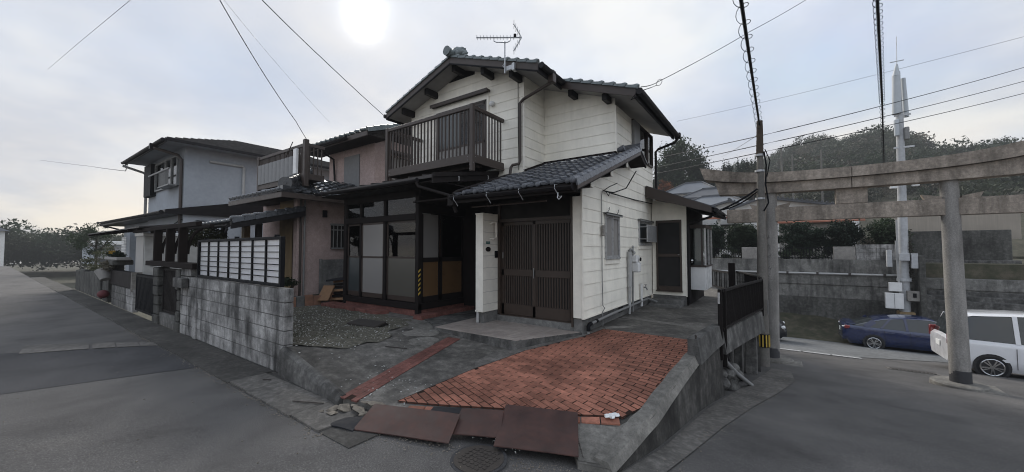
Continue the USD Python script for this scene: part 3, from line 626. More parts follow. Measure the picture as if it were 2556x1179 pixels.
sc = thing('lattice_screen', 'black framed lattice screen with white panels on top of the block wall', 'screen', (-7.8, 2.6, 1.24))
sx0, sx1, sz0, sz1 = -9.66, -5.98, 1.245, 2.0
fr = MB(); fr.box(sx0, sx1, 2.57, 2.63, sz1 - .045, sz1, .005); fr.box(sx0, sx1, 2.57, 2.63, sz0, sz0 + .045, .005)
fr.box(sx0, sx0 + .05, 2.57, 2.63, sz0 + .045, sz1 - .045); fr.box(sx1 - .06, sx1, 2.57, 2.63, sz0 + .045, sz1 - .045)
obj('frame', fr, 'black_paint', sc)
cw = (sx1 - .06 - sx0 - .05) / 7; rh = (sz1 - sz0 - .09) / 7
for i in range(7):
    a = sx0 + .05 + cw * i
    for j in range(7):
        obj('panel', MB().box(a + .004, a + cw - .004, 2.612 + rnd.uniform(0, .003), 2.618, sz0 + .045 + rh * j + .003, sz0 + .045 + rh * (j + 1) - .003), 'white_panel', sc)
    if i: obj('mullion', MB().box(a - .022, a + .022, 2.588, 2.608, sz0 + .045, sz1 - .045), 'black_paint', sc)
for j in range(1, 7):
    z_ = sz0 + .045 + rh * j; obj('glazing_bar', MB().box(sx0 + .05, sx1 - .06, 2.592, 2.608, z_ - .0062, z_ + .0062), 'black_paint', sc)
for i in (0, 3, 6): obj('clip', MB().box(sx0 + .4 + cw * i, sx0 + .43 + cw * i, 2.566, 2.63, sz1 - .01, sz1 + .03), 'black_paint', sc)

# ------------------------------------------------------------------ the white house
H = thing('white_house', 'two-storey house in white lap siding with dark brown balcony, glazed sunroom and tiled porch roof', 'house', (-5.6, 7, .3))
LAP0, LAP = .717, .2275
RX, RZ, SL = -6.40, 6.47, .35                      # ridge x, height of the roof deck at the ridge, slope
def deck(x): return RZ - SL * abs(x - RX)
def sided(name, shape, place, zlo=.59):
    """lap boards over a wall outline; place(u, z, d) -> xyz with d outwards"""
    k0 = math.floor((zlo - LAP0) / LAP) - 1
    u0, z0, u1, z1 = shape.bounds
    c = shape.buffer(0); mb = MB()
    for g in getattr(c, 'geoms', [c]):
        m = trimesh.creation.extrude_polygon(g, .02, engine='earcut'); v = m.vertices
        mb.add(np.array([place(p[0], p[1], p[2] - .0275) for p in v]), m.faces)
    core = obj(name, mb, 'siding_trim', H)
    edges = [zlo] + [LAP0 + LAP * k for k in range(k0, 40) if zlo + .04 < LAP0 + LAP * k < z1] + [z1 + .01]
    for a, b in zip(edges[:-1], edges[1:]):
        g = shape.intersection(sbox(u0 - 1, a + .0015, u1 + 1, b - .0015))
        for h in getattr(g, 'geoms', [g]):
            if h.geom_type != 'Polygon' or h.area < .004: continue
            m = trimesh.creation.extrude_polygon(h, 1.0, engine='earcut'); w = np.array(m.vertices)
            fr_ = np.clip((w[:, 1] - a) / max(b - a, .05), 0, 1)
            d = np.where(w[:, 2] > .5, .004 - .008 * fr_, -.03)
            B = MB().add(np.array([place(p[0], p[1], q) for p, q in zip(w, d)]), m.faces)
            obj('siding_board', B, 'siding', core)
    return core
fy = lambda Y: (lambda u, z, d: (u, Y - d, z))     # wall facing -Y, u = x
fx = lambda X: (lambda u, z, d: (X + d, u, z))     # wall facing +X, u = y
def rects(*r): return unary_union([sbox(a, c, b, d) for a, b, c, d in r])
WIN1 = (7.16, 7.97, 1.60, 2.50); WIN2 = (9.42, 10.55, 1.90, 2.52); WINU = (8.98, 10.74, 4.06, 4.95)
side = Polygon([(6.13, .59), (10.85, .59), (10.85, 4.96), (7.92, 4.96), (7.92, 3.8), (7.5, 3.62), (6.13, 3.05)]).difference(rects(WIN1, WIN2, WINU))
sided('side_wall', side, fx(-2.77))
sided('upper_front_wall', Polygon([(-4.57, 3.5), (-2.79, 3.5), (-2.79, deck(-2.79) - .1), (-4.57, deck(-4.57) - .1)]), fy(7.9), 3.5)
sided('bay_side_wall', sbox(7.0, 3.4, 7.9, deck(-4.57) - .1), fx(-4.57), 3.4)
gab = Polygon([(-8.35, 3.2), (-4.59, 3.2), (-4.59, deck(-4.59) - .1), (RX, RZ - .1), (-8.35, deck(-8.35) - .1)])
VENT = Polygon([(-6.92, 6.17), (-6.03, 6.17), (-6.03, 6.6), (-6.92, 6.6)])
sided('gable_wall', gab.difference(rects((-7.36, -5.64, 3.6, 5.6))).difference(VENT), fy(6.986), 3.2)
obj('gable_vent', MB().prism(VENT.intersection(gab), 'y', 6.99, 7.03), 'black_gutter', H)
# corner trims
for (x0, x1, y0, y1, z0, z1) in ((-2.795, -2.762, 6.096, 6.128, .57, 3.03), (-2.80, -2.762, 7.888, 7.925, 3.8, 4.95), (-4.60, -4.562, 6.976, 7.01, 3.55, 5.7), (-8.39, -8.35, 6.976, 7.01, 3.2, 5.65)):
    obj('corner_trim', MB().box(x0, x1, y0, y1, z0, z1, .004), 'siding_trim', H)
obj('base_flashing', MB().box(-2.77, -2.745, 6.1, 10.6, .572, .59), 'siding_trim', H)
# entrance post wall (front strip) and foundations
obj('front_strip', MB().box(-2.955, -2.797, 6.10, 6.4, .585, 2.75, .004), 'siding_trim', H)
obj('foundation', MB().box(-2.96, -2.80, 6.13, 10.6, .1, .585).box(-4.7, -2.96, 6.14, 6.5, .1, .47), 'foundation', H)
obj('foundation_vent', MB().box(-2.80, -2.792, 8.0, 8.3, .42, .54), 'black_gutter', H)
# plain back volumes that close the house
obj('wall', MB().box(-8.33, -4.6, 7.05, 10.8, 3.2, 5.55).box(-4.7, -2.83, 8.0, 10.8, .3, 4.9).box(-9.2, -4.72, 7.1, 10.8, .1, 3.3), 'siding_trim', H)
obj('wall', MB().box(-9.25, -4.72, 6.98, 7.08, .3, 3.25), 'dark_wood', H)
obj('wall', MB().box(-8.37, -8.33, 6.99, 10.85, 3.2, 5.6), 'siding_trim', H)

# --- roofs
def slope(mb, x0, x1, y0, y1, t=.10, lift=0.0):
    mb.prism([(x0, deck(x0) + lift), (x1, deck(x1) + lift), (x1, deck(x1) + lift - t), (x0, deck(x0) + lift - t)], 'y', y0, y1)
r = MB(); slope(r, -8.85, RX, 6.52, 11.0); slope(r, RX, -3.92, 6.52, 7.52); slope(r, RX, -2.25, 7.52, 11.0)
roof = obj('roof', r, 'soffit', H)
fa = lambda x0, x1, y0: obj('fascia_board', MB().prism([(x0, deck(x0) + .045), (x1, deck(x1) + .045), (x1, deck(x1) - .135), (x0, deck(x0) - .135)], 'y', y0 - .035, y0), 'brown_metal', roof)
fa(-8.86, RX - .003, 6.52); fa(RX + .003, -3.9, 6.52); fa(-3.90, -2.22, 7.52)
obj('fascia_lip', MB().prism([(-8.86, deck(-8.86) - .12), (RX, RZ - .12), (-3.9, deck(-3.9) - .12), (-3.9, deck(-3.9) - .155), (RX, RZ - .155), (-8.86, deck(-8.86) - .155)], 'y', 6.47, 6.485), 'black_paint', roof)
obj('eave_board', MB().box(-3.92, -3.885, 6.49, 7.52, deck(-3.9) - .16, deck(-3.9) + .02).box(-2.25, -2.215, 7.49, 11.0, deck(-2.23) - .17, deck(-2.23) + .02).box(-8.885, -8.85, 6.49, 11.0, deck(-8.86) - .16, deck(-8.86) + .02), 'black_gutter', roof)
def wave_field(mb, O, U, S, N, nu, nv, pu=.27, pv=.24, h=.03):
    O, U, S, N = map(lambda q: np.asarray(q, float), (O, U, S, N)); k = 6
    prof = h * np.maximum(0, np.sin(np.linspace(0, 1, k + 1) * 2 * np.pi)) ** .8 + .004
    for j in range(nv):
        us = np.concatenate([(i + np.linspace(0, 1, k + 1)[:-1]) * pu for i in range(nu)]); pp = np.tile(prof[:-1], nu)
        lo = O + np.outer(us, U) + S * (j * pv) + np.outer(pp + .022, N); hi = O + np.outer(us, U) + S * ((j + 1.02) * pv) + np.outer(pp, N); ba = lo - np.outer(np.full(len(us), .024), N)
        n = len(us); v = np.vstack([lo, hi, ba]); f = [[i, i + 1, n + i + 1] for i in range(n - 1)] + [[i, n + i + 1, n + i] for i in range(n - 1)] + [[2 * n + i, 2 * n + i + 1, i + 1] for i in range(n - 1)] + [[2 * n + i, i + 1, i] for i in range(n - 1)]
        mb.add(v, f)
cs = 1 / math.hypot(1, SL); sn = SL * cs
wf = MB(); wave_field(wf, (-8.88, 6.75, deck(-8.88)), (0, 1, 0), (cs, 0, sn), (-sn, 0, cs), 15, 11)
wave_field(wf, (-3.88, 7.62, deck(-3.88)), (0, -1, 0), (-cs, 0, sn), (sn, 0, cs), 3, 11); wave_field(wf, (-2.2, 11.0, deck(-2.2)), (0, -1, 0), (-cs, 0, sn), (sn, 0, cs), 12, 18)
obj('roof_tiles_behind_the_verge', wf, 'tile_green', roof, kind='stuff')
def verge_tile(x, sgn, y0, big=0.0):
    # one edge tile on the gable: flap over the fascia and a swelling roll, fat end downhill
    L = .245; z = deck(x); d = np.array([sgn * cs, 0, -sn]); n = np.array([sgn * sn, 0, cs]); p = np.array([x, y0, z]); mb = MB()
    mb.slab([p + n * .075 + (0, -.03, 0), p + d * L + n * .095 + (0, -.03, 0), p + d * L + n * .03 + (0, -.045, 0), p + n * .02 + (0, -.04, 0)], (0, -1, 0), .03)
    q = [p + n * (.035) + (0, .03, 0), p + d * (L * .55) + n * .052 + (0, .03, 0), p + d * (L * .86) + n * .070 + (0, .03, 0), p + d * L * 1.0 + n * .066 + (0, .03, 0)]
    mb.tube(q, [.050, .056, .066, .058], 10)
    mb.slab([p + n * .07 + (0, .03, 0), p + d * L + n * .085 + (0, .03, 0), p + d * L + n * .06 + (0, .3, 0), p + n * .045 + (0, .3, 0)], n, .03)
    obj('verge_tile', mb, 'tile_green', roof, smooth=40)
for i in range(10): verge_tile(RX - .02 - i * .245, -1, 6.50)
for i in range(10): verge_tile(RX + .02 + i * .245, 1, 6.50)
for i in range(7): verge_tile(-3.9 + i * .245, 1, 7.50)
rd = MB(); rd.tube([(RX, 6.42, RZ + .13), (RX, 11.05, RZ + .13)], .11, 12); rd.box(RX - .1, RX + .1, 6.62, 11, RZ - .02, RZ + .12)
obj('ridge', rd, 'tile_green', roof, smooth=40)
oni = MB().cyl((RX - .02, 6.38, RZ + .16), (RX - .02, 6.54, RZ + .16), .115, .10, 16)
for (dx, dy, dz, r_, sc_) in ((.16, .26, .20, .15, (1.2, .7, .9)), (.02, .24, .22, .10, (1, .7, 1.3)), (.30, .26, .16, .10, (1.3, .7, .7)), (.10, .25, .33, .085, (1.6, .7, .8)), (.24, .25, .30, .07, (1.5, .7, .7)), (.34, .26, .26, .05, (1.6, .7, .7)), (.20, .16, .13, .06, (1, .6, 1)), (-.06, .2, .10, .12, (1, .6, 1)), (.42, .24, .08, .07, (1.4, .7, .7))):
    m = trimesh.creation.icosphere(2, 1.0); v = m.vertices * np.array(sc_) * r_; v = v + meshkit.fbm(v * 14 + dx * 9)[:, None] * v * .9; oni.add(v * .72 + (RX + dx * .8, 6.40 + dy, RZ + .02 + dz * .72), m.faces)
obj('ridge_end_ornament', oni, 'tile_green', roof, smooth=40)
for x in (-8.30, -7.38, RX, -5.47, -4.66):
    z = deck(x) - .10; obj('beam_end', MB().box(x - .055, x + .055, 6.60, 7.0, z - .17, z - .005, .006), 'black_gutter', roof)
for x in (-3.72, -2.92):
    z = deck(x) - .10; obj('beam_end', MB().box(x - .055, x + .055, 7.60, 7.92, z - .15, z - .005, .006), 'black_gutter', roof)
def gutter(mb, p0, p1, r=.055):
    p0, p1 = np.array(p0, float), np.array(p1, float); d = (p1 - p0) / np.linalg.norm(p1 - p0); sd = np.cross(d, (0, 0, 1)); an = np.linspace(math.pi, 2 * math.pi, 9)
    out_ = [np.outer(np.cos(an), sd) * rr + np.outer(np.sin(an), (0, 0, 1)) * rr for rr in (r, r - .006)]
    v = np.vstack([p0 + out_[0], p1 + out_[0], p0 + out_[1], p1 + out_[1]]); n = 9; f = []
    for i in range(n - 1): f += [[i, i + 1, n + i + 1], [i, n + i + 1, n + i], [2 * n + i + 1, 2 * n + i, 3 * n + i], [2 * n + i + 1, 3 * n + i, 3 * n + i + 1]]
    for b in (0, n): 
        for i in range(n - 1): f += [[b + i, b + i + 1, 2 * n + b + i + 1], [b + i, 2 * n + b + i + 1, 2 * n + b + i]]
    mb.add(v, f); mb.beam(p0 + out_[0][0], p1 + out_[0][0], .012, .012); mb.beam(p0 + out_[0][-1], p1 + out_[0][-1], .012, .012)
    for e in (p0, p1): mb.cyl(e - d * .006 + (0, 0, -.003), e + d * .006 + (0, 0, -.003), r * .98, None, 12)
g = MB(); gutter(g, (-3.82, 6.50, deck(-3.9) - .02), (-3.82, 7.45, deck(-3.9) - .035), .065); obj('gutter', g, 'black_gutter', H, smooth=40)
g = MB(); gutter(g, (-2.145, 7.50, deck(-2.2) - .03), (-2.145, 11.05, deck(-2.2) - .06), .07); g.box(-2.21, -2.06, 10.98, 11.12, deck(-2.2) - .14, deck(-2.2) + .02, .01); obj('gutter', g, 'black_gutter', H, smooth=40)
g = MB(); gutter(g, (-8.93, 6.48, deck(-8.9) - .03), (-8.93, 11.0, deck(-8.9) - .05), .06); g.tube([(-8.93, 7.1, deck(-8.9) - .08), (-8.75, 7.05, 5.35), (-8.5, 6.94, 5.28)], .03, 8); obj('gutter', g, 'black_gutter', H, smooth=40)
obj('rain_box', MB().box(-3.90, -3.76, 6.88, 7.02, 5.36, 5.62, .01), 'brown_metal', H)
obj('downpipe', MB().tube([(-3.83, 6.94, 5.42), (-3.86, 6.93, 5.36), (-4.55, 6.93, 5.17), (-4.645, 6.93, 5.10), (-4.645, 6.93, 3.80), (-4.66, 6.91, 3.72), (-4.80, 6.86, 3.70), (-4.83, 6.84, 3.64), (-4.83, 6.80, 3.44)], .034, 10), 'brown_metal', H, smooth=40)
obj('downpipe', MB().tube([(-2.145, 11.02, 4.86), (-2.2, 11.0, 4.76), (-2.62, 10.92, 4.62), (-2.70, 10.92, 4.55), (-2.70, 10.92, 3.44)], .036, 10), 'black_gutter', H, smooth=40)
obj('cable_on_wall', MB().tube([(-4.72, 6.972, 5.62), (-4.72, 6.972, 4.4), (-4.705, 6.972, 3.6)], .006, 5), 'black_paint', H)

# --- upper door, hood, lamp
dr = obj('balcony_door', MB().box(-7.36, -7.32, 6.955, 7.0, 3.6, 5.44).box(-5.68, -5.64, 6.955, 7.0, 3.6, 5.44).box(-7.36, -5.64, 6.955, 7.0, 5.40, 5.44), 'brown_metal', H)
obj('casing', MB().box(-7.44, -7.36, 6.962, 6.99, 3.6, 5.6, .004).box(-5.64, -5.57, 6.962, 6.99, 3.6, 5.6, .004).box(-7.36, -5.64, 6.962, 6.99, 5.44, 5.6, .004), 'siding_trim', dr)
obj('door_hood', MB().box(-7.50, -5.54, 6.86, 6.985, 5.60, 5.66, .006).box(-7.50, -5.54, 6.85, 6.865, 5.58, 5.665), 'brown_metal', dr)
for (a, b, y, m_) in ((-7.32, -6.48, 6.985, 'glass_frost_dark'), (-6.54, -5.68, 6.965, 'glass')):
    lf_ = obj('leaf', MB().box(a, a + .05, y, y + .02, 3.62, 5.40).box(b - .05, b, y, y + .02, 3.62, 5.40).box(a, b, y, y + .02, 5.34, 5.40).box(a, b, y, y + .02, 4.40, 4.45).box(a, b, y, y + .02, 3.62, 3.72), 'brown_metal', dr)
    obj('pane', MB().box(a + .05, b - .05, y + .008, y + .012, 4.45, 5.34), m_, lf_); obj('pane', MB().box(a + .05, b - .05, y + .008, y + .012, 3.72, 4.40), 'glass_frost_grey', lf_)
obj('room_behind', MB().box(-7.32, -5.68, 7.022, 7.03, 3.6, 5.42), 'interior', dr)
obj('wall_lamp', MB().cyl((-5.45, 6.97, 5.28), (-5.45, 6.93, 5.28), .06).sphere((-5.45, 6.91, 5.27), .058, 2, (1, .8, 1.1)), 'white_enamel', H, smooth=40)

# --- balcony
BX0, BX1, BY0, BY1 = -7.93, -5.117, 5.85, 6.955
bal = obj('balcony', MB().box(BX0 + .05, BX1 - .04, BY0 + .04, BY1, 3.70, 3.76).box(BX0 + .1, BX1 - .1, BY0 + .3, BY0 + .42, 3.58, 3.70), 'brown_metal', H)
obj('edge_beam', MB().box(BX0 + .04, BX1 - .045, BY0 - .02, BY0 + .03, 3.62, 3.80, .006), 'brown_metal', bal)
obj('edge_beam', MB().box(BX1 - .035, BX1 + .015, BY0 + .045, BY1, 3.62, 3.80, .006), 'brown_metal', bal)
obj('edge_beam', MB().box(BX0 - .015, BX0 + .035, BY0 + .045, BY1, 3.62, 3.80, .006), 'brown_metal', bal)
obj('top_rail', MB().box(BX0 + .04, BX1 - .045, BY0 - .03, BY0 + .04, 4.75, 4.835, .01), 'brown_metal', bal)
obj('top_rail', MB().box(BX1 - .05, BX1 + .025, BY0 + .045, BY1, 4.75, 4.835, .01), 'brown_metal', bal)
obj('top_rail', MB().box(BX0 - .025, BX0 + .05, BY0 + .045, BY1, 4.75, 4.835, .01), 'brown_metal', bal)
for (x, z0) in ((BX0, 3.42), (BX1, 3.43)): obj('post', MB().box(x - .045, x + .045, BY0 - .045, BY0 + .045, z0, 4.85, .008), 'brown_metal', bal)
n = 25
for i in range(1, n): x = BX0 + (BX1 - BX0) * i / n; obj('baluster', MB().box(x - .012, x + .012, BY0 - .01, BY0 + .02, 3.80, 4.75), 'brown_metal', bal)
for xx in (BX0 + .01, BX1 - .01):
    for i in range(1, 10): y = BY0 + .04 + (BY1 - BY0 - .04) * i / 10; obj('baluster', MB().box(xx - .014, xx + .014, y - .011, y + .011, 3.80, 4.75), 'brown_metal', bal)
bo = MB()
for (x, y, z) in [(BX1 - .11, BY0 - .022, 3.75), (BX1 - .11, BY0 - .022, 3.67), (BX1 - .02, BY0 - .046, 3.56), (BX1 - .02, BY0 - .046, 3.48), (BX1 + .047, BY0 - .01, 3.60), (BX0 + .1, BY0 - .022, 3.75), (BX0 + .1, BY0 - .022, 3.67), (BX1 + .016, BY0 + .09, 3.75), (BX1 + .016, BY0 + .09, 3.67)]: bo.sphere((x, y, z), .009)
obj('bolts', bo, 'chrome', bal)

# --- sunroom
VX0, VX1, VY = -9.25, -6.35, 5.50
sr = obj('sunroom', MB().box(VX0, VX1 + .01, VY, VY + .10, .48, .62, .006).box(VX1 - .09, VX1 + .01, VY + .1, 6.98, .48, .62, .006), 'dark_wood', H)
for (x, y) in ((VX0 + .05, VY + .05), (VX1 - .045, VY + .045)):
    obj('post', MB().box(x - .055, x + .055, y - .055, y + .055, .26, 3.08, .008), 'dark_wood', sr)
for (x, z1) in ((-8.52, 3.04), (-7.55, 3.04)): obj('mullion', MB().box(x - .035, x + .035, VY, VY + .08, .62, z1, .005), 'dark_wood', sr)
obj('transom_rail', MB().box(VX0 + .1, VX1 - .1, VY - .01, VY + .08, 2.46, 2.60, .006), 'dark_wood', sr)
obj('head_beam', MB().box(VX0, VX1 + .06, VY - .01, VY + .10, 2.97, 3.12, .006).box(VX1 - .09, VX1 + .01, VY + .1, 6.98, 2.62, 3.2), 'dark_wood', sr)
cells = [(VX0 + .1, -8.555, 'glass', 'glass_frost_dark'), (-8.485, -7.585, 'glass_frost_grey', 'glass_frost_grey'), (-7.515, VX1 - .1, 'glass', 'glass_frost_olive')]
for i, (a, b, mu, ml) in enumerate(cells):
    sash = MB(); y0 = VY + (.05 if i != 1 else .02)
    for (p, q) in ((a, a + .045), (b - .045, b)): sash.box(p, q, y0, y0 + .025, .64, 2.46)
    sash.box(a, b, y0, y0 + .025, 2.41, 2.46).box(a, b, y0, y0 + .025, 1.60, 1.64).box(a, b, y0, y0 + .025, .64, .75)
    s_ = obj('sash', sash, 'brown_metal', sr)
    obj('pane', MB().box(a + .045, b - .045, y0 + .01, y0 + .014, 1.64, 2.41), mu, s_)
    obj('lower_pane', MB().box(a + .045, b - .045, y0 + .01, y0 + .014, .75, 1.60), ml, s_)
    obj('fanlight', MB().box(a, b, VY + .04, VY + .045, 2.60, 2.97), 'glass', s_)
for (a, b, mu, ml) in ((VY + .12, 6.16, 'glass_frost_grey', 'glass_frost_amber'), (6.20, 6.95, 'glass', 'glass_frost_amber')):
    s_ = obj('sash', MB().box(VX1 - .05, VX1 - .025, a, a + .04, .64, 2.6).box(VX1 - .05, VX1 - .025, b - .04, b, .64, 2.6).box(VX1 - .05, VX1 - .025, a, b, 1.52, 1.62).box(VX1 - .05, VX1 - .025, a, b, .62, .76), 'dark_wood', sr)
    obj('pane', MB().box(VX1 - .042, VX1 - .038, a + .04, b - .04, 1.62, 2.6), mu, s_); obj('lower_pane', MB().box(VX1 - .042, VX1 - .038, a + .04, b - .04, .76, 1.52), ml, s_)
obj('curtain', MB().box(-8.48, -7.6, VY + .30, VY + .31, .7, 2.9), 'curtain', sr); obj('curtain', MB().box(-7.5, -6.95, VY + .9, VY + .91, .7, 2.9), 'curtain', sr)
obj('amber_board', MB().box(VX1 - .3, VX1 - .28, 5.7, 6.9, .64, 1.6), 'amber_board', sr); obj('orange_post', MB().box(VX1 - .12, VX1 - .10, 6.23, 6.36, 1.62, 2.5), 'orange_fix', sr)
obj('sunroom_floor', MB().box(VX0 + .1, VX1 - .1, VY + .1, 6.98, .48, .56), 'dark_wood', sr)
hz = MB()
for i in range(6): z = .80 + i * .098; hz.slab([(VX1 + .0115, VY - .006, z), (VX1 + .0115, VY + .055, z + .05), (VX1 + .0115, VY + .055, z + .095), (VX1 + .0115, VY - .006, z + .045)], (1, 0, 0), .002)
tape = obj('hazard_tape', MB().box(VX1 + .0105, VX1 + .0125 - .003, VY - .01, VY + .06, .78, 1.40), 'black_paint', sr)
obj('yellow_stripes', hz, 'paint_yellow', tape)
obj('base_board', MB().box(VX0, VX1 - .01, VY + .02, VY + .08, .30, .48).box(VX1 - .08, VX1 - .012, VY + .08, 6.98, .30, .48), 'brick_wine', sr)
# low pitched metal roof over the sunroom
vs = .18; vz = lambda y: 3.24 + (y - 4.93) * vs
mr = MB().prism([(4.95, vz(4.95)), (7.0, vz(7.0)), (7.0, vz(7.0) - .06), (4.95, vz(4.95) - .06)], 'x', -9.45, -5.33)
vr = obj('sunroom_roof', mr, 'metal_roof', H)
for i in range(10):
    x = -9.4 + i * .42; obj('seam', MB().beam((x, 4.96, vz(4.96) + .012), (x, 6.98, vz(6.98) + .012), .03, .03), 'metal_roof', vr)
obj('verge_board', MB().prism([(4.93, vz(4.93) + .03), (7.0, vz(7.0) + .03), (7.0, vz(7.0) - .17), (4.93, vz(4.93) - .17)], 'x', -5.33, -5.29), 'dark_wood', vr)
obj('verge_lip', MB().prism([(4.93, vz(4.93) + .03), (7.0, vz(7.0) + .03), (7.0, vz(7.0) - .05), (4.93, vz(4.93) - .05)], 'x', -5.285, -5.265), 'dark_wood', vr)
obj('soffit', MB().box(-9.45, -5.34, 5.0, 6.98, 3.12, 3.14), 'dark_wood', vr)
g = MB(); gutter(g, (-9.5, 4.90, 3.20), (-5.72, 4.90, 3.165), .05); obj('gutter', g, 'black_gutter', vr, smooth=40)
obj('downpipe', MB().tube([(-5.74, 4.90, 3.14), (-5.70, 4.92, 3.04), (-4.95, 5.12, 2.80)], .03, 8).box(-5.04, -4.88, 5.05, 5.17, 2.62, 2.84, .01).tube([(-4.93, 5.12, 2.62), (-4.90, 5.16, 2.5)], .035, 8), 'dark_wood', vr, smooth=40)
hk = MB()
for y in (5.6, 6.55): hk.tube([(-5.27, y, vz(y) - .06), (-5.25, y, vz(y) - .07), (-5.25, y, vz(y) - .15), (-5.27, y, vz(y) - .16)], .008, 5)
obj('hook', hk, 'alu', vr)

# --- wing wall, entrance
obj('wing_wall', MB().box(-4.885, -4.70, 5.70, 6.19, .60, 2.50, .004), 'siding_trim', H)
obj('wing_wall_base', MB().box(-4.86, -4.71, 5.74, 6.19, .33, .57), 'foundation', H)
obj('wing_wall_cap', MB().box(-4.895, -4.69, 5.69, 6.19, 2.50, 2.525, .004), 'siding_trim', H); obj('wing_wall_sill', MB().box(-4.895, -4.69, 5.69, 6.19, .57, .60, .004), 'siding_trim', H)
ww = MB()
for k in range(8): z = .60 + .2375 * (k + .5); ww.box(-4.6995, -4.6985, 5.71, 6.18, z, z + .006)
obj('wing_wall_joints', ww, 'soffit', H)
obj('grab_handle', MB().tube([(-4.70, 5.93, 2.32), (-4.64, 5.95, 2.34), (-4.63, 6.03, 2.34), (-4.63, 6.04, 2.05), (-4.64, 5.96, 2.02), (-4.70, 5.93, 2.02)], .018, 8), 'siding_trim', H, smooth=40)
pl = obj('address_plate', MB().box(-4.70, -4.694, 5.80, 5.92, 1.91, 1.965), 'plate_green', H)
st = MB()
for (y, w) in ((5.815, .02), (5.87, .012), (5.892, .012)):
    for z in (1.925, 1.938, 1.95): st.box(-4.694, -4.6935, y, y + w, z, z + .005)
st.box(-4.694, -4.6935, 5.822, 5.828, 1.925, 1.955).box(-4.694, -4.6935, 5.852, 5.857, 1.925, 1.955)
obj('characters', st, 'white_enamel', pl)
obj('name_plate', MB().cyl((-4.70, 5.86, 1.80), (-4.685, 5.86, 1.80), 1.0, 1.0, 20) if False else MB().add(*(lambda a: (np.column_stack([np.repeat([-4.70, -4.686], 20), 5.86 + np.tile(np.cos(a), 2) * .075, 1.805 + np.tile(np.sin(a), 2) * .048]), [[i, (i + 1) % 20, 20 + (i + 1) % 20] for i in range(20)] + [[i, 20 + (i + 1) % 20, 20 + i] for i in range(20)] + [[20, 20 + i, 21 + i] for i in range(1, 19)]))(np.arange(20) * 2 * np.pi / 20)), 'dark_wood', H)
obj('intercom', MB().box(-4.70, -4.675, 6.07, 6.16, 1.63, 1.77, .006), 'black_paint', H)
obj('waste_pipe', MB().tube([(-4.84, 5.72, .60), (-4.84, 5.71, .36)], .03, 10), 'light_pipe', H)
DX0, DX1, DY = -4.69, -2.975, 6.20
ed = obj('entrance_door', MB().box(DX0, DX0 + .05, DY - .03, DY + .09, .47, 2.75).box(DX1 - .02, DX1 + .01, DY - .10, DY + .09, .42, 2.75).box(DX0, DX1, DY - .03, DY + .09, 2.36, 2.42).box(DX0, DX1, DY - .03, DY + .09, .455, .485).box(DX0, DX1, DY + .05, DY + .09, 2.42, 2.9), 'door_brown', H)
for (a, b, y) in ((DX0 + .05, -3.80, DY + .035), (-3.86, DX1 - .02, DY)):
    L_ = obj('leaf', MB().box(a, a + .065, y, y + .03, .485, 2.36, .004).box(b - .065, b, y, y + .03, .485, 2.36, .004).box(a, b, y, y + .03, 2.29, 2.36).box(a, b, y, y + .03, 1.27, 1.40, .004).box(a, b, y, y + .03, .485, .70, .004), 'door_brown', ed)
    lt = MB(); n = 13
    for i in range(n): xx = a + .065 + (b - a - .13) * (i + .5) / n; lt.box(xx - .013, xx + .013, y + .003, y + .02, .70, 1.27).box(xx - .013, xx + .013, y + .003, y + .02, 1.40, 2.29)
    obj('lattice', lt, 'door_brown', L_)
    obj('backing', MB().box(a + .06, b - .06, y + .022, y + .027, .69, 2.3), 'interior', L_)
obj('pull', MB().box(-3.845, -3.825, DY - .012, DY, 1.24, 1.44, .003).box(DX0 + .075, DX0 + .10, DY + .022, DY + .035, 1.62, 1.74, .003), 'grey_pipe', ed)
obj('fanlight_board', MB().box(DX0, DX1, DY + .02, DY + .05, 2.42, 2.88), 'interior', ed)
obj('porch_ceiling', MB().box(-6.3, -2.8, 5.3, 7.0, 2.80, 2.83), 'dark_wood', H)
obj('porch_post', MB().box(-4.90, -4.79, 6.02, 6.14, 2.52, 2.8), 'dark_wood', H)
# --- tiled porch roof
PZ0, PY0, PS = 2.80, 5.12, .37
pz = lambda y: PZ0 + (y - PY0) * PS
pr_ = obj('porch_roof', MB().prism([(PY0, pz(PY0)), (8.35, pz(8.35)), (8.35, pz(8.35) - .09), (PY0, pz(PY0) - .09)], 'x', -2.745, -2.42).prism([(8.35, pz(8.35)), (8.8, pz(8.35) - .2), (8.8, pz(8.35) - .29), (8.35, pz(8.35) - .09)], 'x', -2.745, -2.42)
          .prism([(PY0, pz(PY0)), (7.87, pz(7.87)), (7.87, pz(7.87) - .09), (PY0, pz(PY0) - .09)], 'x', -4.55, -2.745).prism([(PY0, pz(PY0)), (6.96, pz(6.96)), (6.96, pz(6.96) - .09), (PY0, pz(PY0) - .09)], 'x', -4.86, -4.55), 'dark_wood', H)
c2 = 1 / math.hypot(1, PS); S2 = np.array([0, c2, PS * c2]); N2 = np.array([0, -PS * c2, c2]); PU, PV = .262, .235
prof_u = np.array([0, .14, .3, .5, .7, .82, .91, 1.0, 1.06]); prof_h = np.array([.012, .0, -.006, -.004, .006, .026, .036, .026, .012]) + .012
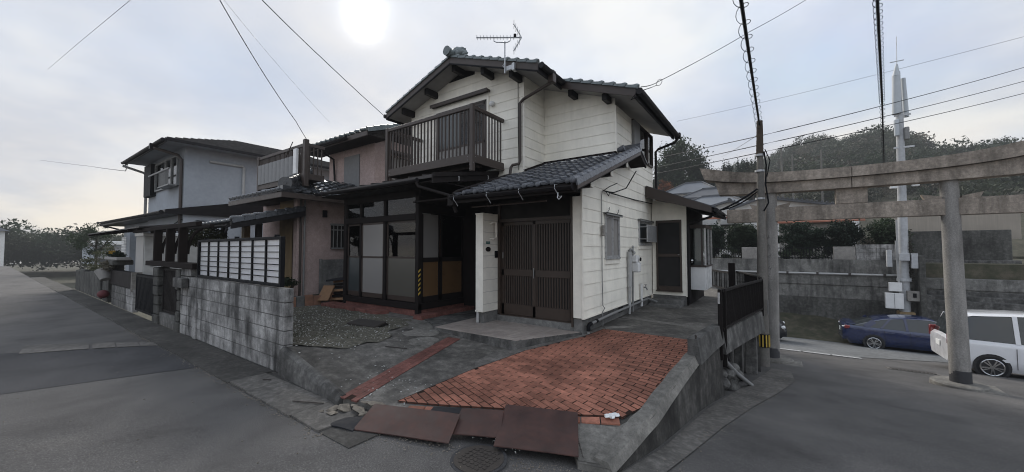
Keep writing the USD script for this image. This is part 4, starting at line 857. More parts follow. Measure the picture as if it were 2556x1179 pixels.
def porch_tile(i, j, x0, nocrop=True):
    y = PY0 - .04 + j * PV * c2; o = np.array([x0 + i * PU, y, pz(y) + .012]); jit = rnd.uniform(-.004, .004)
    us = prof_u * PU; up = 0.034 + jit; L = PV * 1.08
    lo = np.array([o + (u, 0, 0) + N2 * (h + up) for u, h in zip(us, prof_h)]); hi = np.array([o + (u, 0, 0) + S2 * L + N2 * (h + .004) for u, h in zip(us, prof_h)]); ba = lo - N2 * .026
    # the notched lower right corner of a pantile
    lo[-3:] += S2 * .02; ba[-3:] += S2 * .02
    n = 9; v = np.vstack([lo, hi, ba]); f = [[k, k + 1, n + k + 1] for k in range(n - 1)] + [[k, n + k + 1, n + k] for k in range(n - 1)] + [[2 * n + k, 2 * n + k + 1, k + 1] for k in range(n - 1)] + [[2 * n + k, k + 1, k] for k in range(n - 1)]
    mb = MB().add(v, f)
    if j == 0:
        e = o + (PU * .91, -.004, .045); mb.cyl(e + (0, -.03, -.012), e + (0, .05, .006), .042, .040, 10); mb.sphere(e + (0, -.03, -.012), .043, 1, (1, .5, 1))
    obj('tile', mb, 'tile_dark', pr_, smooth=35)
nj = int((7.87 - PY0) / (PV * c2)) + 1
for j in range(nj):
    for i in range(9):
        x = -4.86 + i * PU
        ytop = PY0 + j * PV * c2
        if ytop > 6.85 and x < -4.6: continue
        if x + PU > -2.44: continue
        porch_tile(i, j, -4.86)
for k in range(14):
    y = PY0 - .04 + k * .237
    if y > 8.3: break
    a = np.array([-2.40, y, pz(y)]); mb = MB()
    mb.slab([a + N2 * .075 + (.02, 0, 0), a + S2 * .25 + N2 * .06 + (.02, 0, 0), a + S2 * .25 + N2 * -.02 + (.03, 0, 0), a + N2 * -.03 + (.03, 0, 0)], (1, 0, 0), .03)
    mb.tube([a + (-.05, 0, 0) + N2 * .062, a + (-.05, 0, 0) + S2 * .12 + N2 * .055, a + (-.05, 0, 0) + S2 * .26 + N2 * .04], [.058, .052, .045], 10); mb.sphere(a + (-.05, 0, 0) + N2 * .062, .058, 1, (1, .6, 1))
    obj('verge_tile', mb, 'tile_dark', pr_, smooth=40)
for k in range(2):
    y = 8.42 + k * .2; z = pz(8.35) - .07 - k * .1
    obj('verge_tile', MB().slab([(-2.75, y - .02, z + .08), (-2.37, y - .02, z + .08), (-2.37, y + .24, z - .03), (-2.75, y + .24, z - .03)], (0, .4, 1), .03).tube([(-2.45, y - .02, z + .08), (-2.45, y + .24, z - .03)], .05, 8), 'tile_dark', pr_, smooth=40)
obj('ridge', MB().tube([(-2.37, 8.35, pz(8.35) + .07), (-2.75, 8.35, pz(8.35) + .07)], .085, 10).box(-2.75, -2.40, 8.27, 8.43, pz(8.35) - .02, pz(8.35) + .07).cyl((-2.77, 7.98, 3.96), (-2.62, 7.98, 4.0), .05, .075, 10), 'tile_dark', pr_, smooth=40)
obj('flashing', MB().beam((-4.55, 7.85, pz(7.85) + .08), (-2.75, 7.85, pz(7.85) + .08), .09, .05).beam((-4.545, 6.98, pz(6.98) + .08), (-4.53, 7.86, pz(7.86) + .08), .07, .05), 'dark_wood', pr_)
obj('flashing_white', MB().beam((-4.5, 7.80, pz(7.80) + .05), (-2.78, 7.80, pz(7.80) + .05), .05, .03), 'white_enamel', pr_)
obj('roof_pipe', MB().tube([(-4.83, 6.80, 3.46), (-4.84, 6.7, 3.44), (-4.93, 5.2, 2.90), (-4.95, 5.12, 2.84)], .034, 10), 'dark_wood', pr_, smooth=40)
obj('barge_board', MB().prism([(PY0 - .02, pz(PY0) + .0), (8.35, pz(8.35) + .0), (8.8, pz(8.35) - .2), (8.8, pz(8.35) - .32), (8.35, pz(8.35) - .12), (PY0 - .02, pz(PY0) - .12)], 'x', -2.42, -2.385), 'dark_wood', pr_)
obj('barge_strip', MB().prism([(PY0 - .03, pz(PY0) - .04), (8.35, pz(8.35) - .04), (8.35, pz(8.35) - .10), (PY0 - .03, pz(PY0) - .10)], 'x', -2.385, -2.372), 'brown_metal', pr_)
g = MB(); gutter(g, (-4.92, 5.045, 2.775), (-2.44, 5.045, 2.74), .055); obj('gutter', g, 'black_gutter', pr_, smooth=40)
obj('eave_board', MB().box(-4.86, -2.42, 5.085, 5.11, 2.66, 2.80), 'dark_wood', pr_)
gh = MB()
for x in (-4.82, -4.05, -3.38, -2.72): gh.tube([(x, 5.10, 2.80), (x, 5.0, 2.785), (x + .01, 4.985, 2.72), (x + .03, 5.03, 2.66), (x + .05, 5.06, 2.60)], .0065, 5)
gh.tube([(-2.66, 5.0, 2.66), (-2.66, 4.98, 2.58), (-2.63, 4.97, 2.55), (-2.60, 4.98, 2.58), (-2.60, 4.99, 2.60)], .008, 5)
obj('gutter_hanger', gh, 'galvanised', pr_, smooth=40)
obj('conduit', MB().cyl((-4.6, 5.25, 2.585), (-3.0, 5.25, 2.585), .012, None, 6), 'brown_metal', pr_)
for (y, x1) in ((5.95, -2.52), (6.85, -2.5), (7.75, -2.5)):
    z = pz(y) - .10; obj('beam_end', MB().box(-2.9 if y > 6 else -4.95, x1, y - .06, y + .06, z - .15, z, .006), 'dark_wood', pr_)
    obj('beam_cap', MB().box(x1, x1 + .012, y - .058, y + .058, z - .148, z - .002), 'siding_trim', pr_)
# --- windows of the side wall
def side_window(name, w, hood, panes, frame='alu'):
    y0, y1, z0, z1 = w; f = MB(); t = .035
    f.box(-2.80, -2.735, y0, y0 + t, z0, z1).box(-2.80, -2.735, y1 - t, y1, z0, z1).box(-2.80, -2.735, y0 + t, y1 - t, z1 - t, z1).box(-2.80, -2.725, y0 - .01, y1 + .01, z0, z0 + t)
    W = obj(name, f, frame, H)
    for k in range(panes):
        a = y0 + t + (y1 - y0 - 2 * t) * k / panes; b = y0 + t + (y1 - y0 - 2 * t) * (k + 1) / panes; xo = -2.775 + .018 * k
        S_ = obj('sash', MB().box(xo, xo + .018, a, a + .028, z0 + t, z1 - t).box(xo, xo + .018, b - .028, b, z0 + t, z1 - t).box(xo, xo + .018, a + .028, b - .028, z1 - t - .03, z1 - t).box(xo, xo + .018, a + .028, b - .028, z0 + t, z0 + t + .035), frame, W)
    obj('pane', MB().box(-2.768, -2.765, y0 + t, y1 - t, z0 + t, z1 - t), 'glass_frost_grey' if panes == 2 else 'glass_frost_dark', W)
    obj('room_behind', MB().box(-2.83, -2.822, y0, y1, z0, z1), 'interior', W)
    if hood:
        obj('hood', MB().box(-2.77, -2.69, y0 - .06, y1 + .06, z1 + .015, z1 + .04, .004).box(-2.70, -2.69, y0 - .06, y1 + .06, z1 - .01, z1 + .04), 'grey_pipe', W)
    obj('sill_board', MB().box(-2.775, -2.748, y0 - .015, y1 + .015, z0 - .10, z0 - .002, .003), 'siding_trim', W)
    return W
w1 = side_window('window', WIN1, True, 2)
bk = MB()
for y in (7.3, 7.85): bk.tube([(-2.75, y, 2.56), (-2.72, y, 2.60), (-2.72, y + .02, 2.65), (-2.74, y + .03, 2.62)], .008, 5)
obj('pole_hook', bk, 'grey_pipe', w1)
w2 = side_window('window', WIN2, True, 1)
sg = obj('shutter_panel', MB().box(-2.62, -2.60, 9.6, 10.5, 1.99, 2.42, .004), 'shed_side', w2)
lv = MB()
for k in range(16): y = 9.63 + k * .055; lv.box(-2.60, -2.592, y, y + .02, 2.0, 2.41)
obj('rib', lv, 'screen_grey', sg)
obj('bracket', MB().tube([(-2.75, 9.45, 2.36), (-2.61, 9.5, 2.36), (-2.61, 9.62, 2.36)], .012, 6).tube([(-2.75, 9.45, 2.06), (-2.61, 9.5, 2.06), (-2.61, 9.62, 2.06)], .012, 6), 'grey_pipe', w2)
f = MB(); y0, y1, z0, z1 = WINU
f.box(-2.80, -2.72, y1 - .04, y1, z0, z1).box(-2.80, -2.72, y0, y1, z0, z0 + .04).box(-2.80, -2.72, y0, y1, z1 - .03, z1).box(-2.80, -2.73, 9.45, 9.49, z0, z1).box(-2.80, -2.72, 10.2, 10.27, z0, z1)
wu = obj('window', f, 'brown_metal', H)
obj('shutter_case', MB().box(-2.79, -2.70, y0 + .01, 9.45, z0 + .02, z1 - .01, .004), 'screen_grey', wu)
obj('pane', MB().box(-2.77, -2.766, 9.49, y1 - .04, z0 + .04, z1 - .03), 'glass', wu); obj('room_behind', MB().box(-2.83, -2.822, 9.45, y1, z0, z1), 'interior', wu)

# --- back porch with the door, bay window
PYB = 10.62
sided('back_porch_wall', Polygon([(-2.745, .58), (-1.887, .58), (-1.887, 2.95), (-2.745, 3.15)]).difference(sbox(-2.645, .70, -2.0, 2.58)), fy(PYB), .58)
obj('corner_trim', MB().box(-1.91, -1.878, PYB - .012, PYB + .02, .56, 2.95, .004), 'siding_trim', H)
bd = obj('back_door', MB().box(-2.645, -2.60, PYB - .03, PYB + .03, .70, 2.58, .004).box(-2.045, -2.0, PYB - .03, PYB + .03, .70, 2.58, .004).box(-2.60, -2.045, PYB - .03, PYB + .03, 2.51, 2.58, .004).box(-2.60, -2.045, PYB - .02, PYB + .03, .70, .82, .004).box(-2.60, -2.045, PYB - .02, PYB + .02, 1.60, 1.68, .004), 'door_brown', H)
obj('upper_panel', MB().box(-2.60, -2.045, PYB, PYB + .01, 1.68, 2.51), 'interior', bd); obj('lower_panel', MB().box(-2.60, -2.045, PYB, PYB + .01, .82, 1.60), 'interior', bd)
obj('handle', MB().cyl((-2.07, PYB - .02, 1.66), (-2.07, PYB - .06, 1.66), .012).sphere((-2.07, PYB - .07, 1.66), .024), 'chrome', bd)
obj('door_sill', MB().box(-2.66, -1.985, PYB - .06, PYB + .02, .675, .70), 'door_brown', bd)
obj('foundation', MB().box(-2.745, -1.90, PYB + .01, 13, .1, .58), 'foundation', H)
obj('step', MB().box(-2.72, -1.95, 10.20, 10.61, .30, .50, .01), 'foundation', H); obj('step', MB().box(-2.72, -1.95, 10.02, 10.2, .28, .40, .01), 'foundation', H)
obj('wall', MB().box(-2.70, -1.90, PYB + .04, 13.2, .3, 2.8), 'dark_wood', H)
obj('side_cladding', MB().box(-1.895, -1.86, PYB + .02, 13.2, .3, 2.9), 'dark_wood', H)
lr = obj('back_porch_roof', MB().prism([(-2.75, 3.44), (-1.20, 2.80), (-1.20, 2.70), (-2.75, 3.20)], 'y', 10.08, 13.2), 'dark_wood', H)
obj('fascia_board', MB().prism([(-2.75, 3.47), (-1.22, 2.83), (-1.22, 2.68), (-2.75, 3.17)], 'y', 10.04, 10.08), 'brown_metal', lr)
for k in range(9): obj('roof_sheet', MB().prism([(-2.75, 3.455), (-1.14, 2.79), (-1.14, 2.82), (-2.75, 3.485)], 'y', 10.10 + k * .345, 10.10 + k * .345 + .33), 'tile_dark', lr)
g = MB(); gutter(g, (-1.12, 10.05, 2.74), (-1.12, 11.2, 2.735), .05); g.tube([(-1.15, 10.2, 2.68), (-1.25, 10.25, 2.6), (-1.8, 10.6, 2.46), (-1.84, 10.62, 2.40), (-1.84, 10.62, .4)], .03, 8); obj('gutter', g, 'black_gutter', lr, smooth=40)
bw_ = obj('bay_window', MB().box(-1.87, -1.48, 10.98, 12.2, 1.33, 1.38, .004), 'brown_metal', H)
obj('bay_roof', MB().box(-1.87, -1.48, 10.98, 12.2, 2.36, 2.45), 'brown_metal', bw_)
obj('white_panel', MB().box(-1.86, -1.50, 11.0, 12.18, .72, 1.33, .006), 'white_enamel', bw_)
for (x, y) in ((-1.50, 11.0), (-1.58, 11.0), (-1.5, 11.6), (-1.5, 12.16)): obj('post', MB().box(x - .02, x + .02, y, y + .04, 1.38, 2.36), 'alu' if x > -1.55 else 'brown_metal', bw_)
obj('pane', MB().box(-1.86, -1.52, 11.012, 11.016, 1.38, 2.36).box(-1.508, -1.504, 11.03, 12.16, 1.38, 2.36), 'glass', bw_)
obj('curtain', MB().box(-1.80, -1.60, 11.15, 11.16, 1.38, 2.36), 'curtain', bw_)
obj('outlet', MB().cyl((-1.86, 10.8, 1.50), (-1.80, 10.8, 1.50), .05, .06, 12).sphere((-1.80, 10.8, 1.50), .05), 'chrome', H, smooth=40)
# --- conduits, meters on the side wall
obj('low_pipe', MB().tube([(-2.72, 6.22, .22), (-2.72, 6.22, .44), (-2.72, 6.28, .47), (-2.72, 7.4, .50), (-2.72, 10.0, .53), (-2.5, 10.05, .45)], .026, 10), 'grey_pipe', H, smooth=40)
obj('elbow', MB().tube([(-2.72, 6.22, .36), (-2.72, 6.22, .44), (-2.72, 6.28, .47), (-2.72, 6.34, .473)], .036, 10).cyl((-2.72, 6.55, .478), (-2.72, 6.62, .48), .034), 'black_paint', H, smooth=40)
obj('service_cable', MB().tube([(-2.745, 7.0, 2.95), (-2.745, 6.96, 2.85), (-2.745, 6.95, 1.4), (-2.735, 6.94, .72), (-2.72, 7.0, .66), (-2.735, 6.93, .6), (-2.73, 6.92, .34)], .009, 6), 'grey_pipe', H, smooth=40)
obj('cable_box', MB().box(-2.75, -2.70, 6.93, 7.02, 2.06, 2.27, .008), 'render_pale', H)
obj('eave_cable', MB().tube([(-2.5, 8.4, 3.55), (-2.6, 8.0, 3.12), (-2.70, 7.5, 2.97), (-2.735, 7.02, 2.95), (-2.70, 7.4, 2.94), (-2.735, 9.0, 2.99), (-2.735, 10.8, 3.06)], .012, 6).tube([(-2.735, 7.02, 2.95), (-2.68, 7.2, 3.05), (-2.62, 7.5, 3.16)], .009, 5).tube([(-2.73, 7.15, 2.95), (-2.70, 7.22, 2.87), (-2.71, 7.3, 2.95)], .007, 5), 'black_paint', H, smooth=40)

gm = thing('gas_meter', 'pale grey gas meter with risers on the white side wall', 'gas meter', (-2.68, 8.8, 1.5))
obj('meter_body', MB().box(-2.74, -2.60, 8.70, 8.93, 1.50, 1.66, .02).box(-2.74, -2.56, 8.72, 8.92, 1.27, 1.50, .025), 'white_enamel', gm)
obj('dial', MB().cyl((-2.57, 8.86, 1.57), (-2.55, 8.86, 1.57), .045, .04, 14), 'black_paint', gm)
obj('valve', MB().tube([(-2.70, 8.74, 1.66), (-2.70, 8.74, 1.84)], .024, 8).cyl((-2.70, 8.70, 1.72), (-2.70, 8.80, 1.72), .045).sphere((-2.70, 8.74, 1.86), .03), 'light_pipe', gm, smooth=40)
obj('riser', MB().tube([(-2.72, 8.53, 1.75), (-2.72, 8.53, .95)], .055, 10).tube([(-2.72, 8.53, .98), (-2.72, 8.52, .62), (-2.72, 8.50, .34)], [.04, .034, .026], 10), 'light_pipe', gm, smooth=40)
obj('riser', MB().tube([(-2.71, 8.74, 1.28), (-2.71, 8.72, .36)], .022, 8), 'grey_pipe', gm, smooth=40)
obj('link_pipe', MB().tube([(-2.72, 8.53, 1.76), (-2.70, 8.58, 1.80), (-2.70, 8.7, 1.76)], .03, 8), 'grey_pipe', gm, smooth=40)
tap = thing('outdoor_tap', 'small tap and white standpipe low on the white wall by the back steps', 'tap', (-2.72, 9.6, .9))
obj('standpipe', MB().tube([(-2.72, 9.45, .95), (-2.72, 9.45, .40)], .028, 8), 'white_enamel', tap, smooth=40)
obj('spout', MB().tube([(-2.74, 9.72, .84), (-2.68, 9.72, .83), (-2.66, 9.74, .78)], .018, 8).cyl((-2.69, 9.72, .84), (-2.69, 9.72, .90), .012).box(-2.72, -2.66, 9.70, 9.74, .90, .91), 'grey_pipe', tap, smooth=40)

# ------------------------------------------------------------------ loose plates and things on the ground
def plate(name, corners, t, m, label, cat, n=6, warp=.006):
    group = 'steel plates bridging the driveway gutter' if name == 'steel_plate' else None
    c = [np.array(q, float) for q in corners]; mb = MB(); k = n + 1; V = []
    for i in range(k):
        for j in range(k):
            u, v = i / n, j / n; p = (c[0] * (1 - u) + c[1] * u) * (1 - v) + (c[3] * (1 - u) + c[2] * u) * v
            V.append(p + (0, 0, warp * math.sin(u * 3.1) * math.sin(v * 2.3 + .6)))
    top = np.array(V); v = np.vstack([top, top - (0, 0, t)]); f = []; N = k * k
    for i in range(n):
        for j in range(n):
            a, b, cc, d = i * k + j, (i + 1) * k + j, (i + 1) * k + j + 1, i * k + j + 1
            f += [[a, b, cc], [a, cc, d], [N + a, N + cc, N + b], [N + a, N + d, N + cc]]
    ring = [i * k for i in range(n)] + [n * k + j for j in range(n)] + [(n - i) * k + n for i in range(n)] + [n - j for j in range(n)]
    for a, b in zip(ring, ring[1:] + ring[:1]): f += [[a, N + a, N + b], [a, N + b, b]]
    return tag(obj(name, mb.add(v, f), m), label, cat, group)
plate('steel_plate', [(-3.47, 2.19, .018), (-2.50, 2.54, .018), (-2.66, 2.87, .125), (-3.60, 2.525, .125)], .009, 'rust_plate', 'longest rust brown steel plate at the left end of the driveway entrance', 'steel plate')
plate('steel_plate', [(-2.60, 2.66, .03), (-2.16, 2.87, .03), (-2.35, 3.19, .125), (-2.74, 2.98, .125)], .009, 'rust_plate', 'smallest brown steel plate, between the two larger ones', 'steel plate')
plate('steel_plate', [(-2.13, 2.74, .02), (-1.42, 3.02, .02), (-1.70, 3.60, .12), (-2.42, 3.33, .125)], .009, 'rust_plate', 'widest brown steel plate beside the pale concrete corner', 'steel plate')
plate('rubber_mat', [(-3.80, 2.09, .012), (-3.45, 2.17, .016), (-3.52, 2.42, .05), (-3.75, 2.27, .03)], .012, 'rubber', 'black rubber mat sticking out from under the left steel plate', 'mat', warp=.02)
plate('metal_strip', [(-3.02, 2.78, .09), (-2.66, 2.97, .09), (-2.69, 3.06, .105), (-3.05, 2.87, .105)], .012, 'rubber', 'dark blue-grey metal strip lying between the steel plates and bricks', 'metal strip')
rk = thing('rubble_heap', 'broken pale stones heaped at the driveway corner beside the kerb end', 'stones', (-3.95, 2.4, 0))
for (x, y, z, r_) in ((-4.03, 2.33, .05, .085), (-3.92, 2.35, .05, .075), (-3.95, 2.25, .03, .05), (-3.74, 2.45, .06, .07), (-3.80, 2.55, .08, .05), (-4.12, 2.24, .02, .03), (-3.64, 2.42, .05, .045), (-3.58, 2.60, .09, .04), (-3.68, 2.58, .08, .05), (-3.86, 2.45, .06, .04), (-3.5, 2.5, .05, .04)):
    m = trimesh.convex.convex_hull(nr.normal(size=(14, 3)) * (1, .8, .45) * r_ * .8); v = np.array(m.vertices)
    obj('stone', MB().add(v + (x, y, z), m.faces), 'rock', rk)
cr = MB()
for i in range(5):
    c0 = np.array([-1.38 + rnd.uniform(-.06, .05), 3.72 + rnd.uniform(-.05, .04), lz(-1.38, 3.72) + .03]); a = rnd.uniform(0, 6)
    m = trimesh.creation.icosphere(2, .024); v = m.vertices * (1.5, 1, .6); v = v + meshkit.fbm(v * 50 + i * 9)[:, None] * .03
    cr.add(v + c0, m.faces)
tag(obj('plastic_scrap', cr, 'plastic_white'), 'crumpled white plastic scrap at the right front edge of the bricks', 'scrap')
ch = MB()
for i in range(30): t = i / 29; q = np.array([-1.74, 3.56, .07]) * (1 - t) + np.array([-1.38, 3.02, .02]) * t; ch.obox(q, (.014, .007, .006), trimesh.transformations.rotation_matrix(i * 1.57, (.7, -.7, .1))[:3, :3])
tag(obj('chain', ch, 'cast_iron'), 'thin rusty chain lying beside the widest steel plate', 'chain')
a = np.arange(40) * 2 * np.pi / 40
mh = thing('manhole_cover', 'round manhole cover in the asphalt below the steel plates', 'manhole cover', (-2.14, 2.55, 0))
z0 = float(road_z(-2.1, 2.57)) + .004
def flat_disc(mb, cx_, cy_, r_, z, t=.02): mb.cyl((cx_, cy_, z - t), (cx_, cy_, z), r_, r_, 40); return mb
obj('frame', flat_disc(MB(), -2.16, 2.57, .25, z0 + .006), 'asphalt_old', mh); obj('lid', flat_disc(MB(), -2.16, 2.57, .22, z0 + .011), 'cast_iron', mh)
gb = MB()
for i in range(-4, 5):
    for j in range(-4, 5):
        if i * i + j * j < 16: gb.box(-2.16 + i * .046 - .013, -2.16 + i * .046 + .013, 2.57 + j * .046 - .013, 2.57 + j * .046 + .013, z0 + .010, z0 + .016)
obj('tread', gb, 'cast_iron', mh, kind='stuff')
dc = thing('drain_cover', 'square rusty drain cover lying on the yard beside the driveway slope', 'drain cover', (-6.3, 4.15, .35))
zc = lz(-6.3, 4.15) + .035
obj('lid', MB().slab([(-6.66, 4.04, zc + .02), (-6.03, 4.20, zc - .01), (-6.12, 4.52, zc + .03), (-6.72, 4.34, zc + .055)], (0, 0, 1), .03), 'cast_iron', dc)
obj('frame', MB().slab([(-6.70, 4.02, zc - .02), (-5.99, 4.19, zc - .05), (-6.09, 4.55, zc - .01), (-6.76, 4.36, zc + .01)], (0, 0, 1), .08), 'dark_wood', dc)
bs = thing('brick_step', 'low red brick step in front of the glazed sunroom', 'step', (-7.7, 5.2, .3))
for i in range(11):
    x = -9.5 + i * .21; obj('brick', MB().box(x, x + .203, 5.05 + .02 * (i % 2), 5.40, .30, .445 - .012 * (i > 8), .008), 'brick_wine', bs)
b2 = thing('brick_step', 'red brick edging running back along the right side of the sunroom', 'step', (-6.1, 6, .3))
for i in range(9):
    y = 5.30 + i * .215; obj('brick', MB().box(-6.27, -6.02, y, y + .207, .28, .425, .008), 'brick_wine', b2)
st_ = MB()
for (x, y, l, a) in ((-5.05, 3.72, .35, .6), (-5.75, 2.28, .12, .5), (-4.65, 2.16, .4, .45)):
    z = (lz(x, y) if y > 2.5 else .022) + .012; st_.beam((x, y, z), (x + l * math.cos(a), y + l * math.sin(a), (lz(x + l * math.cos(a), y + l * math.sin(a)) if y > 2.5 else .022) + .012), .012, .01)
tag(obj('scrap_rods', st_, 'cast_iron'), 'thin dark rods dropped on the concrete and gutter', 'rods', kind='stuff')

# ------------------------------------------------------------------ TV antenna
an = thing('tv_antenna', 'silver television aerial on a thin mast above the front gable', 'antenna', (-4.69, 6.42, 5.7), )
ax, ay = -4.69, 6.42; at_ = 6.28
obj('mast', MB().tube([(ax, ay, 5.60), (ax, ay, at_)], .016, 8), 'galvanised', an)
obj('bracket', MB().box(ax - .03, ax + .22, ay + .02, ay + .06, 5.66, 5.76, .005).box(ax + .18, ax + .24, ay, ay + .12, 5.62, 5.78, .004).tube([(ax, ay - .03, 5.80), (ax - .03, ay - .03, 5.76), (ax, ay - .03, 5.72)], .008, 5), 'galvanised', an)
bd_ = np.array([.82, .572, .0]); bc = np.array([ax, ay, at_ + .11]); el = np.array([-.572, .82, 0])
obj('boom', MB().tube([bc - bd_ * .62, bc + bd_ * .36], .014, 6), 'galvanised', an)
obj('cradle', MB().tube([bc - bd_ * .24, bc - bd_ * .235 + (0, 0, -.08), bc - bd_ * .18 + (0, 0, -.105), bc + (0, 0, -.11), bc + bd_ * .06 + (0, 0, -.105), bc + bd_ * .115 + (0, 0, -.07), bc + bd_ * .12], .011, 6).sphere(bc + (0, 0, -.11), .026), 'galvanised', an, smooth=40)
for i in range(12):
    t = -.60 + i * .072; obj('element', MB().cyl(bc + bd_ * t - el * .09, bc + bd_ * t + el * .09, .005, None, 5), 'galvanised', an)
obj('balun', MB().obox(bc + bd_ * .22 + (0, 0, .045), (.06, .04, .075), np.column_stack([bd_, el, (0, 0, 1)]), .01), 'black_paint', an)
tip = bc + bd_ * .36
for sg_ in (1, -1):
    d = (-bd_ * .17 + np.array([0, 0, .30 * sg_])); obj('reflector_arm', MB().tube([tip, tip + d], .014, 6), 'galvanised', an)
    for k in range(1, 5): q = tip + d * k / 4.2; obj('element', MB().cyl(q - el * .16, q + el * .16, .005, None, 5), 'galvanised', an)

# ------------------------------------------------------------------ pink neighbour
P = thing('pink_house', 'pink stuccoed neighbour house with hipped tile roof and railed roof deck', 'house', (-11.5, 7, .3))
obj('wall', MB().box(-13.5, -10.5, 5.25, 12, .2, 3.3).box(-10.75, -10.5, 4.9, 5.25, .2, 3.3), 'pink_stucco', P)
obj('tan_wall', MB().box(-11.7, -10.75, 4.98, 5.25, .2, 3.2), 'tan_board', P)
obj('corner_post', MB().box(-10.76, -10.70, 4.9, 4.99, .2, 3.2), 'tan_board', P); obj('corner_post', MB().box(-12.6, -12.4, 4.35, 4.5, .2, 2.75), 'tan_board', P)
obj('downpipe', MB().tube([(-10.46, 4.98, 3.15), (-10.46, 4.98, .3)], .032, 8), 'brown_metal', P); obj('downpipe', MB().tube([(-10.46, 5.08, 3.15), (-10.46, 5.08, .3)], .025, 8), 'grey_pipe', P)
gw = obj('grille_window', MB().box(-10.5, -10.47, 5.84, 6.5, 1.82, 2.52), 'interior', P)
gb = MB().box(-10.47, -10.44, 5.80, 6.54, 2.50, 2.56)
for k in range(5): y = 5.88 + k * .12; gb.box(-10.455, -10.44, y, y + .025, 1.84, 2.5)
gb.box(-10.46, -10.445, 5.84, 6.5, 2.36, 2.39).box(-10.46, -10.445, 5.84, 6.5, 1.82, 1.86)
obj('grille', gb, 'grey_pipe', gw); obj('vent_cap', MB().box(-10.5, -10.44, 5.58, 5.70, 2.72, 2.92, .01), 'black_paint', P)
# hipped lower roof with its tiles on the right slope
HE, HZ, HS = -9.92, 3.24, .42
hr = MB(); apx = np.array([-11.9, 6.3, HZ + 1.95 * HS])
hr.add([(HE, 4.28, HZ), (HE, 9.5, HZ), (-11.9, 9.5, HZ + 1.98 * HS), tuple(apx), (-13.3, 4.28, HZ), (-13.3, 6.3, HZ + 1.98 * HS)], [[0, 1, 2], [0, 2, 3], [0, 3, 5], [0, 5, 4]])
hroof = obj('lower_roof', hr, 'tile_silver', P)
obj('eave_board', MB().box(HE - .02, HE + .02, 4.28, 9.5, HZ - .14, HZ - .005, .004).box(-13.3, HE + .02, 4.24, 4.28, HZ - .14, HZ - .005, .004), 'brown_metal', hroof)
obj('soffit', MB().box(-13.3, HE - .02, 4.28, 9.5, HZ - .06, HZ - .03), 'dark_wood', hroof)
c3 = 1 / math.hypot(1, HS); S3 = np.array([-c3, 0, HS * c3]); N3 = np.array([HS * c3, 0, c3]); cnt = 0
for j in range(8):
    for i in range(13):
        y = 4.45 + i * .27; xx = HE + .03 - j * .24 * c3
        if y - 4.28 < (HE - xx) * .98 - .05: continue
        o = np.array([xx, y, HZ + (HE - xx) * HS + .01]); us = prof_u * .27
        lo = np.array([o + (0, u, 0) + N3 * (h + .034) for u, h in zip(us, prof_h)]); hi = np.array([o + (0, u, 0) + S3 * .26 + N3 * (h + .004) for u, h in zip(us, prof_h)]); ba = lo - N3 * .026
        n = 9; v = np.vstack([lo, hi, ba]); f = [[k, k + 1, n + k + 1] for k in range(n - 1)] + [[k, n + k + 1, n + k] for k in range(n - 1)] + [[2 * n + k, 2 * n + k + 1, k + 1] for k in range(n - 1)] + [[2 * n + k, k + 1, k] for k in range(n - 1)]
        obj('tile', MB().add(v, f), 'tile_silver', hroof, smooth=35)
for i in range(12):
    x = HE - .2 - i * .27; obj('eave_tile', MB().tube([(x, 4.20, HZ + .045), (x, 4.5, HZ + .16)], .05, 8).slab([(x + .02, 4.21, HZ + .035), (x + .25, 4.21, HZ + .035), (x + .25, 4.5, HZ + .14), (x + .02, 4.5, HZ + .14)], (0, -.4, 1), .03), 'tile_silver', hroof, smooth=40)
h0 = np.array([HE - .12, 4.40, HZ + .16]); h1 = np.array([-11.05, 5.40, HZ + .62]); hd = (h1 - h0) / np.linalg.norm(h1 - h0)
hb = obj('hip_ridge', MB().beam(h0, h1, .18, .17).tube([h0 + (0, 0, .12), h1 + (0, 0, .12)], .085, 10), 'tile_silver', hroof, smooth=40)
for k in range(6): q = h0 + hd * (.1 + k * .25) + np.array([0, 0, .12]); obj('ridge_tile', MB().tube([q, q + hd * .20], [.108, .10], 12), 'tile_silver', hb, smooth=40)
dd = np.array([.7, -.7, 0])
obj('ridge_end_ornament', MB().tube([h0 - hd * .02 + dd * .04 + (0, 0, .07), h0 - hd * .02 - dd * .05 + (0, 0, .07)], .165, 18).tube([h0 + dd * .05 + (0, 0, .08), h0 + dd * .075 + (0, 0, .08)], .05, 12).box(h0[0] - .15, h0[0] + .13, h0[1] - .13, h0[1] + .15, h0[2] - .17, h0[2]), 'tile_silver', hb, smooth=40)
obj('ridge_end_ornament', MB().sphere(h1 + (-.1, .1, .22), .13, 2).sphere(h1 + (-.05, .0, .32), .09, 1).sphere(h1 + (-.2, .15, .36), .08, 1).tube([h1 + (0, 0, .12), h1 + (-.05, .02, .3)], .07, 8), 'tile_silver', hb, smooth=40)
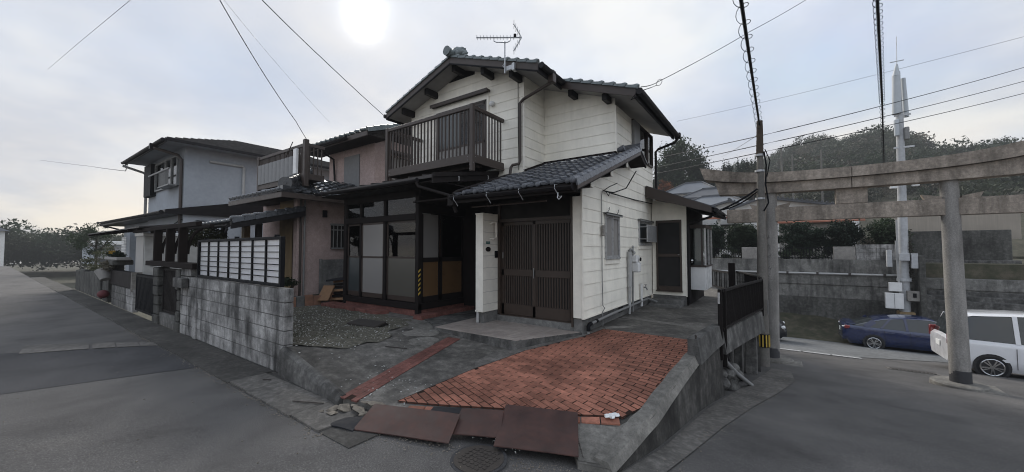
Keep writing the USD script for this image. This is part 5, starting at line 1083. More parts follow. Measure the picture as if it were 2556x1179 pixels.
# entrance canopy of the pink house
cz = lambda x: 2.46 + 0 * x
cn = obj('canopy', MB().prism([(3.35, 2.44), (4.95, 2.84), (4.95, 2.74), (3.35, 2.34)], 'x', -12.95, -10.25), 'dark_wood', P)
obj('verge_board', MB().prism([(3.32, 2.46), (4.98, 2.87), (4.98, 2.69), (3.32, 2.28)], 'x', -10.25, -10.21), 'black_gutter', cn)
for k in range(7):
    y = 3.34 + k * .235; z = 2.47 + (y - 3.35) * .25
    obj('verge_tile', MB().tube([(-10.28, y, z + .06), (-10.28, y + .23, z + .10)], [.062, .048], 10).sphere((-10.28, y, z + .06), .062, 1, (1, .6, 1)).slab([(-10.2, y, z + .05), (-10.2, y + .23, z + .12), (-10.19, y + .23, z + .02), (-10.19, y, z - .05)], (1, 0, 0), .03), 'tile_silver', cn, smooth=40)
for k in range(10):
    x = -12.9 + k * .265; obj('eave_tile', MB().tube([(x, 3.30, 2.46), (x, 4.9, 2.86)], .045, 8).sphere((x, 3.30, 2.46), .052, 1), 'tile_silver', cn, smooth=40)
g = MB(); gutter(g, (-13, 3.27, 2.38), (-10.25, 3.27, 2.36), .045); g.tube([(-10.3, 3.27, 2.33), (-10.28, 3.24, 2.22), (-10.22, 3.22, 2.20), (-10.18, 3.24, 2.28)], .022, 7); obj('gutter', g, 'black_gutter', cn, smooth=40)
for x in (-12.85, -10.55): obj('canopy_post', MB().box(x - .06, x + .06, 3.95, 4.07, .3, 2.62, .006), 'dark_wood', cn)
# roof deck
D0, D1, DYY = -13.2, -10.3, 5.0
dk = obj('roof_deck', MB().prism([(D0, DYY), (D1, DYY), (D1, 5.5), (-12.6, 5.5), (-12.6, 7.2), (D0, 7.2)], 'z', 3.72, 3.80), 'brown_metal', P)
obj('edge_beam', MB().box(D0, D1 + .02, DYY - .04, DYY, 3.66, 3.88), 'brown_metal', dk); obj('edge_beam', MB().box(D1 - .02, D1 + .02, DYY, 5.5, 3.70, 3.86), 'brown_metal', dk)
obj('top_rail', MB().box(D0, D1, DYY - .03, DYY + .03, 4.60, 4.68), 'brown_metal', dk); obj('top_rail', MB().box(D1 - .03, D1 + .03, DYY + .03, 5.5, 4.60, 4.68), 'brown_metal', dk)
obj('post', MB().box(D1 - .06, D1 + .06, DYY - .06, DYY + .06, 3.5, 4.78, .01), 'brown_metal', dk); obj('post', MB().box(D0 - .05, D0 + .05, DYY - .05, DYY + .05, 3.5, 4.70, .01), 'brown_metal', dk)
for i in range(36): x = D0 + (D1 - D0) * (i + .5) / 36; obj('baluster', MB().box(x - .012, x + .012, DYY - .012, DYY + .012, 3.86, 4.61), 'brown_metal', dk)
for i in range(4): y = DYY + .1 + i * .11; obj('baluster', MB().box(D1 - .012, D1 + .012, y - .012, y + .012, 3.86, 4.61), 'brown_metal', dk)
for i in range(10):
    x = D0 + .05 + i * .25; v = []
    a = np.linspace(0, math.pi, 7); xs = x + .125 - .125 * np.cos(a); ys = DYY - .045 - .03 * np.sin(a)
    vv = np.array([(xx, yy, z) for z in (3.80, 4.40 - .0 * i) for xx, yy in zip(xs, ys)]); obj('corrugated_sheet', MB().add(vv, [[k, k + 1, 8 + k] for k in range(6)] + [[k, 8 + k, 7 + k] for k in range(6)]), 'screen_grey', dk, smooth=60)
obj('white_box', MB().box(D1 - .42, D1 - .25, DYY - .14, DYY - .07, 3.86, 4.55, .01), 'white_enamel', dk)
obj('stick', MB().tube([(D1 - 1.1, DYY - .05, 4.35), (D1 - .62, DYY - .06, 4.80)], .012, 5), 'bark', dk)
# upper storey
obj('upper_wall', MB().box(-13.2, -10.5, 7.25, 12, 3.2, 5.45), 'pink_stucco', P)
obj('deck_door', MB().box(-12.2, -11.3, 7.22, 7.26, 3.8, 5.0), 'screen_grey', P)
ur = MB(); ur.prism([(6.60, 5.36), (9.6, 6.45), (12.6, 5.36), (12.6, 5.26), (9.6, 6.35), (6.60, 5.26)], 'x', -13.9, -9.9)
uroof = obj('upper_roof', ur, 'dark_wood', P)
wf = MB(); wave_field(wf, (-13.9, 6.58, 5.37), (1, 0, 0), (0, .94, .342), (0, -.342, .94), 14, 13); obj('upper_roof_tiles', wf, 'tile_green', uroof, kind='stuff')
for i in range(14): x = -13.85 + i * .285; obj('eave_tile', MB().tube([(x, 6.54, 5.42), (x, 6.9, 5.55)], .052, 8).sphere((x, 6.54, 5.42), .052, 1), 'tile_green', uroof, smooth=40)
for i in range(12): y = 6.6 + i * .24; z = 5.40 + i * .24 * .363; obj('verge_tile', MB().tube([(-9.95, y, z + .05), (-9.95, y + .24, z + .12)], [.062, .05], 8).slab([(-9.87, y, z + .06), (-9.87, y + .24, z + .14), (-9.86, y + .24, z + .02), (-9.86, y, z - .06)], (1, 0, 0), .03), 'tile_green', uroof, smooth=40)
obj('eave_board', MB().box(-13.9, -9.9, 6.56, 6.60, 5.22, 5.36), 'brown_metal', uroof)
obj('soffit', MB().box(-13.9, -9.9, 6.60, 7.3, 5.25, 5.27), 'dark_wood', uroof)
g = MB(); gutter(g, (-13.9, 6.49, 5.32), (-10.9, 6.49, 5.30), .055); g.box(-13.6, -13.45, 6.42, 6.56, 5.2, 5.38); obj('gutter', g, 'black_gutter', uroof, smooth=40)
obj('downpipe', MB().tube([(-12.7, 6.6, 5.2), (-12.75, 7.15, 5.0), (-12.75, 7.2, 4.3), (-12.6, 7.1, 4.0), (-12.2, 6.9, 3.9)], .035, 8), 'black_gutter', P, smooth=40)
sw = obj('side_window', MB().box(-10.5, -10.46, 7.85, 8.75, 4.1, 4.95), 'brown_metal', P); obj('pane', MB().box(-10.46, -10.455, 7.9, 8.7, 4.15, 4.9), 'glass_frost_grey', sw); obj('hood', MB().box(-10.5, -10.2, 7.7, 8.9, 5.0, 5.08), 'brown_metal', sw)

# planting bed and clutter by the pink wall
pb = thing('planting_bed', 'brick edged planting bed at the foot of the pink wall', 'planting bed', (-10.1, 5, .3))
obj('soil', MB().box(-10.5, -9.95, 4.0, 6.0, .2, .56), 'earth_bank', pb)
for i in range(9):
    y = 4.0 + i * .21; obj('edging_block', MB().box(-9.97, -9.86, y, y + .2, .3, .62 + rnd.uniform(-.05, .05), .008), 'terracotta' if i % 3 else 'foundation', pb)
obj('white_stake', MB().beam((-9.70, 3.98, .3), (-9.74, 4.02, .72), .03, .01), 'plastic_white', pb)
def leaves(mb, c, rad, n, size, flat=1.0, clumps=12, gap=.55, up=.3, rng=None, loose=False):
    rng = rng or nr; c = np.asarray(c, float); rad = np.asarray(rad, float)
    cc = rng.normal(size=(clumps, 3)); cc /= np.linalg.norm(cc, axis=1)[:, None]; cc *= (rng.random((clumps, 1)) ** .45) * (.95 if loose else .82); cc[:, 2] *= flat; wsz = rng.uniform(.55, 1.25, clumps) if loose else np.ones(clumps)
    k = rng.integers(0, clumps, n); pos = cc[k] + rng.normal(size=(n, 3)) * gap * .36 * wsz[k][:, None]
    r_ = np.linalg.norm(pos, axis=1); pos = pos if loose else np.where((r_ > 1)[:, None], pos / r_[:, None] * (1 - .12 * rng.random((n, 1))), pos)
    P_ = c + pos * rad
    d = rng.normal(size=(n, 3)) + np.array([0, 0, up]); d /= np.linalg.norm(d, axis=1)[:, None]
    t = np.cross(d, rng.normal(size=(n, 3))); t /= np.linalg.norm(t, axis=1)[:, None]; b = np.cross(d, t)
    s = size * (.6 + .8 * rng.random((n, 1)))
    v = np.stack([P_ - t * s, P_ - b * s * .45, P_ + t * s, P_ + b * s * .45], 1).reshape(-1, 3)
    i0 = np.arange(n)[:, None] * 4; f = np.vstack([i0 + [0, 1, 2], i0 + [0, 2, 3]]); mb.add(v, f); return mb
sh = thing('shrub', 'small bushy shrub with thick forked stems by the pink wall', 'shrub', (-10.2, 4.55, .55))
sm = MB()
for (dx, dy, h) in ((-.22, .05, .32), (.0, -.1, .38), (.2, .12, .34), (.1, .2, .3)):
    sm.tube([(-10.2, 4.5, .5), (-10.2 + dx * .3, 4.5 + dy * .3, .68), (-10.2 + dx, 4.5 + dy, .62 + h)], [.05, .035, .015], 7)
obj('stem', sm, 'bark', sh, smooth=40)
lm = MB(); leaves(lm, (-10.2, 4.5, .98), (.42, .42, .17), 900, .035, clumps=16, gap=.5); obj('foliage', lm, 'leaf_dark', sh)
tag(obj('board_panel', MB().box(-10.42, -10.38, 5.50, 6.45, .58, 1.52, .006).box(-10.43, -10.36, 5.48, 5.53, .5, 1.54), 'foundation'), 'grey upright cement board leaning on the pink wall by the sunroom', 'board')
jk = thing('scrap_wood_pile', 'pile of dark scrap timber with a brown plank beside the sunroom post', 'wood pile', (-9.6, 5.6, .4))
obj('plank', MB().beam((-9.75, 5.22, .46), (-9.95, 5.52, .82), .30, .03), 'cardboard', jk)
for k in range(7): obj('timber', MB().beam((-9.95 + rnd.uniform(-.1, .1), 5.55 + .03 * k, .46 + k * .075), (-9.32 + rnd.uniform(-.04, .04), 5.72 + rnd.uniform(-.05, .05), .50 + k * .08), .12, .06), 'dark_wood' if k % 3 else 'cardboard', jk)
obj('black_cover', MB().slab([(-10.0, 5.45, .98), (-9.3, 5.6, 1.06), (-9.3, 5.9, 1.10), (-10.0, 5.8, 1.02)], (0, 0, 1), .05), 'rubber', jk)

# ------------------------------------------------------------------ grey house and what stands before it
G = thing('grey_house', 'grey-blue stuccoed two-storey house with a low hipped shingle roof', 'house', (-19, 8, 0))
obj('wall', MB().box(-21.8, -17, 4.1, 11, -.2, 5.5), 'grey_stucco', G)
ga = MB(); e = (-22.45, -16.42, 3.48, 11.6); zE = 5.52; ap0, ap1 = (-19.43, 6.5, 6.62), (-19.43, 8.6, 6.62)
ga.add([(e[0], e[2], zE), (e[1], e[2], zE), (e[1], e[3], zE), (e[0], e[3], zE), ap0, ap1], [[0, 1, 4], [1, 2, 5], [1, 5, 4], [2, 3, 5], [3, 0, 4], [3, 4, 5]])
gro = obj('roof', ga, 'grey_shingle', G)
obj('soffit', MB().box(e[0], e[1], e[2], e[3], zE - .06, zE - .02), 'grey_stucco', gro)
obj('eave_board', MB().box(e[0], e[1], e[2] - .03, e[2], zE - .15, zE + .01).box(e[1], e[1] + .03, e[2], e[3], zE - .09, zE + .01), 'black_gutter', gro)
sg2 = MB()
for k in range(11):
    t = k / 11; ya, z = e[2] + (6.5 - e[2]) * t, zE + 1.10 * t; xa = e[1] + (-19.43 - e[1]) * t
    sg2.beam((xa, ya, z + .02), (xa, e[3] - (11.6 - 8.6) * t, z + .02), .05, .03)
obj('shingle_courses', sg2, 'grey_shingle', gro, kind='stuff')
g = MB(); gutter(g, (e[0] - .05, e[2] - .08, zE - .05), (e[1] - .1, e[2] - .08, zE - .05), .06); g.box(-17.75, -17.6, 3.3, 3.42, 5.3, 5.5); obj('gutter', g, 'black_gutter', G, smooth=40)
obj('downpipe', MB().tube([(-17.6, 3.4, 5.35), (-17.2, 3.95, 5.15), (-17.13, 4.04, 5.0), (-17.13, 4.04, 2.2)], .05, 8), 'brown_metal', G, smooth=40)
obj('downpipe', MB().tube([(-22.5, 3.42, 5.35), (-22.05, 3.95, 5.1), (-21.95, 4.04, 5.0), (-21.95, 4.04, 3.3)], .05, 8), 'grey_pipe', G, smooth=40)
gwn = obj('window', MB().box(-20.6, -17.6, 4.03, 4.1, 4.14, 4.2).box(-20.6, -17.6, 4.03, 4.1, 5.2, 5.26).box(-20.6, -20.53, 4.03, 4.1, 4.2, 5.2).box(-17.67, -17.6, 4.03, 4.1, 4.2, 5.2).box(-19.2, -19.1, 4.03, 4.1, 4.2, 5.2).box(-18.4, -18.33, 4.03, 4.1, 4.2, 5.2), 'grey_pipe', G)
obj('pane', MB().box(-20.5, -17.7, 4.07, 4.075, 4.2, 5.2), 'glass', gwn); obj('curtain', MB().box(-20.5, -17.7, 4.085, 4.09, 4.2, 5.2), 'interior', gwn)
obj('rail', MB().box(-20.3, -17.5, 3.78, 3.82, 4.68, 4.73).box(-18.9, -17.5, 3.78, 4.03, 4.10, 4.14), 'grey_pipe', gwn)
rl = MB()
for k in range(10): x = -18.8 + k * .13; rl.box(x, x + .02, 3.79, 3.81, 4.12, 4.7)
obj('rail_bars', rl, 'grey_pipe', gwn); obj('light_curtain', MB().box(-18.85, -18.5, 4.076, 4.08, 4.25, 5.0), 'white_enamel', gwn)
obj('shutter_case', MB().box(-21.7, -20.65, 3.92, 4.1, 4.0, 5.3), 'black_paint', G)
obj('conduit', MB().tube([(-16.96, 4.8, 5.05), (-16.96, 5.85, 5.05), (-16.96, 5.88, 5.0), (-16.96, 5.88, 2.0)], .05, 8), 'light_pipe', G, smooth=40)
obj('cable', MB().tube([(-18.0, 4.06, 2.72), (-17.05, 4.05, 2.86), (-16.95, 5, 2.84), (-16.95, 7, 2.82)], .015, 5), 'black_paint', G)
obj('wing', MB().box(-27.5, -17.1, 4.3, 9, -.2, 3.1), 'grey_stucco', G)
obj('wing_roof', MB().prism([(3.6, 3.18), (6.4, 3.75), (9.3, 3.2), (9.3, 3.05), (3.6, 3.04)], 'x', -28.5, -16.9), 'black_gutter', G)
g = MB(); gutter(g, (-28.7, 3.52, 3.2), (-17, 3.52, 3.1), .06); g.tube([(-28.6, 3.55, 3.1), (-27.6, 4.1, 2.85)], .04, 7); obj('gutter', g, 'black_gutter', G, smooth=40)
ww_ = obj('wing_window', MB().box(-26.2, -23.6, 4.24, 4.3, .6, 2.35), 'light_pipe', G); obj('pane', MB().box(-25.2, -23.8, 4.22, 4.23, .7, 2.25), 'glass_frost_dark', ww_); obj('curtain', MB().box(-26.1, -25.2, 4.225, 4.235, .7, 2.25), 'curtain', ww_)
lvv = MB()
for k in range(26): lvv.box(-27.4, -26.4, 4.2, 4.28, .5 + k * .075, .5 + k * .075 + .05)
obj('louvre', lvv, 'white_enamel', G)
obj('porch_column', MB().box(-22.2, -21.6, 3.55, 3.95, 0, 2.6), 'grey_stucco', G)

pg = thing('pergola', 'dark timber pergola with curved brackets over the neighbour gateway', 'pergola', (-12, 2.8, 1.4))
for x in (-13.05, -11.95, -10.98): 
    obj('post', MB().box(x - .05, x + .05, 2.58, 2.74, 1.5, 2.30, .01), 'pergola_wood', pg)
    an_ = np.linspace(0, math.pi / 2, 8); obj('bracket', MB().tube([(x, 2.75 + .26 * (1 - math.cos(t)), 1.70 + .58 * math.sin(t)) for t in an_], .03, 6), 'pergola_wood', pg, smooth=40)
obj('beam', MB().box(-15.5, -9.9, 2.6, 2.70, 2.30, 2.40, .008), 'pergola_wood', pg)
obj('beam', MB().box(-15.5, -10.4, 2.98, 3.06, 2.30, 2.38, .008), 'pergola_wood', pg)
obj('lintel', MB().box(-13.4, -9.68, 2.5, 2.74, 1.40, 1.52, .008), 'pergola_wood', pg)
obj('roof_sheet', MB().prism([(2.5, 2.44), (3.3, 2.56), (3.3, 2.53), (2.5, 2.41)], 'x', -22.5, -14.2), 'metal_roof', pg)
for k in range(8): x = -22.3 + k * 1.12; obj('rafter', MB().beam((x, 2.5, 2.38), (x, 3.3, 2.50), .06, .07), 'pergola_wood', pg)
shd = thing('garden_shed', 'tall pale grey metal storage shed behind the dark gate', 'shed', (-16, 3.5, 0))
obj('body', MB().box(-16.5, -15.5, 2.86, 4.25, .1, 2.22, .01), 'shed_side', shd); obj('cap', MB().box(-16.54, -15.46, 2.82, 4.29, 2.22, 2.33, .015), 'white_enamel', shd)
obj('door', MB().box(-16.47, -15.53, 2.845, 2.86, .15, 2.2, .004), 'shed_metal', shd); obj('handle', MB().box(-15.49, -15.47, 3.0, 3.06, 1.3, 1.5), 'grey_pipe', shd); obj('sticker', MB().box(-15.499, -15.494, 3.15, 3.3, 1.25, 1.35), 'plastic_white', shd)
def gate(label, x0, x1, z0, z1, m, y=2.62):
    t = thing('gate', label, 'gate', ((x0 + x1) / 2, y, z0))
    fr = MB().box(x0, x1, y - .02, y + .02, z1 - .05, z1).box(x0, x1, y - .02, y + .02, z0, z0 + .05).box(x0, x0 + .05, y - .02, y + .02, z0, z1).box(x1 - .05, x1, y - .02, y + .02, z0, z1)
    obj('frame', fr, m, t); n = int((x1 - x0) / .085)
    for i in range(n): x = x0 + (x1 - x0) * (i + .5) / n; obj('bar', MB().box(x - .022, x + .022, y - .012, y + .012, z0 + .02, z1 + (.035 if m == 'black_paint' else 0)), m, t)
    return t
gate('wide black barred double gate before the grey shed', -14.9, -12.72, .10, 1.10, 'black_paint')
gate('narrow dark gate standing higher, next to the block wall', -12.2, -10.86, .32, 1.36, 'fence_dark')
gp = thing('gate_pillars', 'rough dark stone pillars either side of the narrow gate', 'pillars', (-12.4, 2.6, 0))
for x, w in ((-12.46, .22), (-10.74, .12)):
    for k in range(6): obj('stone', MB().box(x - w + rnd.uniform(-.02, .02), x + w + rnd.uniform(-.02, .02), 2.52 + rnd.uniform(-.02, .02), 2.74, k * .23, k * .23 + .22, .02), 'retaining_rough', gp)
obj('step', MB().box(-12.3, -10.8, 2.56, 2.9, 0, .30, .01), 'wall_concrete', gp)
lw = thing('garden_wall', 'low dark block wall with a timber planter along its top', 'wall', (-16.6, 2.6, 0))
for r_ in range(3):
    for k in range(7): obj('block', MB().box(-18.0 + k * .42 + .004, -18.0 + k * .42 + .414, 2.57, 2.70, r_ * .22 + .004, r_ * .22 + .216, .008), 'wall_concrete' if k < 5 else 'block', lw)
obj('planter', MB().box(-18.1, -15.1, 2.55, 2.75, .68, 1.13, .01), 'dark_wood', lw)
obj('planter_frame', MB().box(-15.16, -15.08, 2.54, 2.76, .6, 1.15), 'pale_concrete', lw)
fp = thing('gate_pillar', 'dark stone pillar with a flat cap carrying a flower trough', 'pillar', (-19.2, 2.6, 0))
obj('shaft', MB().box(-19.6, -18.6, 2.57, 2.95, 0, 1.30, .02), 'retaining_rough', fp); obj('cap', MB().box(-19.8, -17.6, 2.5, 3.0, 1.30, 1.46, .02), 'retaining_rough', fp)
ftr = thing('flower_trough', 'grey trough of yellow and dark flowers on top of the stone pillar', 'planter', (-18.6, 2.7, 1.46))
obj('trough', MB().box(-19.3, -17.3, 2.55, 2.9, 1.46, 1.56, .02), 'pot_grey', ftr)
lm = MB(); leaves(lm, (-18.4, 2.72, 1.66), (1.0, .2, .12), 700, .05); obj('foliage', lm, 'leaf_cypress', ftr)
lm = MB(); leaves(lm, (-18.15, 2.6, 1.69), (.32, .15, .08), 160, .04); obj('blossom', lm, 'flower_yellow', ftr)
hp = thing('hanging_pot', 'small pale flower pot hanging tilted on the pillar', 'flower pot', (-18.3, 2.5, 1))
obj('pot', MB().tube([(-18.2, 2.45, .82), (-18.35, 2.42, 1.12)], [.13, .22], 12), 'pot_grey', hp, smooth=40)
lm = MB(); leaves(lm, (-18.2, 2.45, 1.25), (.5, .2, .2), 260, .05); obj('plant', lm, 'leaf_hill_brown', hp)
tag(obj('red_bag', MB().sphere((-18.7, 2.48, .30), .19, 2, (1.2, .8, .75)), 'red_cloth', smooth=40), 'dark red bag on the ground at the foot of the pillar', 'bag')
lw2 = MB()
for k in range(5): lw2.box(-26 + k * 1.2, -24.85 + k * 1.2, 2.57, 2.75, 0, .9 + .06 * (k % 2), .02)
tag(obj('garden_wall', lw2, 'retaining_rough'), 'dark stone garden wall farthest along the left lane', 'wall')
ht = thing('clipped_tree', 'small olive leaved tree between the canopy and the lattice screen', 'tree', (-11.6, 3.25, .3))
obj('trunk', MB().tube([(-11.6, 3.3, .3), (-11.5, 3.3, 1.3), (-11.65, 3.3, 2.0)], [.07, .05, .03], 8).tube([(-11.55, 3.3, 1.6), (-12.3, 3.2, 2.0)], .025, 6).tube([(-11.55, 3.3, 1.6), (-11.0, 3.2, 2.05)], .025, 6), 'bark', ht, smooth=40)
lm = MB(); leaves(lm, (-11.75, 3.25, 2.12), (.95, .4, .26), 2200, .035, clumps=20, gap=.6); obj('crown', lm, 'leaf_olive', ht)

# ------------------------------------------------------------------ torii gate
TY = 12.6; TC = 1.6
T = thing('torii', 'weathered stone torii gate with stained double lintel over the sloping road', 'torii', (TC, TY, -1.2))
def lintel(name, x0, x1, t0, t1, zt, zb, y0, y1, slant_top, n=14):
    xs = np.linspace(x0, x1, n); V = []
    for i, x in enumerate(xs):
        V += [(x, y0, zb(x)), (x, y1, zb(x)), (x, y1, zt(x)), (x, y0, zt(x))]
    V = np.array(V); 
    if t0: V[2:4, 0] -= t0
    if t1: V[-2:, 0] += t1
    f = []
    for i in range(n - 1):
        a, b = i * 4, i * 4 + 4
        for k in range(4): k2 = (k + 1) % 4; f += [[a + k, a + k2, b + k2], [a + k, b + k2, b + k]]
    f += [[0, 2, 1], [0, 3, 2], [(n - 1) * 4, (n - 1) * 4 + 1, (n - 1) * 4 + 2], [(n - 1) * 4, (n - 1) * 4 + 2, (n - 1) * 4 + 3]]
    obj(name, MB().add(V, f), 'torii_stone', T)
q = lambda x: abs((x - TC) / 3.35)
kt = lambda x: 3.85 + .115 * q(x) ** 2 + .29 * q(x) ** 4; kb_ = lambda x: 3.60 + .09 * q(x) ** 2 + .20 * q(x) ** 4; sb = lambda x: 3.335 + .03 * q(x) ** 2 + .05 * q(x) ** 4
for sgn in (-1, 1):
    a, b = (TC - 3.27, TC - .008) if sgn < 0 else (TC + .008, TC + 3.27)
    lintel('upper_lintel', a, b, .12 if sgn < 0 else 0, .12 if sgn > 0 else 0, kt, kb_, TY - .27, TY + .27, 0)
    a, b = (TC - 2.90, TC - .008) if sgn < 0 else (TC + .008, TC + 2.90)
    lintel('lower_lintel', a, b, .10 if sgn < 0 else 0, .10 if sgn > 0 else 0, lambda x: kb_(x) - .012, sb, TY - .20, TY + .20, 0)
obj('tie_beam', MB().box(TC - 2.72, TC + 2.72, TY - .11, TY + .11, 2.56, 2.94, .012), 'torii_stone', T)
obj('central_strut', MB().box(TC - .30, TC + .30, TY - .09, TY + .09, 2.945, 3.34, .01), 'torii_stone', T)
for sgn, xc in ((-1, -.085), (1, 3.285)):
    zb = float(road_z(max(xc, -.1), TY)) + .12
    obj('column', MB().tube([(xc + sgn * .03, TY, zb - .2), (xc, TY, zb + 2), (xc - sgn * .02, TY, 3.36)], [.165, .158, .148], 26), 'torii_column', T, smooth=40)
    obj('column_foot', MB().tube([(xc + sgn * .03, TY, zb - .1), (xc + sgn * .03, TY, zb + .26)], [.17, .168], 26), 'asphalt_old', T, smooth=40)
    for s2 in (-1, 1): obj('wedge', MB().prism([(xc + s2 * .15, 2.945), (xc + s2 * .42, 2.945), (xc + s2 * .47, 3.06), (xc + s2 * .15, 2.99)], 'y', TY - .07, TY + .07), 'torii_stone', T)
    obj('plinth', MB().tube([(xc, TY, zb - .25), (xc, TY, zb - .03), (xc, TY, zb)], [.46, .44, .40], 24).box(xc - .1, xc + .62, TY - .42, TY + .3, zb - .3, zb - .06, .03), 'pale_concrete', T, smooth=40)
ins = MB()
r0 = random.Random(3)
for k in range(6):
    zc = 2.12 - k * .27
    for s_ in range(5):
        x0 = -.13 + r0.uniform(-.045, .03); zz = zc + r0.uniform(-.07, .07); l = r0.uniform(.03, .07); a = r0.choice([0, 0, 0, 1.2, -.9, 1.57])
        yy = TY - math.sqrt(max(.157 ** 2 - (x0 + .085) ** 2, 0)) - .001
        ins.beam((x0, yy, zz), (x0 + l * math.cos(a) * .6, yy, zz + l * math.sin(a)), .006, .008, up=(0, 1, 0))
obj('carved_characters', ins, 'asphalt_old', T)

# ------------------------------------------------------------------ utility pole, cables
up_ = thing('utility_pole', 'weathered concrete utility pole in front of the torii column', 'pole', (-.28, 11.3, -1.1))
obj('pole', MB().tube([(-.29, 11.3, -1.25), (-.245, 11.3, 5.05)], [.135, .062], 16), 'pole_concrete', up_, smooth=40)
obj('pole_top', MB().tube([(-.258, 11.3, 4.2), (-.245, 11.3, 5.055)], [.082, .068], 14), 'bark', up_, smooth=40)
gd = obj('guard', MB().tube([(-.287, 11.3, -.62), (-.285, 11.3, -.30)], [.140, .139], 16), 'black_paint', up_, smooth=40)
ys = MB()
for k in range(12):
    a = k * math.pi / 6; ys.obox((-.286 + .142 * math.cos(a), 11.3 + .142 * math.sin(a), -.46), (.006, .03, .29), trimesh.transformations.rotation_matrix(a, (0, 0, 1))[:3, :3])
obj('yellow_stripes', ys, 'paint_yellow', gd)
obj('step_bolt', MB().cyl((-.17, 11.18, .55), (-.17, 11.18, .2), .012), 'grey_pipe', up_)
bn_ = MB()
for z in (3.05, 3.75, 4.15): bn_.tube([(-.27, 11.3, z), (-.27, 11.3, z + .05)], [.105, .105], 14)
obj('band', bn_, 'galvanised', up_)
obj('cable_bundle', MB().tube([(-.17, 11.25, 4.25), (-.13, 11.2, 3.9), (-.15, 11.2, 3.4), (-.10, 11.2, 2.95), (-.2, 11.2, 2.75)], .02, 6).tube([(-.15, 11.22, 4.3), (-.05, 11.2, 4.0), (-.12, 11.2, 3.6)], .012, 5), 'black_paint', up_, smooth=40)
def wire(label, pts, r, m='black_paint', sag=0.0, n=24, spiral=0.0):
    pts = np.array(pts, float); out = []
    for a, b in zip(pts[:-1], pts[1:]):
        t = np.linspace(0, 1, n)[:, None]; s_ = a + (b - a) * t; s_[:, 2] -= sag * 4 * (t * (1 - t))[:, 0]; out.append(s_ if len(out) == 0 else s_[1:])
    P_ = np.vstack(out); mb = MB().tube(P_, r, 6)
    if spiral:
        L = np.linalg.norm(np.diff(P_, axis=0), axis=1).sum(); k = int(L / .42); tt = np.linspace(0, 1, k * 12); Q = np.array([np.interp(tt, np.linspace(0, 1, len(P_)), P_[:, c]) for c in range(3)]).T
        d = (P_[-1] - P_[0]) / np.linalg.norm(P_[-1] - P_[0]); u = np.cross(d, (0, 0, 1)); u /= np.linalg.norm(u); w = np.cross(u, d); an_ = np.arange(len(tt)) * 2 * np.pi / 12
        mb.tube(Q + spiral * (np.cos(an_)[:, None] * u + (np.sin(an_)[:, None] - .75) * w), .0045, 4, cap=False)
    return tag(obj('cable', mb, m, smooth=50), label, 'cable', 'overhead cables')
wire('single wire running down to the left eave of the white gable', [(-7.0, 2.0, 6.35), (-7.31, 2.74, 6.21), (-8.32, 4.36, 6.14), (-8.93, 6.5, 5.55)], .008, sag=.012)
wire('twisted thick cable ending at the gutter of the pink house', [(-8.9, 2.3, 7.1), (-9.12, 2.67, 6.87), (-10.61, 4.09, 6.27), (-12.06, 5.54, 5.77), (-13.36, 6.62, 5.52)], .010, sag=.02)
wire('very thin wire fading out above the pink house roof', [(-9.4, 2.6, 7.35), (-9.6, 2.8, 7.26), (-11.78, 4.95, 7.14), (-15.47, 8.46, 7.25)], .0035, 'grey_pipe', sag=.02)
wire('thin wire crossing the top left of the sky', [(-12.3, 1.95, 7.8), (-21.11, 1.96, 9.59), (-34, 2, 12.2)], .006, 'grey_pipe')
wire('wire running left from the grey house eave', [(-22.5, 3.55, 5.52), (-26.41, 4.1, 5.73), (-59.54, 6.72, 10.71), (-96.1, 5.3, 16.2)], .016, sag=.02)
wire('service wire with a loose loop tied to the right eave of the white house', [(1.29, 15.22, 10.02), (-0.46, 12.36, 7.95), (-2.09, 8.87, 5.66), (-2.12, 7.52, 5.05)], .008, sag=.03)
lp = MB(); c0 = np.array((-2.09, 8.87, 5.63))
lp.tube([c0 + .09 * np.array([math.cos(t) * .82, -math.cos(t) * .57, math.sin(t) * .75]) for t in np.linspace(0, 6.6, 22)], .006, 5).tube([c0 + (-.07, .03, -.04), c0 + (-.2, .1, -.03), (-2.2, 7.5, 4.95), (-2.3, 7.44, 4.80), (-2.05, 7.44, 4.86)], .009, 5)
tag(obj('cable_loop', lp, 'black_paint', smooth=50), 'loop of spare wire hanging at the right eave corner', 'cable')
wire('faint wire crossing the sky from the right edge to the house eave', [(14.31, 38.77, 15.71), (-8.25, 42.50, 15.48)], .012, 'grey_pipe', sag=.2)
for wa, wb_, wc, lab in (((8.32, 22.65, 8.78), (-0.20, 11.47, 4.72), (-13.55, 41.41, 11.41), 'uppermost of three parallel wires crossing right of the pole'), ((8.31, 22.66, 8.25), (-0.20, 11.48, 4.49), (-13.58, 41.44, 10.38), 'middle of three parallel wires crossing right of the pole'), ((8.30, 22.68, 7.79), (-0.21, 11.48, 4.29), (-13.59, 41.46, 9.75), 'lowest of three parallel wires crossing right of the pole')):
    wire(lab, [wa, wb_, wc], .011, sag=.06)
wire('dark cable wound with a spiral hanger rising from the utility pole', [(-0.27, 4.81, 4.80), (-.25, 11.25, 4.95)], .022, spiral=.075)
wire('dark cable wound with a spiral hanger left of the phone mast', [(1.19, 6.79, 5.37), (2.31, 13.06, 5.58), (5.37, 30.45, 6.56)], .020, spiral=.052)
wire('pair of heavy drop cables from the pole to the back porch roof', [(-.33, 11.25, 3.32), (-1.35, 10.9, 2.72)], .026, sag=.06)
wire('second drop cable from the pole to the back porch roof', [(-.33, 11.27, 3.26), (-1.2, 11.1, 2.82)], .018, sag=.1)
wire('thin wire from the far hillside towards the pole top', [(-4.48, 45.32, 11.67), (-.3, 11.3, 4.7)], .008, 'grey_pipe', sag=.05)

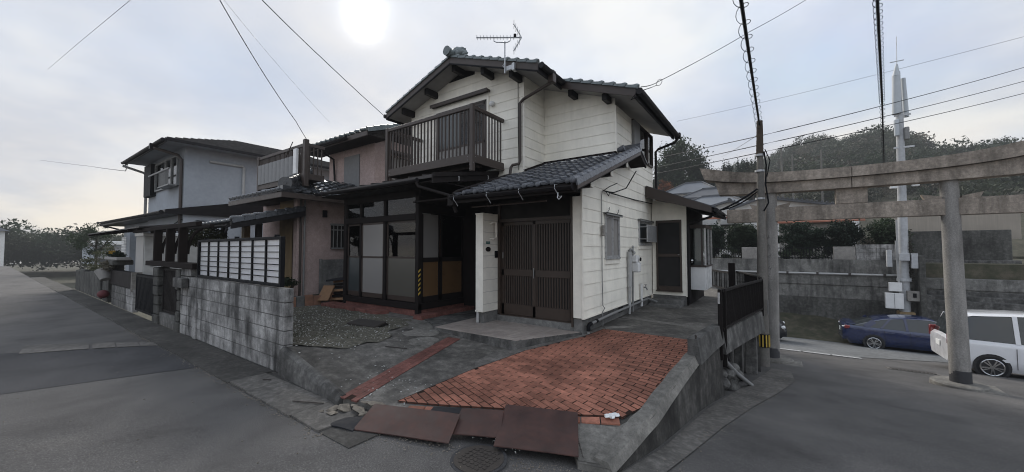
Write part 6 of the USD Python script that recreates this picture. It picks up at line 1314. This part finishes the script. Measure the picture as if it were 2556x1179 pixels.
# ------------------------------------------------------------------ far side of the road
wl = thing('retaining_wall', 'long stained concrete retaining wall in two tiers behind the parked blue car', 'wall', (1, 26.2, -1.8))
obj('lower_tier', MB().box(-9, 10, 26.0, 26.6, -3.5, -.80, .02), 'retaining_rough', wl); obj('middle_tier', MB().box(-9, 10, 26.06, 26.6, -.80, -.10, .02), 'retaining', wl)
obj('band', MB().box(-9, 10, 26.02, 26.6, -.10, .42, .02), 'retaining', wl); obj('upper_tier', MB().box(-9, 5.4, 26.25, 26.7, .42, 1.24, .02), 'retaining', wl)
obj('pipe', MB().tube([(-7, 25.98, .50), (5, 25.98, .50)], .05, 8), 'light_pipe', wl, smooth=40)
cl = MB()
for k in range(9): cl.box(-6 + k * 1.3, -5.9 + k * 1.3, 25.92, 26.05, .43, .57)
obj('pipe_clip', cl, 'cast_iron', wl)
bnk = MB(); xs = np.linspace(-9, 10, 40); V = []
for x in xs:
    w = .25 * math.sin(x * 1.7) + .15 * math.sin(x * 4.1); V += [(x, 23.4, -2.63), (x, 24.4 + w * .5, -2.45 + .1 * w), (x, 26.02, -1.80 + w * .3)]
bnk.add(np.array(V), [[3 * i + k, 3 * i + 3 + k, 3 * i + 4 + k] for i in range(39) for k in (0, 1)] + [[3 * i + k, 3 * i + 4 + k, 3 * i + 1 + k] for i in range(39) for k in (0, 1)])
obj('earth_bank', bnk, 'earth_bank', kind='structure', smooth=True)
obj('gravel_lot', grid_sheet(Polygon([(-6, 16.9), (1.7, 16.4), (4.6, 19), (9, 20), (9, 23.6), (-6, 23.6)]), .8, lambda x, y: road_z(x, y) + .012), 'far_gravel', kind='structure', smooth=True)
wlp = MB()
for k in range(6): x = -2.4 + k * .78; wlp.slab([(x, 16.35, float(road_z(x, 16.35)) + .02), (x + .72, 16.35, float(road_z(x, 16.35)) + .02), (x + .72, 16.62, float(road_z(x, 16.6)) + .02), (x, 16.62, float(road_z(x, 16.6)) + .02)], (0, 0, 1), .008)
obj('kerb_line', wlp, 'paint_white', kind='structure')
dg = thing('drain_grate', 'dark iron drain grate set in the sloping road', 'drain grate', (3, 14.7, -1.5))
zz = float(road_z(3, 14.7)) + .012
obj('frame', MB().slab([(2.5, 14.5, zz + .03), (3.5, 14.5, zz + .03), (3.5, 14.95, zz - .03), (2.5, 14.95, zz - .03)], (0, 0, 1), .02), 'gutter_concrete', dg)
for k in range(12): x = 2.58 + k * .072; obj('bar', MB().slab([(x, 14.55, zz + .035), (x + .04, 14.55, zz + .035), (x + .04, 14.9, zz - .015), (x, 14.9, zz - .015)], (0, 0, 1), .02), 'cast_iron', dg)

tf = thing('garden_fence', 'dark iron fence between rendered piers on top of the retaining wall', 'fence', (0, 26.4, 1.24))
for x0, x1 in ((-1.62, -.2), (2.57, 3.45)): obj('pier', MB().box(x0, x1, 26.3, 26.5, 1.24, 1.93, .015), 'render_pale', tf)
for x0, x1 in ((-4.6, -1.64), (-.18, 2.55)):
    obj('rail', MB().box(x0, x1, 26.36, 26.40, 1.84, 1.89).box(x0, x1, 26.36, 26.40, 1.30, 1.34), 'black_paint', tf)
    for k in range(int((x1 - x0) / .13)): x = x0 + .065 + k * .13; obj('bar', MB().box(x - .014, x + .014, 26.37, 26.39, 1.24, 1.88), 'black_paint', tf)
bwl = thing('block_wall', 'pale grey block wall on the retaining wall beside the phone mast', 'wall', (4.4, 26.4, 1.24))
for r_ in range(4):
    for k in range(5): obj('block', MB().box(3.47 + k * .39 + .004, 3.47 + k * .39 + .384, 26.32, 26.46, 1.24 + r_ * .2 + .004, 1.24 + r_ * .2 + .197, .006), 'block', bwl)
stp = thing('stone_steps', 'worn stone steps climbing past the phone mast', 'steps', (6.6, 26, -.5))
for k in range(10): obj('step', MB().box(5.65 + .0 * k, 9.5, 25.3 + k * .32, 25.3 + (k + 1.3) * .32, -1.6, -.55 + k * .2, .02), 'wall_concrete', stp)
obj('side_wall', MB().box(5.42, 5.64, 24.9, 29, -2, 1.5, .03).box(5.5, 9.5, 29, 29.3, 0, 2.75, .02), 'retaining_rough', stp)
obj('beige_hoarding', MB().box(5.5, 10, 29.6, 29.66, 2.3, 3.85), 'hoarding', stp)
for (x0, x1, y, h) in ((-1.0, 0, 34, 4), ): pass

mst = thing('phone_mast', 'tall pale concrete phone mast with panel antennas and switch boxes', 'mast', (5.05, 25.3, -1.6))
obj('pole', MB().tube([(4.99, 25.3, -2.4), (5.06, 25.3, 8.4)], [.20, .135], 18), 'pole_pale', mst, smooth=40)
obj('antenna_panel', MB().tube([(4.955, 25.25, 8.30), (4.985, 25.25, 10.15)], [.165, .15], 16).tube([(4.985, 25.25, 10.15), (5.03, 25.3, 10.75)], [.15, .04], 12), 'antenna_panel', mst, smooth=40)
obj('antenna_panel', MB().tube([(5.32, 25.45, 8.15), (5.26, 25.45, 10.05)], [.10, .085], 14), 'antenna_panel', mst, smooth=40)
obj('core', MB().cyl((5.14, 25.35, 8.0), (5.10, 25.35, 10.4), .05), 'pole_pale', mst); obj('rod', MB().cyl((5.03, 25.3, 10.7), (5.06, 25.3, 12.1), .014), 'galvanised', mst)
obj('crossarm', MB().box(4.80, 5.28, 25.28, 25.32, 10.88, 10.91).box(4.85, 5.42, 25.2, 25.24, 8.18, 8.26).box(4.8, 5.5, 25.18, 25.22, 6.62, 6.7).box(4.62, 5.62, 25.15, 25.2, 5.15, 5.22), 'galvanised', mst)
obj('radio_unit', MB().box(4.82, 4.98, 25.0, 25.2, 7.2, 8.0, .03), 'antenna_panel', mst); obj('radio_unit', MB().box(5.16, 5.34, 25.1, 25.3, 7.0, 7.6, .03), 'grey_pipe', mst)
for (x, z) in ((4.66, 4.95), (5.5, 5.1), (5.46, 4.8), (4.72, 4.75)): obj('insulator', MB().box(x - .12, x + .12, 25.0, 25.2, z - .06, z + .06, .02), 'white_enamel', mst)
obj('street_lamp', MB().tube([(5.1, 25.2, 3.5), (5.5, 25.0, 3.55), (5.85, 24.9, 3.75)], .03, 6).box(5.6, 5.95, 24.8, 24.95, 3.68, 3.80, .02), 'galvanised', mst)
for (x0, x1, z0, z1, m_) in ((4.42, 4.86, -.20, .22, 'white_enamel'), (4.28, 4.90, -1.02, -.28, 'white_enamel'), (5.02, 5.48, -.62, -.15, 'render_pale'), (4.38, 4.56, .95, 1.75, 'pole_pale'), (4.8, 5.15, 1.25, 1.6, 'pole_pale'), (5.2, 5.42, .9, 1.6, 'pole_pale')):
    bx_ = obj('switch_box', MB().box(x0, x1, 24.95, 25.14, z0, z1, .015), m_, mst)
obj('door_gap', MB().box(4.585, 4.595, 24.945, 24.95, -1.0, -.3), 'black_paint', mst); obj('meter_window', MB().box(5.2, 5.32, 24.94, 24.95, -.45, -.25), 'black_paint', mst)
obj('conduit', MB().tube([(4.78, 25.1, 3.2), (4.78, 25.1, .2)], .04, 6).tube([(4.72, 25.1, 2.2), (4.75, 25.1, .3)], .025, 6), 'light_pipe', mst, smooth=40)
obj('band', MB().tube([(5.0, 25.3, .28), (5.0, 25.3, .42)], [.26, .26], 16), 'pole_pale', mst); obj('base', MB().box(4.75, 5.3, 25.05, 25.6, -2.4, -1.15, .03), 'tan_board', mst)
ivy = MB(); leaves(ivy, (5.22, 25.25, 1.4), (.14, .12, 1.6), 350, .05); obj('ivy', ivy, 'leaf_hill_brown', mst)

# ------------------------------------------------------------------ vehicles
def car(label, O, yaw, paint, prof, L=4.54, W=1.76, belt=.93, glass=True, plate_rear=True, full=True):
    t = thing('parked_car', label, 'car', O, 'parked cars')
    ca, sa = math.cos(yaw), math.sin(yaw)
    def X(v): v = np.asarray(v, float); return np.column_stack([O[0] + v[:, 0] * ca - v[:, 1] * sa, O[1] + v[:, 0] * sa + v[:, 1] * ca, O[2] + v[:, 2]])
    def put(name, mb, m, parent=None, smooth=40): v, f = mb.out(); return obj(name, MB().add(X(v), f), m, parent or t, smooth)
    xs, bz, rz_, wz = prof['x'], prof['belt'], prof['roof'], prof['w']
    xx = np.linspace(0, L, 61); hb = np.interp(xx, xs, bz); hw = np.interp(xx, xs, wz) * W / 2
    wr, wfx = prof['wheels']; low = np.full(61, .20); low[0:3] = .34; low[-3:] = .28
    V = []
    for x, h, w, lo in zip(xx, hb, hw, low):
        for s in (-1, 1):
            pass
        sec = [(-w * .88, lo), (-w * .97, lo + .12), (-w, .50), (-w * .985, h - .14), (-w * .93, h - .03), (-w * .80, h + .012), (0, h + .035), (w * .80, h + .012), (w * .93, h - .03), (w * .985, h - .14), (w, .50), (w * .97, lo + .12), (w * .88, lo)]
        V += [(x, y, z) for y, z in sec]
    n = 13; f = []
    for i in range(60):
        for k in range(n): k2 = (k + 1) % n; f += [[i * n + k, (i + 1) * n + k, (i + 1) * n + k2], [i * n + k, (i + 1) * n + k2, i * n + k2]]
    f += [[0, k, k + 1] for k in range(1, n - 1)] + [[60 * n, 60 * n + k + 1, 60 * n + k] for k in range(1, n - 1)]
    body = put('body', MB().add(np.array(V), f), paint)
    gx = prof['gx']; gh = prof['gh']; xx = np.linspace(gx[0], gx[-1], 40); top = np.interp(xx, gx, gh); bb = np.interp(xx, xs, bz) - .02; bw_ = np.interp(xx, xs, wz) * W / 2
    V = []
    for x, h, b, w in zip(xx, top, bb, bw_):
        k = np.clip((h - b) / .5, 0, 1); tw = w * (.93 - .20 * k)
        V += [(x, -w * .915, b), (x, -tw, max(h - .045, b)), (x, -tw * .86, h), (x, 0, h + .012), (x, tw * .86, h), (x, tw, max(h - .045, b)), (x, w * .915, b)]
    n = 7; V = np.array(V)
    f = [[i * n + k, (i + 1) * n + k, (i + 1) * n + k + 1] for i in range(39) for k in range(6)] + [[i * n + k, (i + 1) * n + k + 1, i * n + k + 1] for i in range(39) for k in range(6)]
    cabin = put('glasshouse', MB().add(V, f), 'car_glass')
    rx0, rx1 = prof['rx']; sel = [i for i in range(40) if rx0 <= xx[i] <= rx1]
    Vr = np.vstack([np.column_stack([V[i * n + 1:i * n + 6, 0], V[i * n + 1:i * n + 6, 1] * 1.004, V[i * n + 1:i * n + 6, 2] + .008]) for i in sel]); m_ = len(sel)
    put('roof', MB().add(Vr, [[i * 5 + k, i * 5 + 5 + k, i * 5 + 6 + k] for i in range(m_ - 1) for k in range(4)] + [[i * 5 + k, i * 5 + 6 + k, i * 5 + 1 + k] for i in range(m_ - 1) for k in range(4)]), paint)
    for (pa, pb, wd) in prof['pillars']:
        for s in (-1, 1):
            ya = np.interp(pa, xs, wz) * W / 2 * .92; hz = np.interp(pb, gx, gh) - .03; k = np.clip((hz - np.interp(pb, xs, bz)) / .5, 0, 1); yb = np.interp(pb, xs, wz) * W / 2 * (.935 - .2 * k) 
            pm = MB().beam((pa, s * ya, np.interp(pa, xs, bz) - .03), (pb, s * yb, hz), wd, .03, up=(0, s, .2)); put('pillar', pm, paint)
    for wx in (wr, wfx):
        for s in (-1, 1):
            y = s * (W / 2 - .10); R_ = .315
            tm = MB().tube([(wx, y - s * .11, R_), (wx, y - s * .09, R_), (wx, y + s * .08, R_), (wx, y + s * .10, R_)], [R_ * .92, R_, R_, R_ * .93], 28)
            arch = MB().tube([(wx, y - s * .15, R_ + .01), (wx, y + s * .098, R_ + .01)], [R_ * 1.13, R_ * 1.13], 28); put('wheel_arch', arch, 'car_black')
            ty = put('wheel', tm, 'tyre'); rm = MB().tube([(wx, y + s * .10, R_), (wx, y + s * .105, R_)], [R_ * .70, R_ * .70], 28); rim = put('rim_back', rm, 'car_black', ty)
            sp = MB()
            for k in range(10): a = k * math.pi / 5 + (.12 if k % 2 else -.12); sp.beam((wx + .05 * math.cos(a), y + s * .112, R_ + .05 * math.sin(a)), (wx + .215 * math.cos(a), y + s * .112, R_ + .215 * math.sin(a)), .03, .02, up=(0, 1, 0))
            rr_ = [(wx + .22 * math.cos(a), y + s * .108, R_ + .22 * math.sin(a)) for a in np.linspace(0, 2 * math.pi, 29)]; sp.tube(rr_, .018, 6); sp.cyl((wx, y + s * .10, R_), (wx, y + s * .122, R_), .05)
            put('rim', sp, 'chrome', ty)
    w0 = np.interp(.1, xs, wz) * W / 2
    for s in (-1, 1):
        put('tail_light', MB().obox((prof['tl'][0], s * w0 * .95, prof['tl'][1]), (.20, .12, prof['tl'][2]), None, .03), 'lamp_red')
        put('headlight', MB().obox((L - .22, s * W * .38, .68), (.34, .24, .14), None, .04), 'white_enamel')
        put('mirror', MB().obox((prof['mx'], s * (W / 2 + .07), belt + .05), (.12, .2, .13), None, .04), paint)
        for x in prof['doors']: put('door_gap', MB().obox((x, s * (np.interp(x, xs, wz) * W / 2 + .001), .60), (.010, .008, .56)), 'car_black')
        for x in prof['handles']: put('door_handle', MB().obox((x, s * (W / 2 * np.interp(x, xs, wz) - .004), belt - .14), (.17, .03, .03), None, .01), paint)
    put('number_plate', MB().obox((-.012 + prof['px'], prof.get('py', 0), prof['pz']), (.012, .33, .165), None, .004), 'plastic_white')
    return t, put
lift = dict(x=[0, .06, .25, .7, 2.0, 3.3, 4.1, 4.45, 4.54], belt=[.86, .98, 1.02, 1.0, .95, .93, .84, .68, .52], roof=[0] * 9, w=[.80, .90, .96, .99, 1.0, 1.0, .97, .88, .72],
            gx=[.35, .75, 1.35, 2.0, 2.7, 3.1, 3.75], gh=[1.02, 1.17, 1.36, 1.455, 1.46, 1.38, .94], rx=(1.0, 2.95), pillars=[(.75, 1.05, .20), (1.25, 1.55, .07), (2.05, 2.0, .08), (3.68, 3.05, .07)], wheels=(1.00, 3.70), tl=(.16, .90, .16), mx=3.15, doors=(1.35, 2.12, 3.15), handles=(1.55, 2.35), px=-.005, pz=.72)
c1, put1 = car('dark blue liftback car parked below the concrete retaining wall', (2.42, 23.2, -2.57), 0.0, 'car_blue', lift)
put1('spoiler', MB().obox((.30, 0, 1.05), (.30, 1.45, .04), None, .015), 'car_blue')
put1('reversing_lamp', MB().obox((.05, -.62, .90), (.1, .2, .05), None, .02).obox((.05, .62, .90), (.1, .2, .05), None, .02), 'white_enamel')
put1('bumper_insert', MB().obox((.03, 0, .36), (.1, 1.2, .12), None, .03), 'car_black')
put1('number_marks', MB().obox((-.026, .06, .73), (.004, .18, .05)).obox((-.026, 0, .785), (.004, .16, .02)), 'plate_green')
put1('emblem', MB().obox((-.01, .0, .93), (.02, .10, .05), None, .01), 'chrome')
van = dict(x=[0, .05, .2, 1, 2.4, 3.4, 4.0, 4.2, 4.3], belt=[.96, 1.02, 1.05, 1.03, 1.0, 1.0, .90, .75, .55], roof=[0] * 9, w=[.90, .96, .98, 1.0, 1.0, 1.0, .97, .90, .78],
           gx=[.08, .22, .5, 1.5, 2.6, 3.0, 3.7], gh=[1.04, 1.60, 1.72, 1.78, 1.76, 1.66, 1.02], rx=(.30, 2.9), pillars=[(.14, .32, .10), (1.3, 1.3, .09), (2.3, 2.25, .08), (3.6, 2.95, .08)], wheels=(.80, 3.40), tl=(.08, 1.0, .34), mx=3.1, doors=(1.25, 2.25, 3.1), handles=(1.5, 2.5), px=-.005, pz=.75)
c2_, put2 = car('white minivan parked at the right edge beyond the torii', (4.10, 17.2, float(road_z(4, 17.2)) + .02), 0.0, 'car_white', van, L=4.3, W=1.7, belt=1.0)
c3_, put3 = car('black compact car mostly hidden behind the torii column', (-3.95, 20.6, float(road_z(0, 20.6)) + .02), 0.0, 'car_black', van, L=4.3, W=1.6, belt=1.0)

# ------------------------------------------------------------------ houses, trees and hill beyond
def gable_house(label, x0, x1, xa, y0, y1, zb, ze0, za, ze1, wall='house_white', rf='far_tile', ov=.45):
    h = thing('far_house', label, 'house', ((x0 + x1) / 2, y0, zb), 'houses across the road')
    obj('wall', MB().prism([(x0 + ov, zb), (x1 - ov, zb), (x1 - ov, ze1 + .05), (xa, za - .12), (x0 + ov, ze0 + .05)], 'y', y0, y1), wall, h)
    r = MB().prism([(x0, ze0), (xa, za), (x1, ze1), (x1, ze1 - .16), (xa, za - .18), (x0, ze0 - .16)], 'y', y0 - .5, y1 + .4); ro = obj('roof', r, rf, h)
    rg = MB().beam((xa, y0 - .55, za + .06), (xa, y1 + .4, za + .06), .2, .2); obj('ridge', rg, rf, ro)
    k = int(math.hypot(x1 - xa, za - ze1) / .3)
    for i in range(k): t = (i + .5) / k; x, z = xa + (x1 - xa) * t, za + (ze1 - za) * t; obj('verge_tile', MB().tube([(x, y0 - .55, z + .05), (x, y0 - .2, z + .05)], .075, 6), rf, ro)
    return h
hA = gable_house('white rendered gable house behind the torii column', -3.2, 5.7, -.75, 38, 46, 1.0, 5.35, 6.25, 4.92)
hB = gable_house('smaller white gable house left of the torii, dark roof edge', -8.5, -1.9, -3.3, 39.5, 47, 1.0, 4.9, 6.3, 5.75)
obj('lean_to_roof', MB().prism([(36.2, 4.55), (38.2, 4.95), (38.2, 4.85), (36.2, 4.45)], 'x', -8.0, -2.1), 'house_white', hA); obj('red_fascia', MB().box(-8.0, -2.1, 36.12, 36.2, 4.38, 4.56), 'red_roof', hA)
obj('porch_column', MB().box(-4.0, -3.8, 36.6, 36.8, 1.0, 4.5), 'house_white', hA); obj('shaded_window', MB().box(-7.9, -2.3, 37.9, 37.95, 1.5, 4.0), 'interior', hA); obj('white_railing', MB().box(-5.5, -3.0, 36.5, 36.6, 1.3, 1.9, .02), 'house_white', hA)
obj('curtain', MB().box(-3.6, -2.8, 37.86, 37.9, 1.6, 3.6), 'house_white', hA)
def hip(label, cx_, y0, w, dpt, zb, zw, zr, rf):
    h = thing('far_house', label, 'house', (cx_, y0, zb), 'houses across the road'); obj('wall', MB().box(cx_ - w / 2 + .5, cx_ + w / 2 - .5, y0 + .5, y0 + dpt - .5, zb, zw), 'house_white', h)
    v = [(cx_ - w / 2, y0, zw), (cx_ + w / 2, y0, zw), (cx_ + w / 2, y0 + dpt, zw), (cx_ - w / 2, y0 + dpt, zw), (cx_ - w / 2 + dpt * .35, y0 + dpt / 2, zr), (cx_ + w / 2 - dpt * .35, y0 + dpt / 2, zr)]
    ro = obj('roof', MB().add(v, [[0, 1, 5], [0, 5, 4], [1, 2, 5], [2, 3, 4], [2, 4, 5], [3, 0, 4], [0, 2, 1], [0, 3, 2]]), rf, h)
    obj('ridge', MB().beam(v[4], v[5], .3, .35).beam(v[0], v[4], .22, .22).beam(v[1], v[5], .22, .22), 'far_tile', ro); obj('eave_board', MB().box(cx_ - w / 2, cx_ + w / 2, y0 - .05, y0, zw - .2, zw), 'far_tile', ro)
    return h
hip('grey tiled house lowest of the roofs left of the torii lintel', -6.2, 50, 8.5, 8, 1, 7.0, 8.6, 'far_tile_light'); hip('dark tiled house above the lowest grey roof', -7.3, 56, 7, 7, 1, 8.9, 10.4, 'far_tile'); hip('pale tiled house topmost of the roofs below the big tree', -10.2, 60, 8, 8, 1, 10.2, 12.2, 'far_tile_light')
rr2 = thing('far_house', 'low house with an orange red roof behind the clipped bushes', 'house', (2.4, 33, 1)); obj('wall', MB().box(.3, 4.2, 33, 35, 1, 3.75), 'render_pale', rr2); obj('roof', MB().prism([(32.6, 3.72), (35.4, 4.3), (35.4, 4.2), (32.6, 3.62)], 'x', -.2, 4.8), 'red_roof', rr2)
obj('terrace', MB().box(-14, 14, 26.5, 60, -2, 1.1), 'earth_bank', kind='structure')
obj('upper_bank', MB().slab([(-40, 48, 1.2), (40, 48, 1.2), (40, 90, 11), (-40, 90, 11)], (0, -.2, 1), .5), 'earth_bank', kind='structure')

def tree(name, label, cat, base, top, rad, m, n, size, trunk=.18, clumps=26, gap=.5, seed=0, flat=1.0, group=None, lo=None):
    rg = np.random.default_rng(seed + 100); t = thing(name, label, cat, base, group); b = np.array(base, float); rad = np.array(rad, float); c = np.array([b[0], b[1], top - rad[2]])
    mb = MB().tube([b, b + (.1 * rad[0] * .3, 0, (c[2] - b[2]) * .6), c], [trunk, trunk * .7, trunk * .3], 8)
    for k in range(6): a = k * 1.05 + seed; mb.tube([b + (0, 0, (c[2] - b[2]) * (.5 + .06 * k)), c + rad * np.array([math.cos(a) * .6, math.sin(a) * .6, .1 + .1 * (k % 3)])], [trunk * .4, trunk * .12], 6)
    obj('trunk', mb, 'bark', t, smooth=40); lm = MB(); leaves(lm, c, rad, n, size, flat, clumps, gap, rng=rg, loose=True); obj('crown', lm, m, t); return t
for i, (x, w, zt, m, lab) in enumerate(((-3.3, .75, 3.35, 'leaf_cypress', 'rounded dark bush behind the fence, nearest the back porch'), (-1.75, .95, 3.40, 'leaf_dark', 'broad clipped pine bush left of the torii column'), (-.75, .55, 3.1, 'leaf_cypress', 'narrow dark bush just behind the utility pole'),
    (1.25, 1.2, 3.38, 'leaf_cypress', 'widest dark conifer bush right of the torii column'), (3.0, .95, 3.45, 'leaf_cypress', 'tall dark bush behind the rendered pier'), (4.95, .85, 3.35, 'leaf_dark', 'dark green bush beside the phone mast'))):
    tree('bush', lab, 'bush', (x, 28, 1.1), zt, (w, .8, (zt - 1.35) / 2), m, 8000, .075, .05, 44, .42, i, group='clipped bushes behind the roadside fence')
for i, (x, zt, w) in enumerate(((-2.4, 1.9, .5), (.6, 1.85, .7), (1.8, 1.8, .6), (4.0, 2.5, .5))): tree('bush', ('low leafy shrub behind the left iron fence', 'low shrub showing through the iron fence by the torii', 'low shrub showing through the iron fence by the pier', 'thin bare shrub with pale twisted stems')[i], 'bush', (x, 26.9, 1.1), zt, (w, .4, .4), ('leaf_mid', 'leaf_dark', 'leaf_dark', 'leaf_hill_brown')[i], (800, 800, 700, 220)[i], .05, .03, 14, .6, 20 + i)
tree('big_tree', 'largest spreading tree on the slope right of the white house', 'tree', (-14.2, 75, 6), 21.6, (4.6, 4.0, 5.4), 'leaf_dark', 14000, .26, .5, 60, .42, 1)
tree('big_tree', 'dark shorter tree at the right foot of the largest tree', 'tree', (-10.2, 77, 6), 17.8, (2.2, 2.2, 3.4), 'leaf_cypress', 3500, .2, .3, 24, .5, 2)
tree('big_tree', 'dark leafy tree in front and left of the largest tree', 'tree', (-16.4, 72, 6), 17.0, (3.0, 2.5, 3.2), 'leaf_dark', 5000, .2, .3, 30, .5, 3)
tree('autumn_tree', 'small rust orange tree above the back porch roof', 'tree', (-16.0, 70, 7), 14.1, (1.75, 1.5, 1.9), 'leaf_rust', 3500, .13, .15, 22, .5, 4)
tree('autumn_tree', 'yellow green thin tree beside the rust orange one', 'tree', (-12.6, 70, 6), 13.2, (1.9, 1.5, 2.0), 'leaf_yellow', 2200, .12, .15, 22, .6, 5)
for i, (x, y, zt, w) in enumerate(((-7.0, 80, 19.3, 1.25), (-4.9, 81, 19.1, .9), (-3.75, 82, 19.3, .85), (-2.85, 82.5, 18.4, .8))): tree('cypress', ('broad dark cypress, leftmost in the row before the hill', 'second slim cypress from the left before the hill', 'tallest slim cypress left of the pole top', 'cypress tip half behind the pole top')[i], 'tree', (x, y, 8), zt, (w, .9, 4.6), 'leaf_cypress', 2600, .15, .2, 30, .35, 30 + i, group='row of dark cypresses')
tree('bush', 'rounded olive bush crown above the torii lintel left of the pole', 'bush', (-3.1, 82, 9), 17.4, (2.6, 2, 1.9), 'leaf_olive', 2500, .16, .2, 24, .45, 40)

# the wooded hill
EA = [(-1.2, .14), (-.35, .155), (-.105, .188), (-.02, .196), (.017, .212), (.035, .226), (.058, .235), (.09, .2250), (.127, .227), (.167, .2302), (.194, .2175), (.219, .2000), (.234, .1940), (.34, .17), (.7, .12)]
def e_of(a): return np.interp(a, [p_[0] for p_ in EA], [p_[1] for p_ in EA])
def hill_z(x, y):
    r_ = np.hypot(x, y); a = np.arctan2(x, y); R_ = np.where(a < .03, 230, 190); t = np.clip((r_ - 62) / (R_ - 62), 0, 1.0); g_ = t ** .85
    z = 1.8 + R_ * (e_of(a) - .022) * g_ - np.maximum(r_ - R_, 0) * .3
    return z - 2.0 * (1 - t) + 1.2 * np.sin(x * .11 + y * .07) * t
hp_ = MB(); na, nr_ = 90, 36; A_ = np.linspace(-.5, .75, na); RR_ = np.linspace(62, 300, nr_)
V = np.array([(r_ * math.sin(a), r_ * math.cos(a), float(hill_z(r_ * math.sin(a), r_ * math.cos(a)))) for r_ in RR_ for a in A_])
f = [[i * na + k, i * na + k + 1, (i + 1) * na + k + 1] for i in range(nr_ - 1) for k in range(na - 1)] + [[i * na + k, (i + 1) * na + k + 1, (i + 1) * na + k] for i in range(nr_ - 1) for k in range(na - 1)]
obj('hill', hp_.add(V, f), 'earth_bank', kind='structure', smooth=True)
def scatter(name, label, places, protos, scales):
    pi = UsdGeom.PointInstancer.Define(stage, '/World/' + numbered('/World', name)); pr = pi.GetPrim(); base = str(pr.GetPath()); paths = []
    for i, (mb, m_) in enumerate(protos):
        v, f_ = mb.out(); pp = f'{base}/crown_{i:03d}'; usdkit.mesh(stage, pp, (v, f_), M[m_]); paths.append(pp)
    pi.CreatePrototypesRel().SetTargets([Sdf.Path(q_) for q_ in paths]); rg = np.random.default_rng(5); N_ = len(places)
    pi.CreateProtoIndicesAttr(Vt.IntArray.FromNumpy(rg.choice(len(protos), N_, p=[.36, .26, .22, .16][:len(protos)] if len(protos) == 4 else None).astype(np.int32)))
    pi.CreatePositionsAttr(Vt.Vec3fArray.FromNumpy(np.asarray(places, np.float32))); s_ = scales[:, None] * rg.uniform(.85, 1.15, (N_, 3)); pi.CreateScalesAttr(Vt.Vec3fArray.FromNumpy(s_.astype(np.float32)))
    an_ = rg.uniform(0, math.pi, N_); pi.CreateOrientationsAttr(Vt.QuathArray([Gf.Quath(float(math.cos(a)), 0, 0, float(math.sin(a))) for a in an_]))
    tag(pr, label, 'wood', kind='stuff')
protos = []
for i, m_ in enumerate(('leaf_hill', 'leaf_hill', 'leaf_dark', 'leaf_hill_brown')):
    lm = MB(); leaves(lm, (0, 0, .1), (1, 1, .82), 900 if i < 3 else 420, .075, clumps=20, gap=.5, rng=np.random.default_rng(60 + i)); protos.append((lm, m_))
pl_, sc_ = [], []
rg = np.random.default_rng(9)
for r_ in np.arange(86, 236, 4.6):
    a = -.30
    while a < .55:
        aa = a + rg.uniform(-.3, .3) * 4.5 / r_; rr0 = r_ + rg.uniform(-2, 2); x, y = rr0 * math.sin(aa), rr0 * math.cos(aa)
        if rr0 < (232 if aa < .03 else 193): pl_.append((x, y, float(hill_z(x, y)) + .8)); sc_.append(rg.choice([1.7, 2.4, 3.2, 4.4, 5.4]) * rg.uniform(.85, 1.15) * (.65 + .3 * r_ / 160))
        a += 4.6 / r_
scatter('hillside_wood', 'dark mixed woodland covering the hill on the right', pl_, protos, np.array(sc_))
pl_, sc_ = [], []
for k in range(150):
    a = rg.uniform(-1.72, -1.30); r_ = rg.uniform(110, 150); pl_.append((r_ * math.sin(a), r_ * math.cos(a), rg.uniform(0, 3.4))); sc_.append(rg.uniform(2.6, 4.6))
scatter('far_treeline', 'low dark line of trees at the far end of the left lane', pl_, protos[:3], np.array(sc_))
for i, (x, y) in enumerate(((1.2, 73.5), (2.6, 74.5), (6.4, 77))):
    p_ = thing('far_pole', ('thin grey power pole on the slope, left of three', 'thin grey power pole on the slope, middle of three', 'thin grey power pole on the slope, right of three')[i], 'pole', (x, y, 8), 'power poles on the far slope')
    zt = (18, 17, 17.7)[i]; obj('shaft', MB().tube([(x, y, 8), (x, y, zt)], [.15, .10], 8), 'pole_concrete', p_); obj('crossarm', MB().box(x - 1.3, x + .5, y - .04, y + .04, zt - .88, zt - .80).box(x - .8, x + .6, y - .04, y + .04, zt - 1.78, zt - 1.70), 'pole_concrete', p_)
# far left, beyond the flower pillar
gl = thing('far_garage', 'low grey shed with a white roof edge at the far left', 'shed', (-87, 11.5, 0)); obj('wall', MB().box(-95, -86, 10, 15, -.5, 2.6), 'grey_stucco', gl); obj('roof', MB().box(-95.5, -85.6, 9.5, 15.4, 2.6, 3.2, .05), 'white_enamel', gl); obj('shutter', MB().box(-85.98, -85.9, 10.5, 14.5, -.4, 2.3), 'screen_grey', gl)
tree('bush', 'pale olive bush by the far end of the left lane', 'bush', (-38, 5.2, 0), 2.1, (2.6, 1.2, 1.0), 'leaf_olive', 3500, .06, .08, 22, .34, 50)
tree('bush', 'dark garden tree past the flower pillar', 'bush', (-46, 5.6, 0), 4.0, (3, 1.6, 1.3), 'leaf_dark', 3500, .08, .1, 22, .34, 51)
hip('distant house closing the left lane', -112, -6, 12, 9, -1, 5.0, 7.5, 'far_tile')

obj('haze', MB().box(-250, 250, -140, 330, -4.6, 62), 'haze_air', kind='stuff')
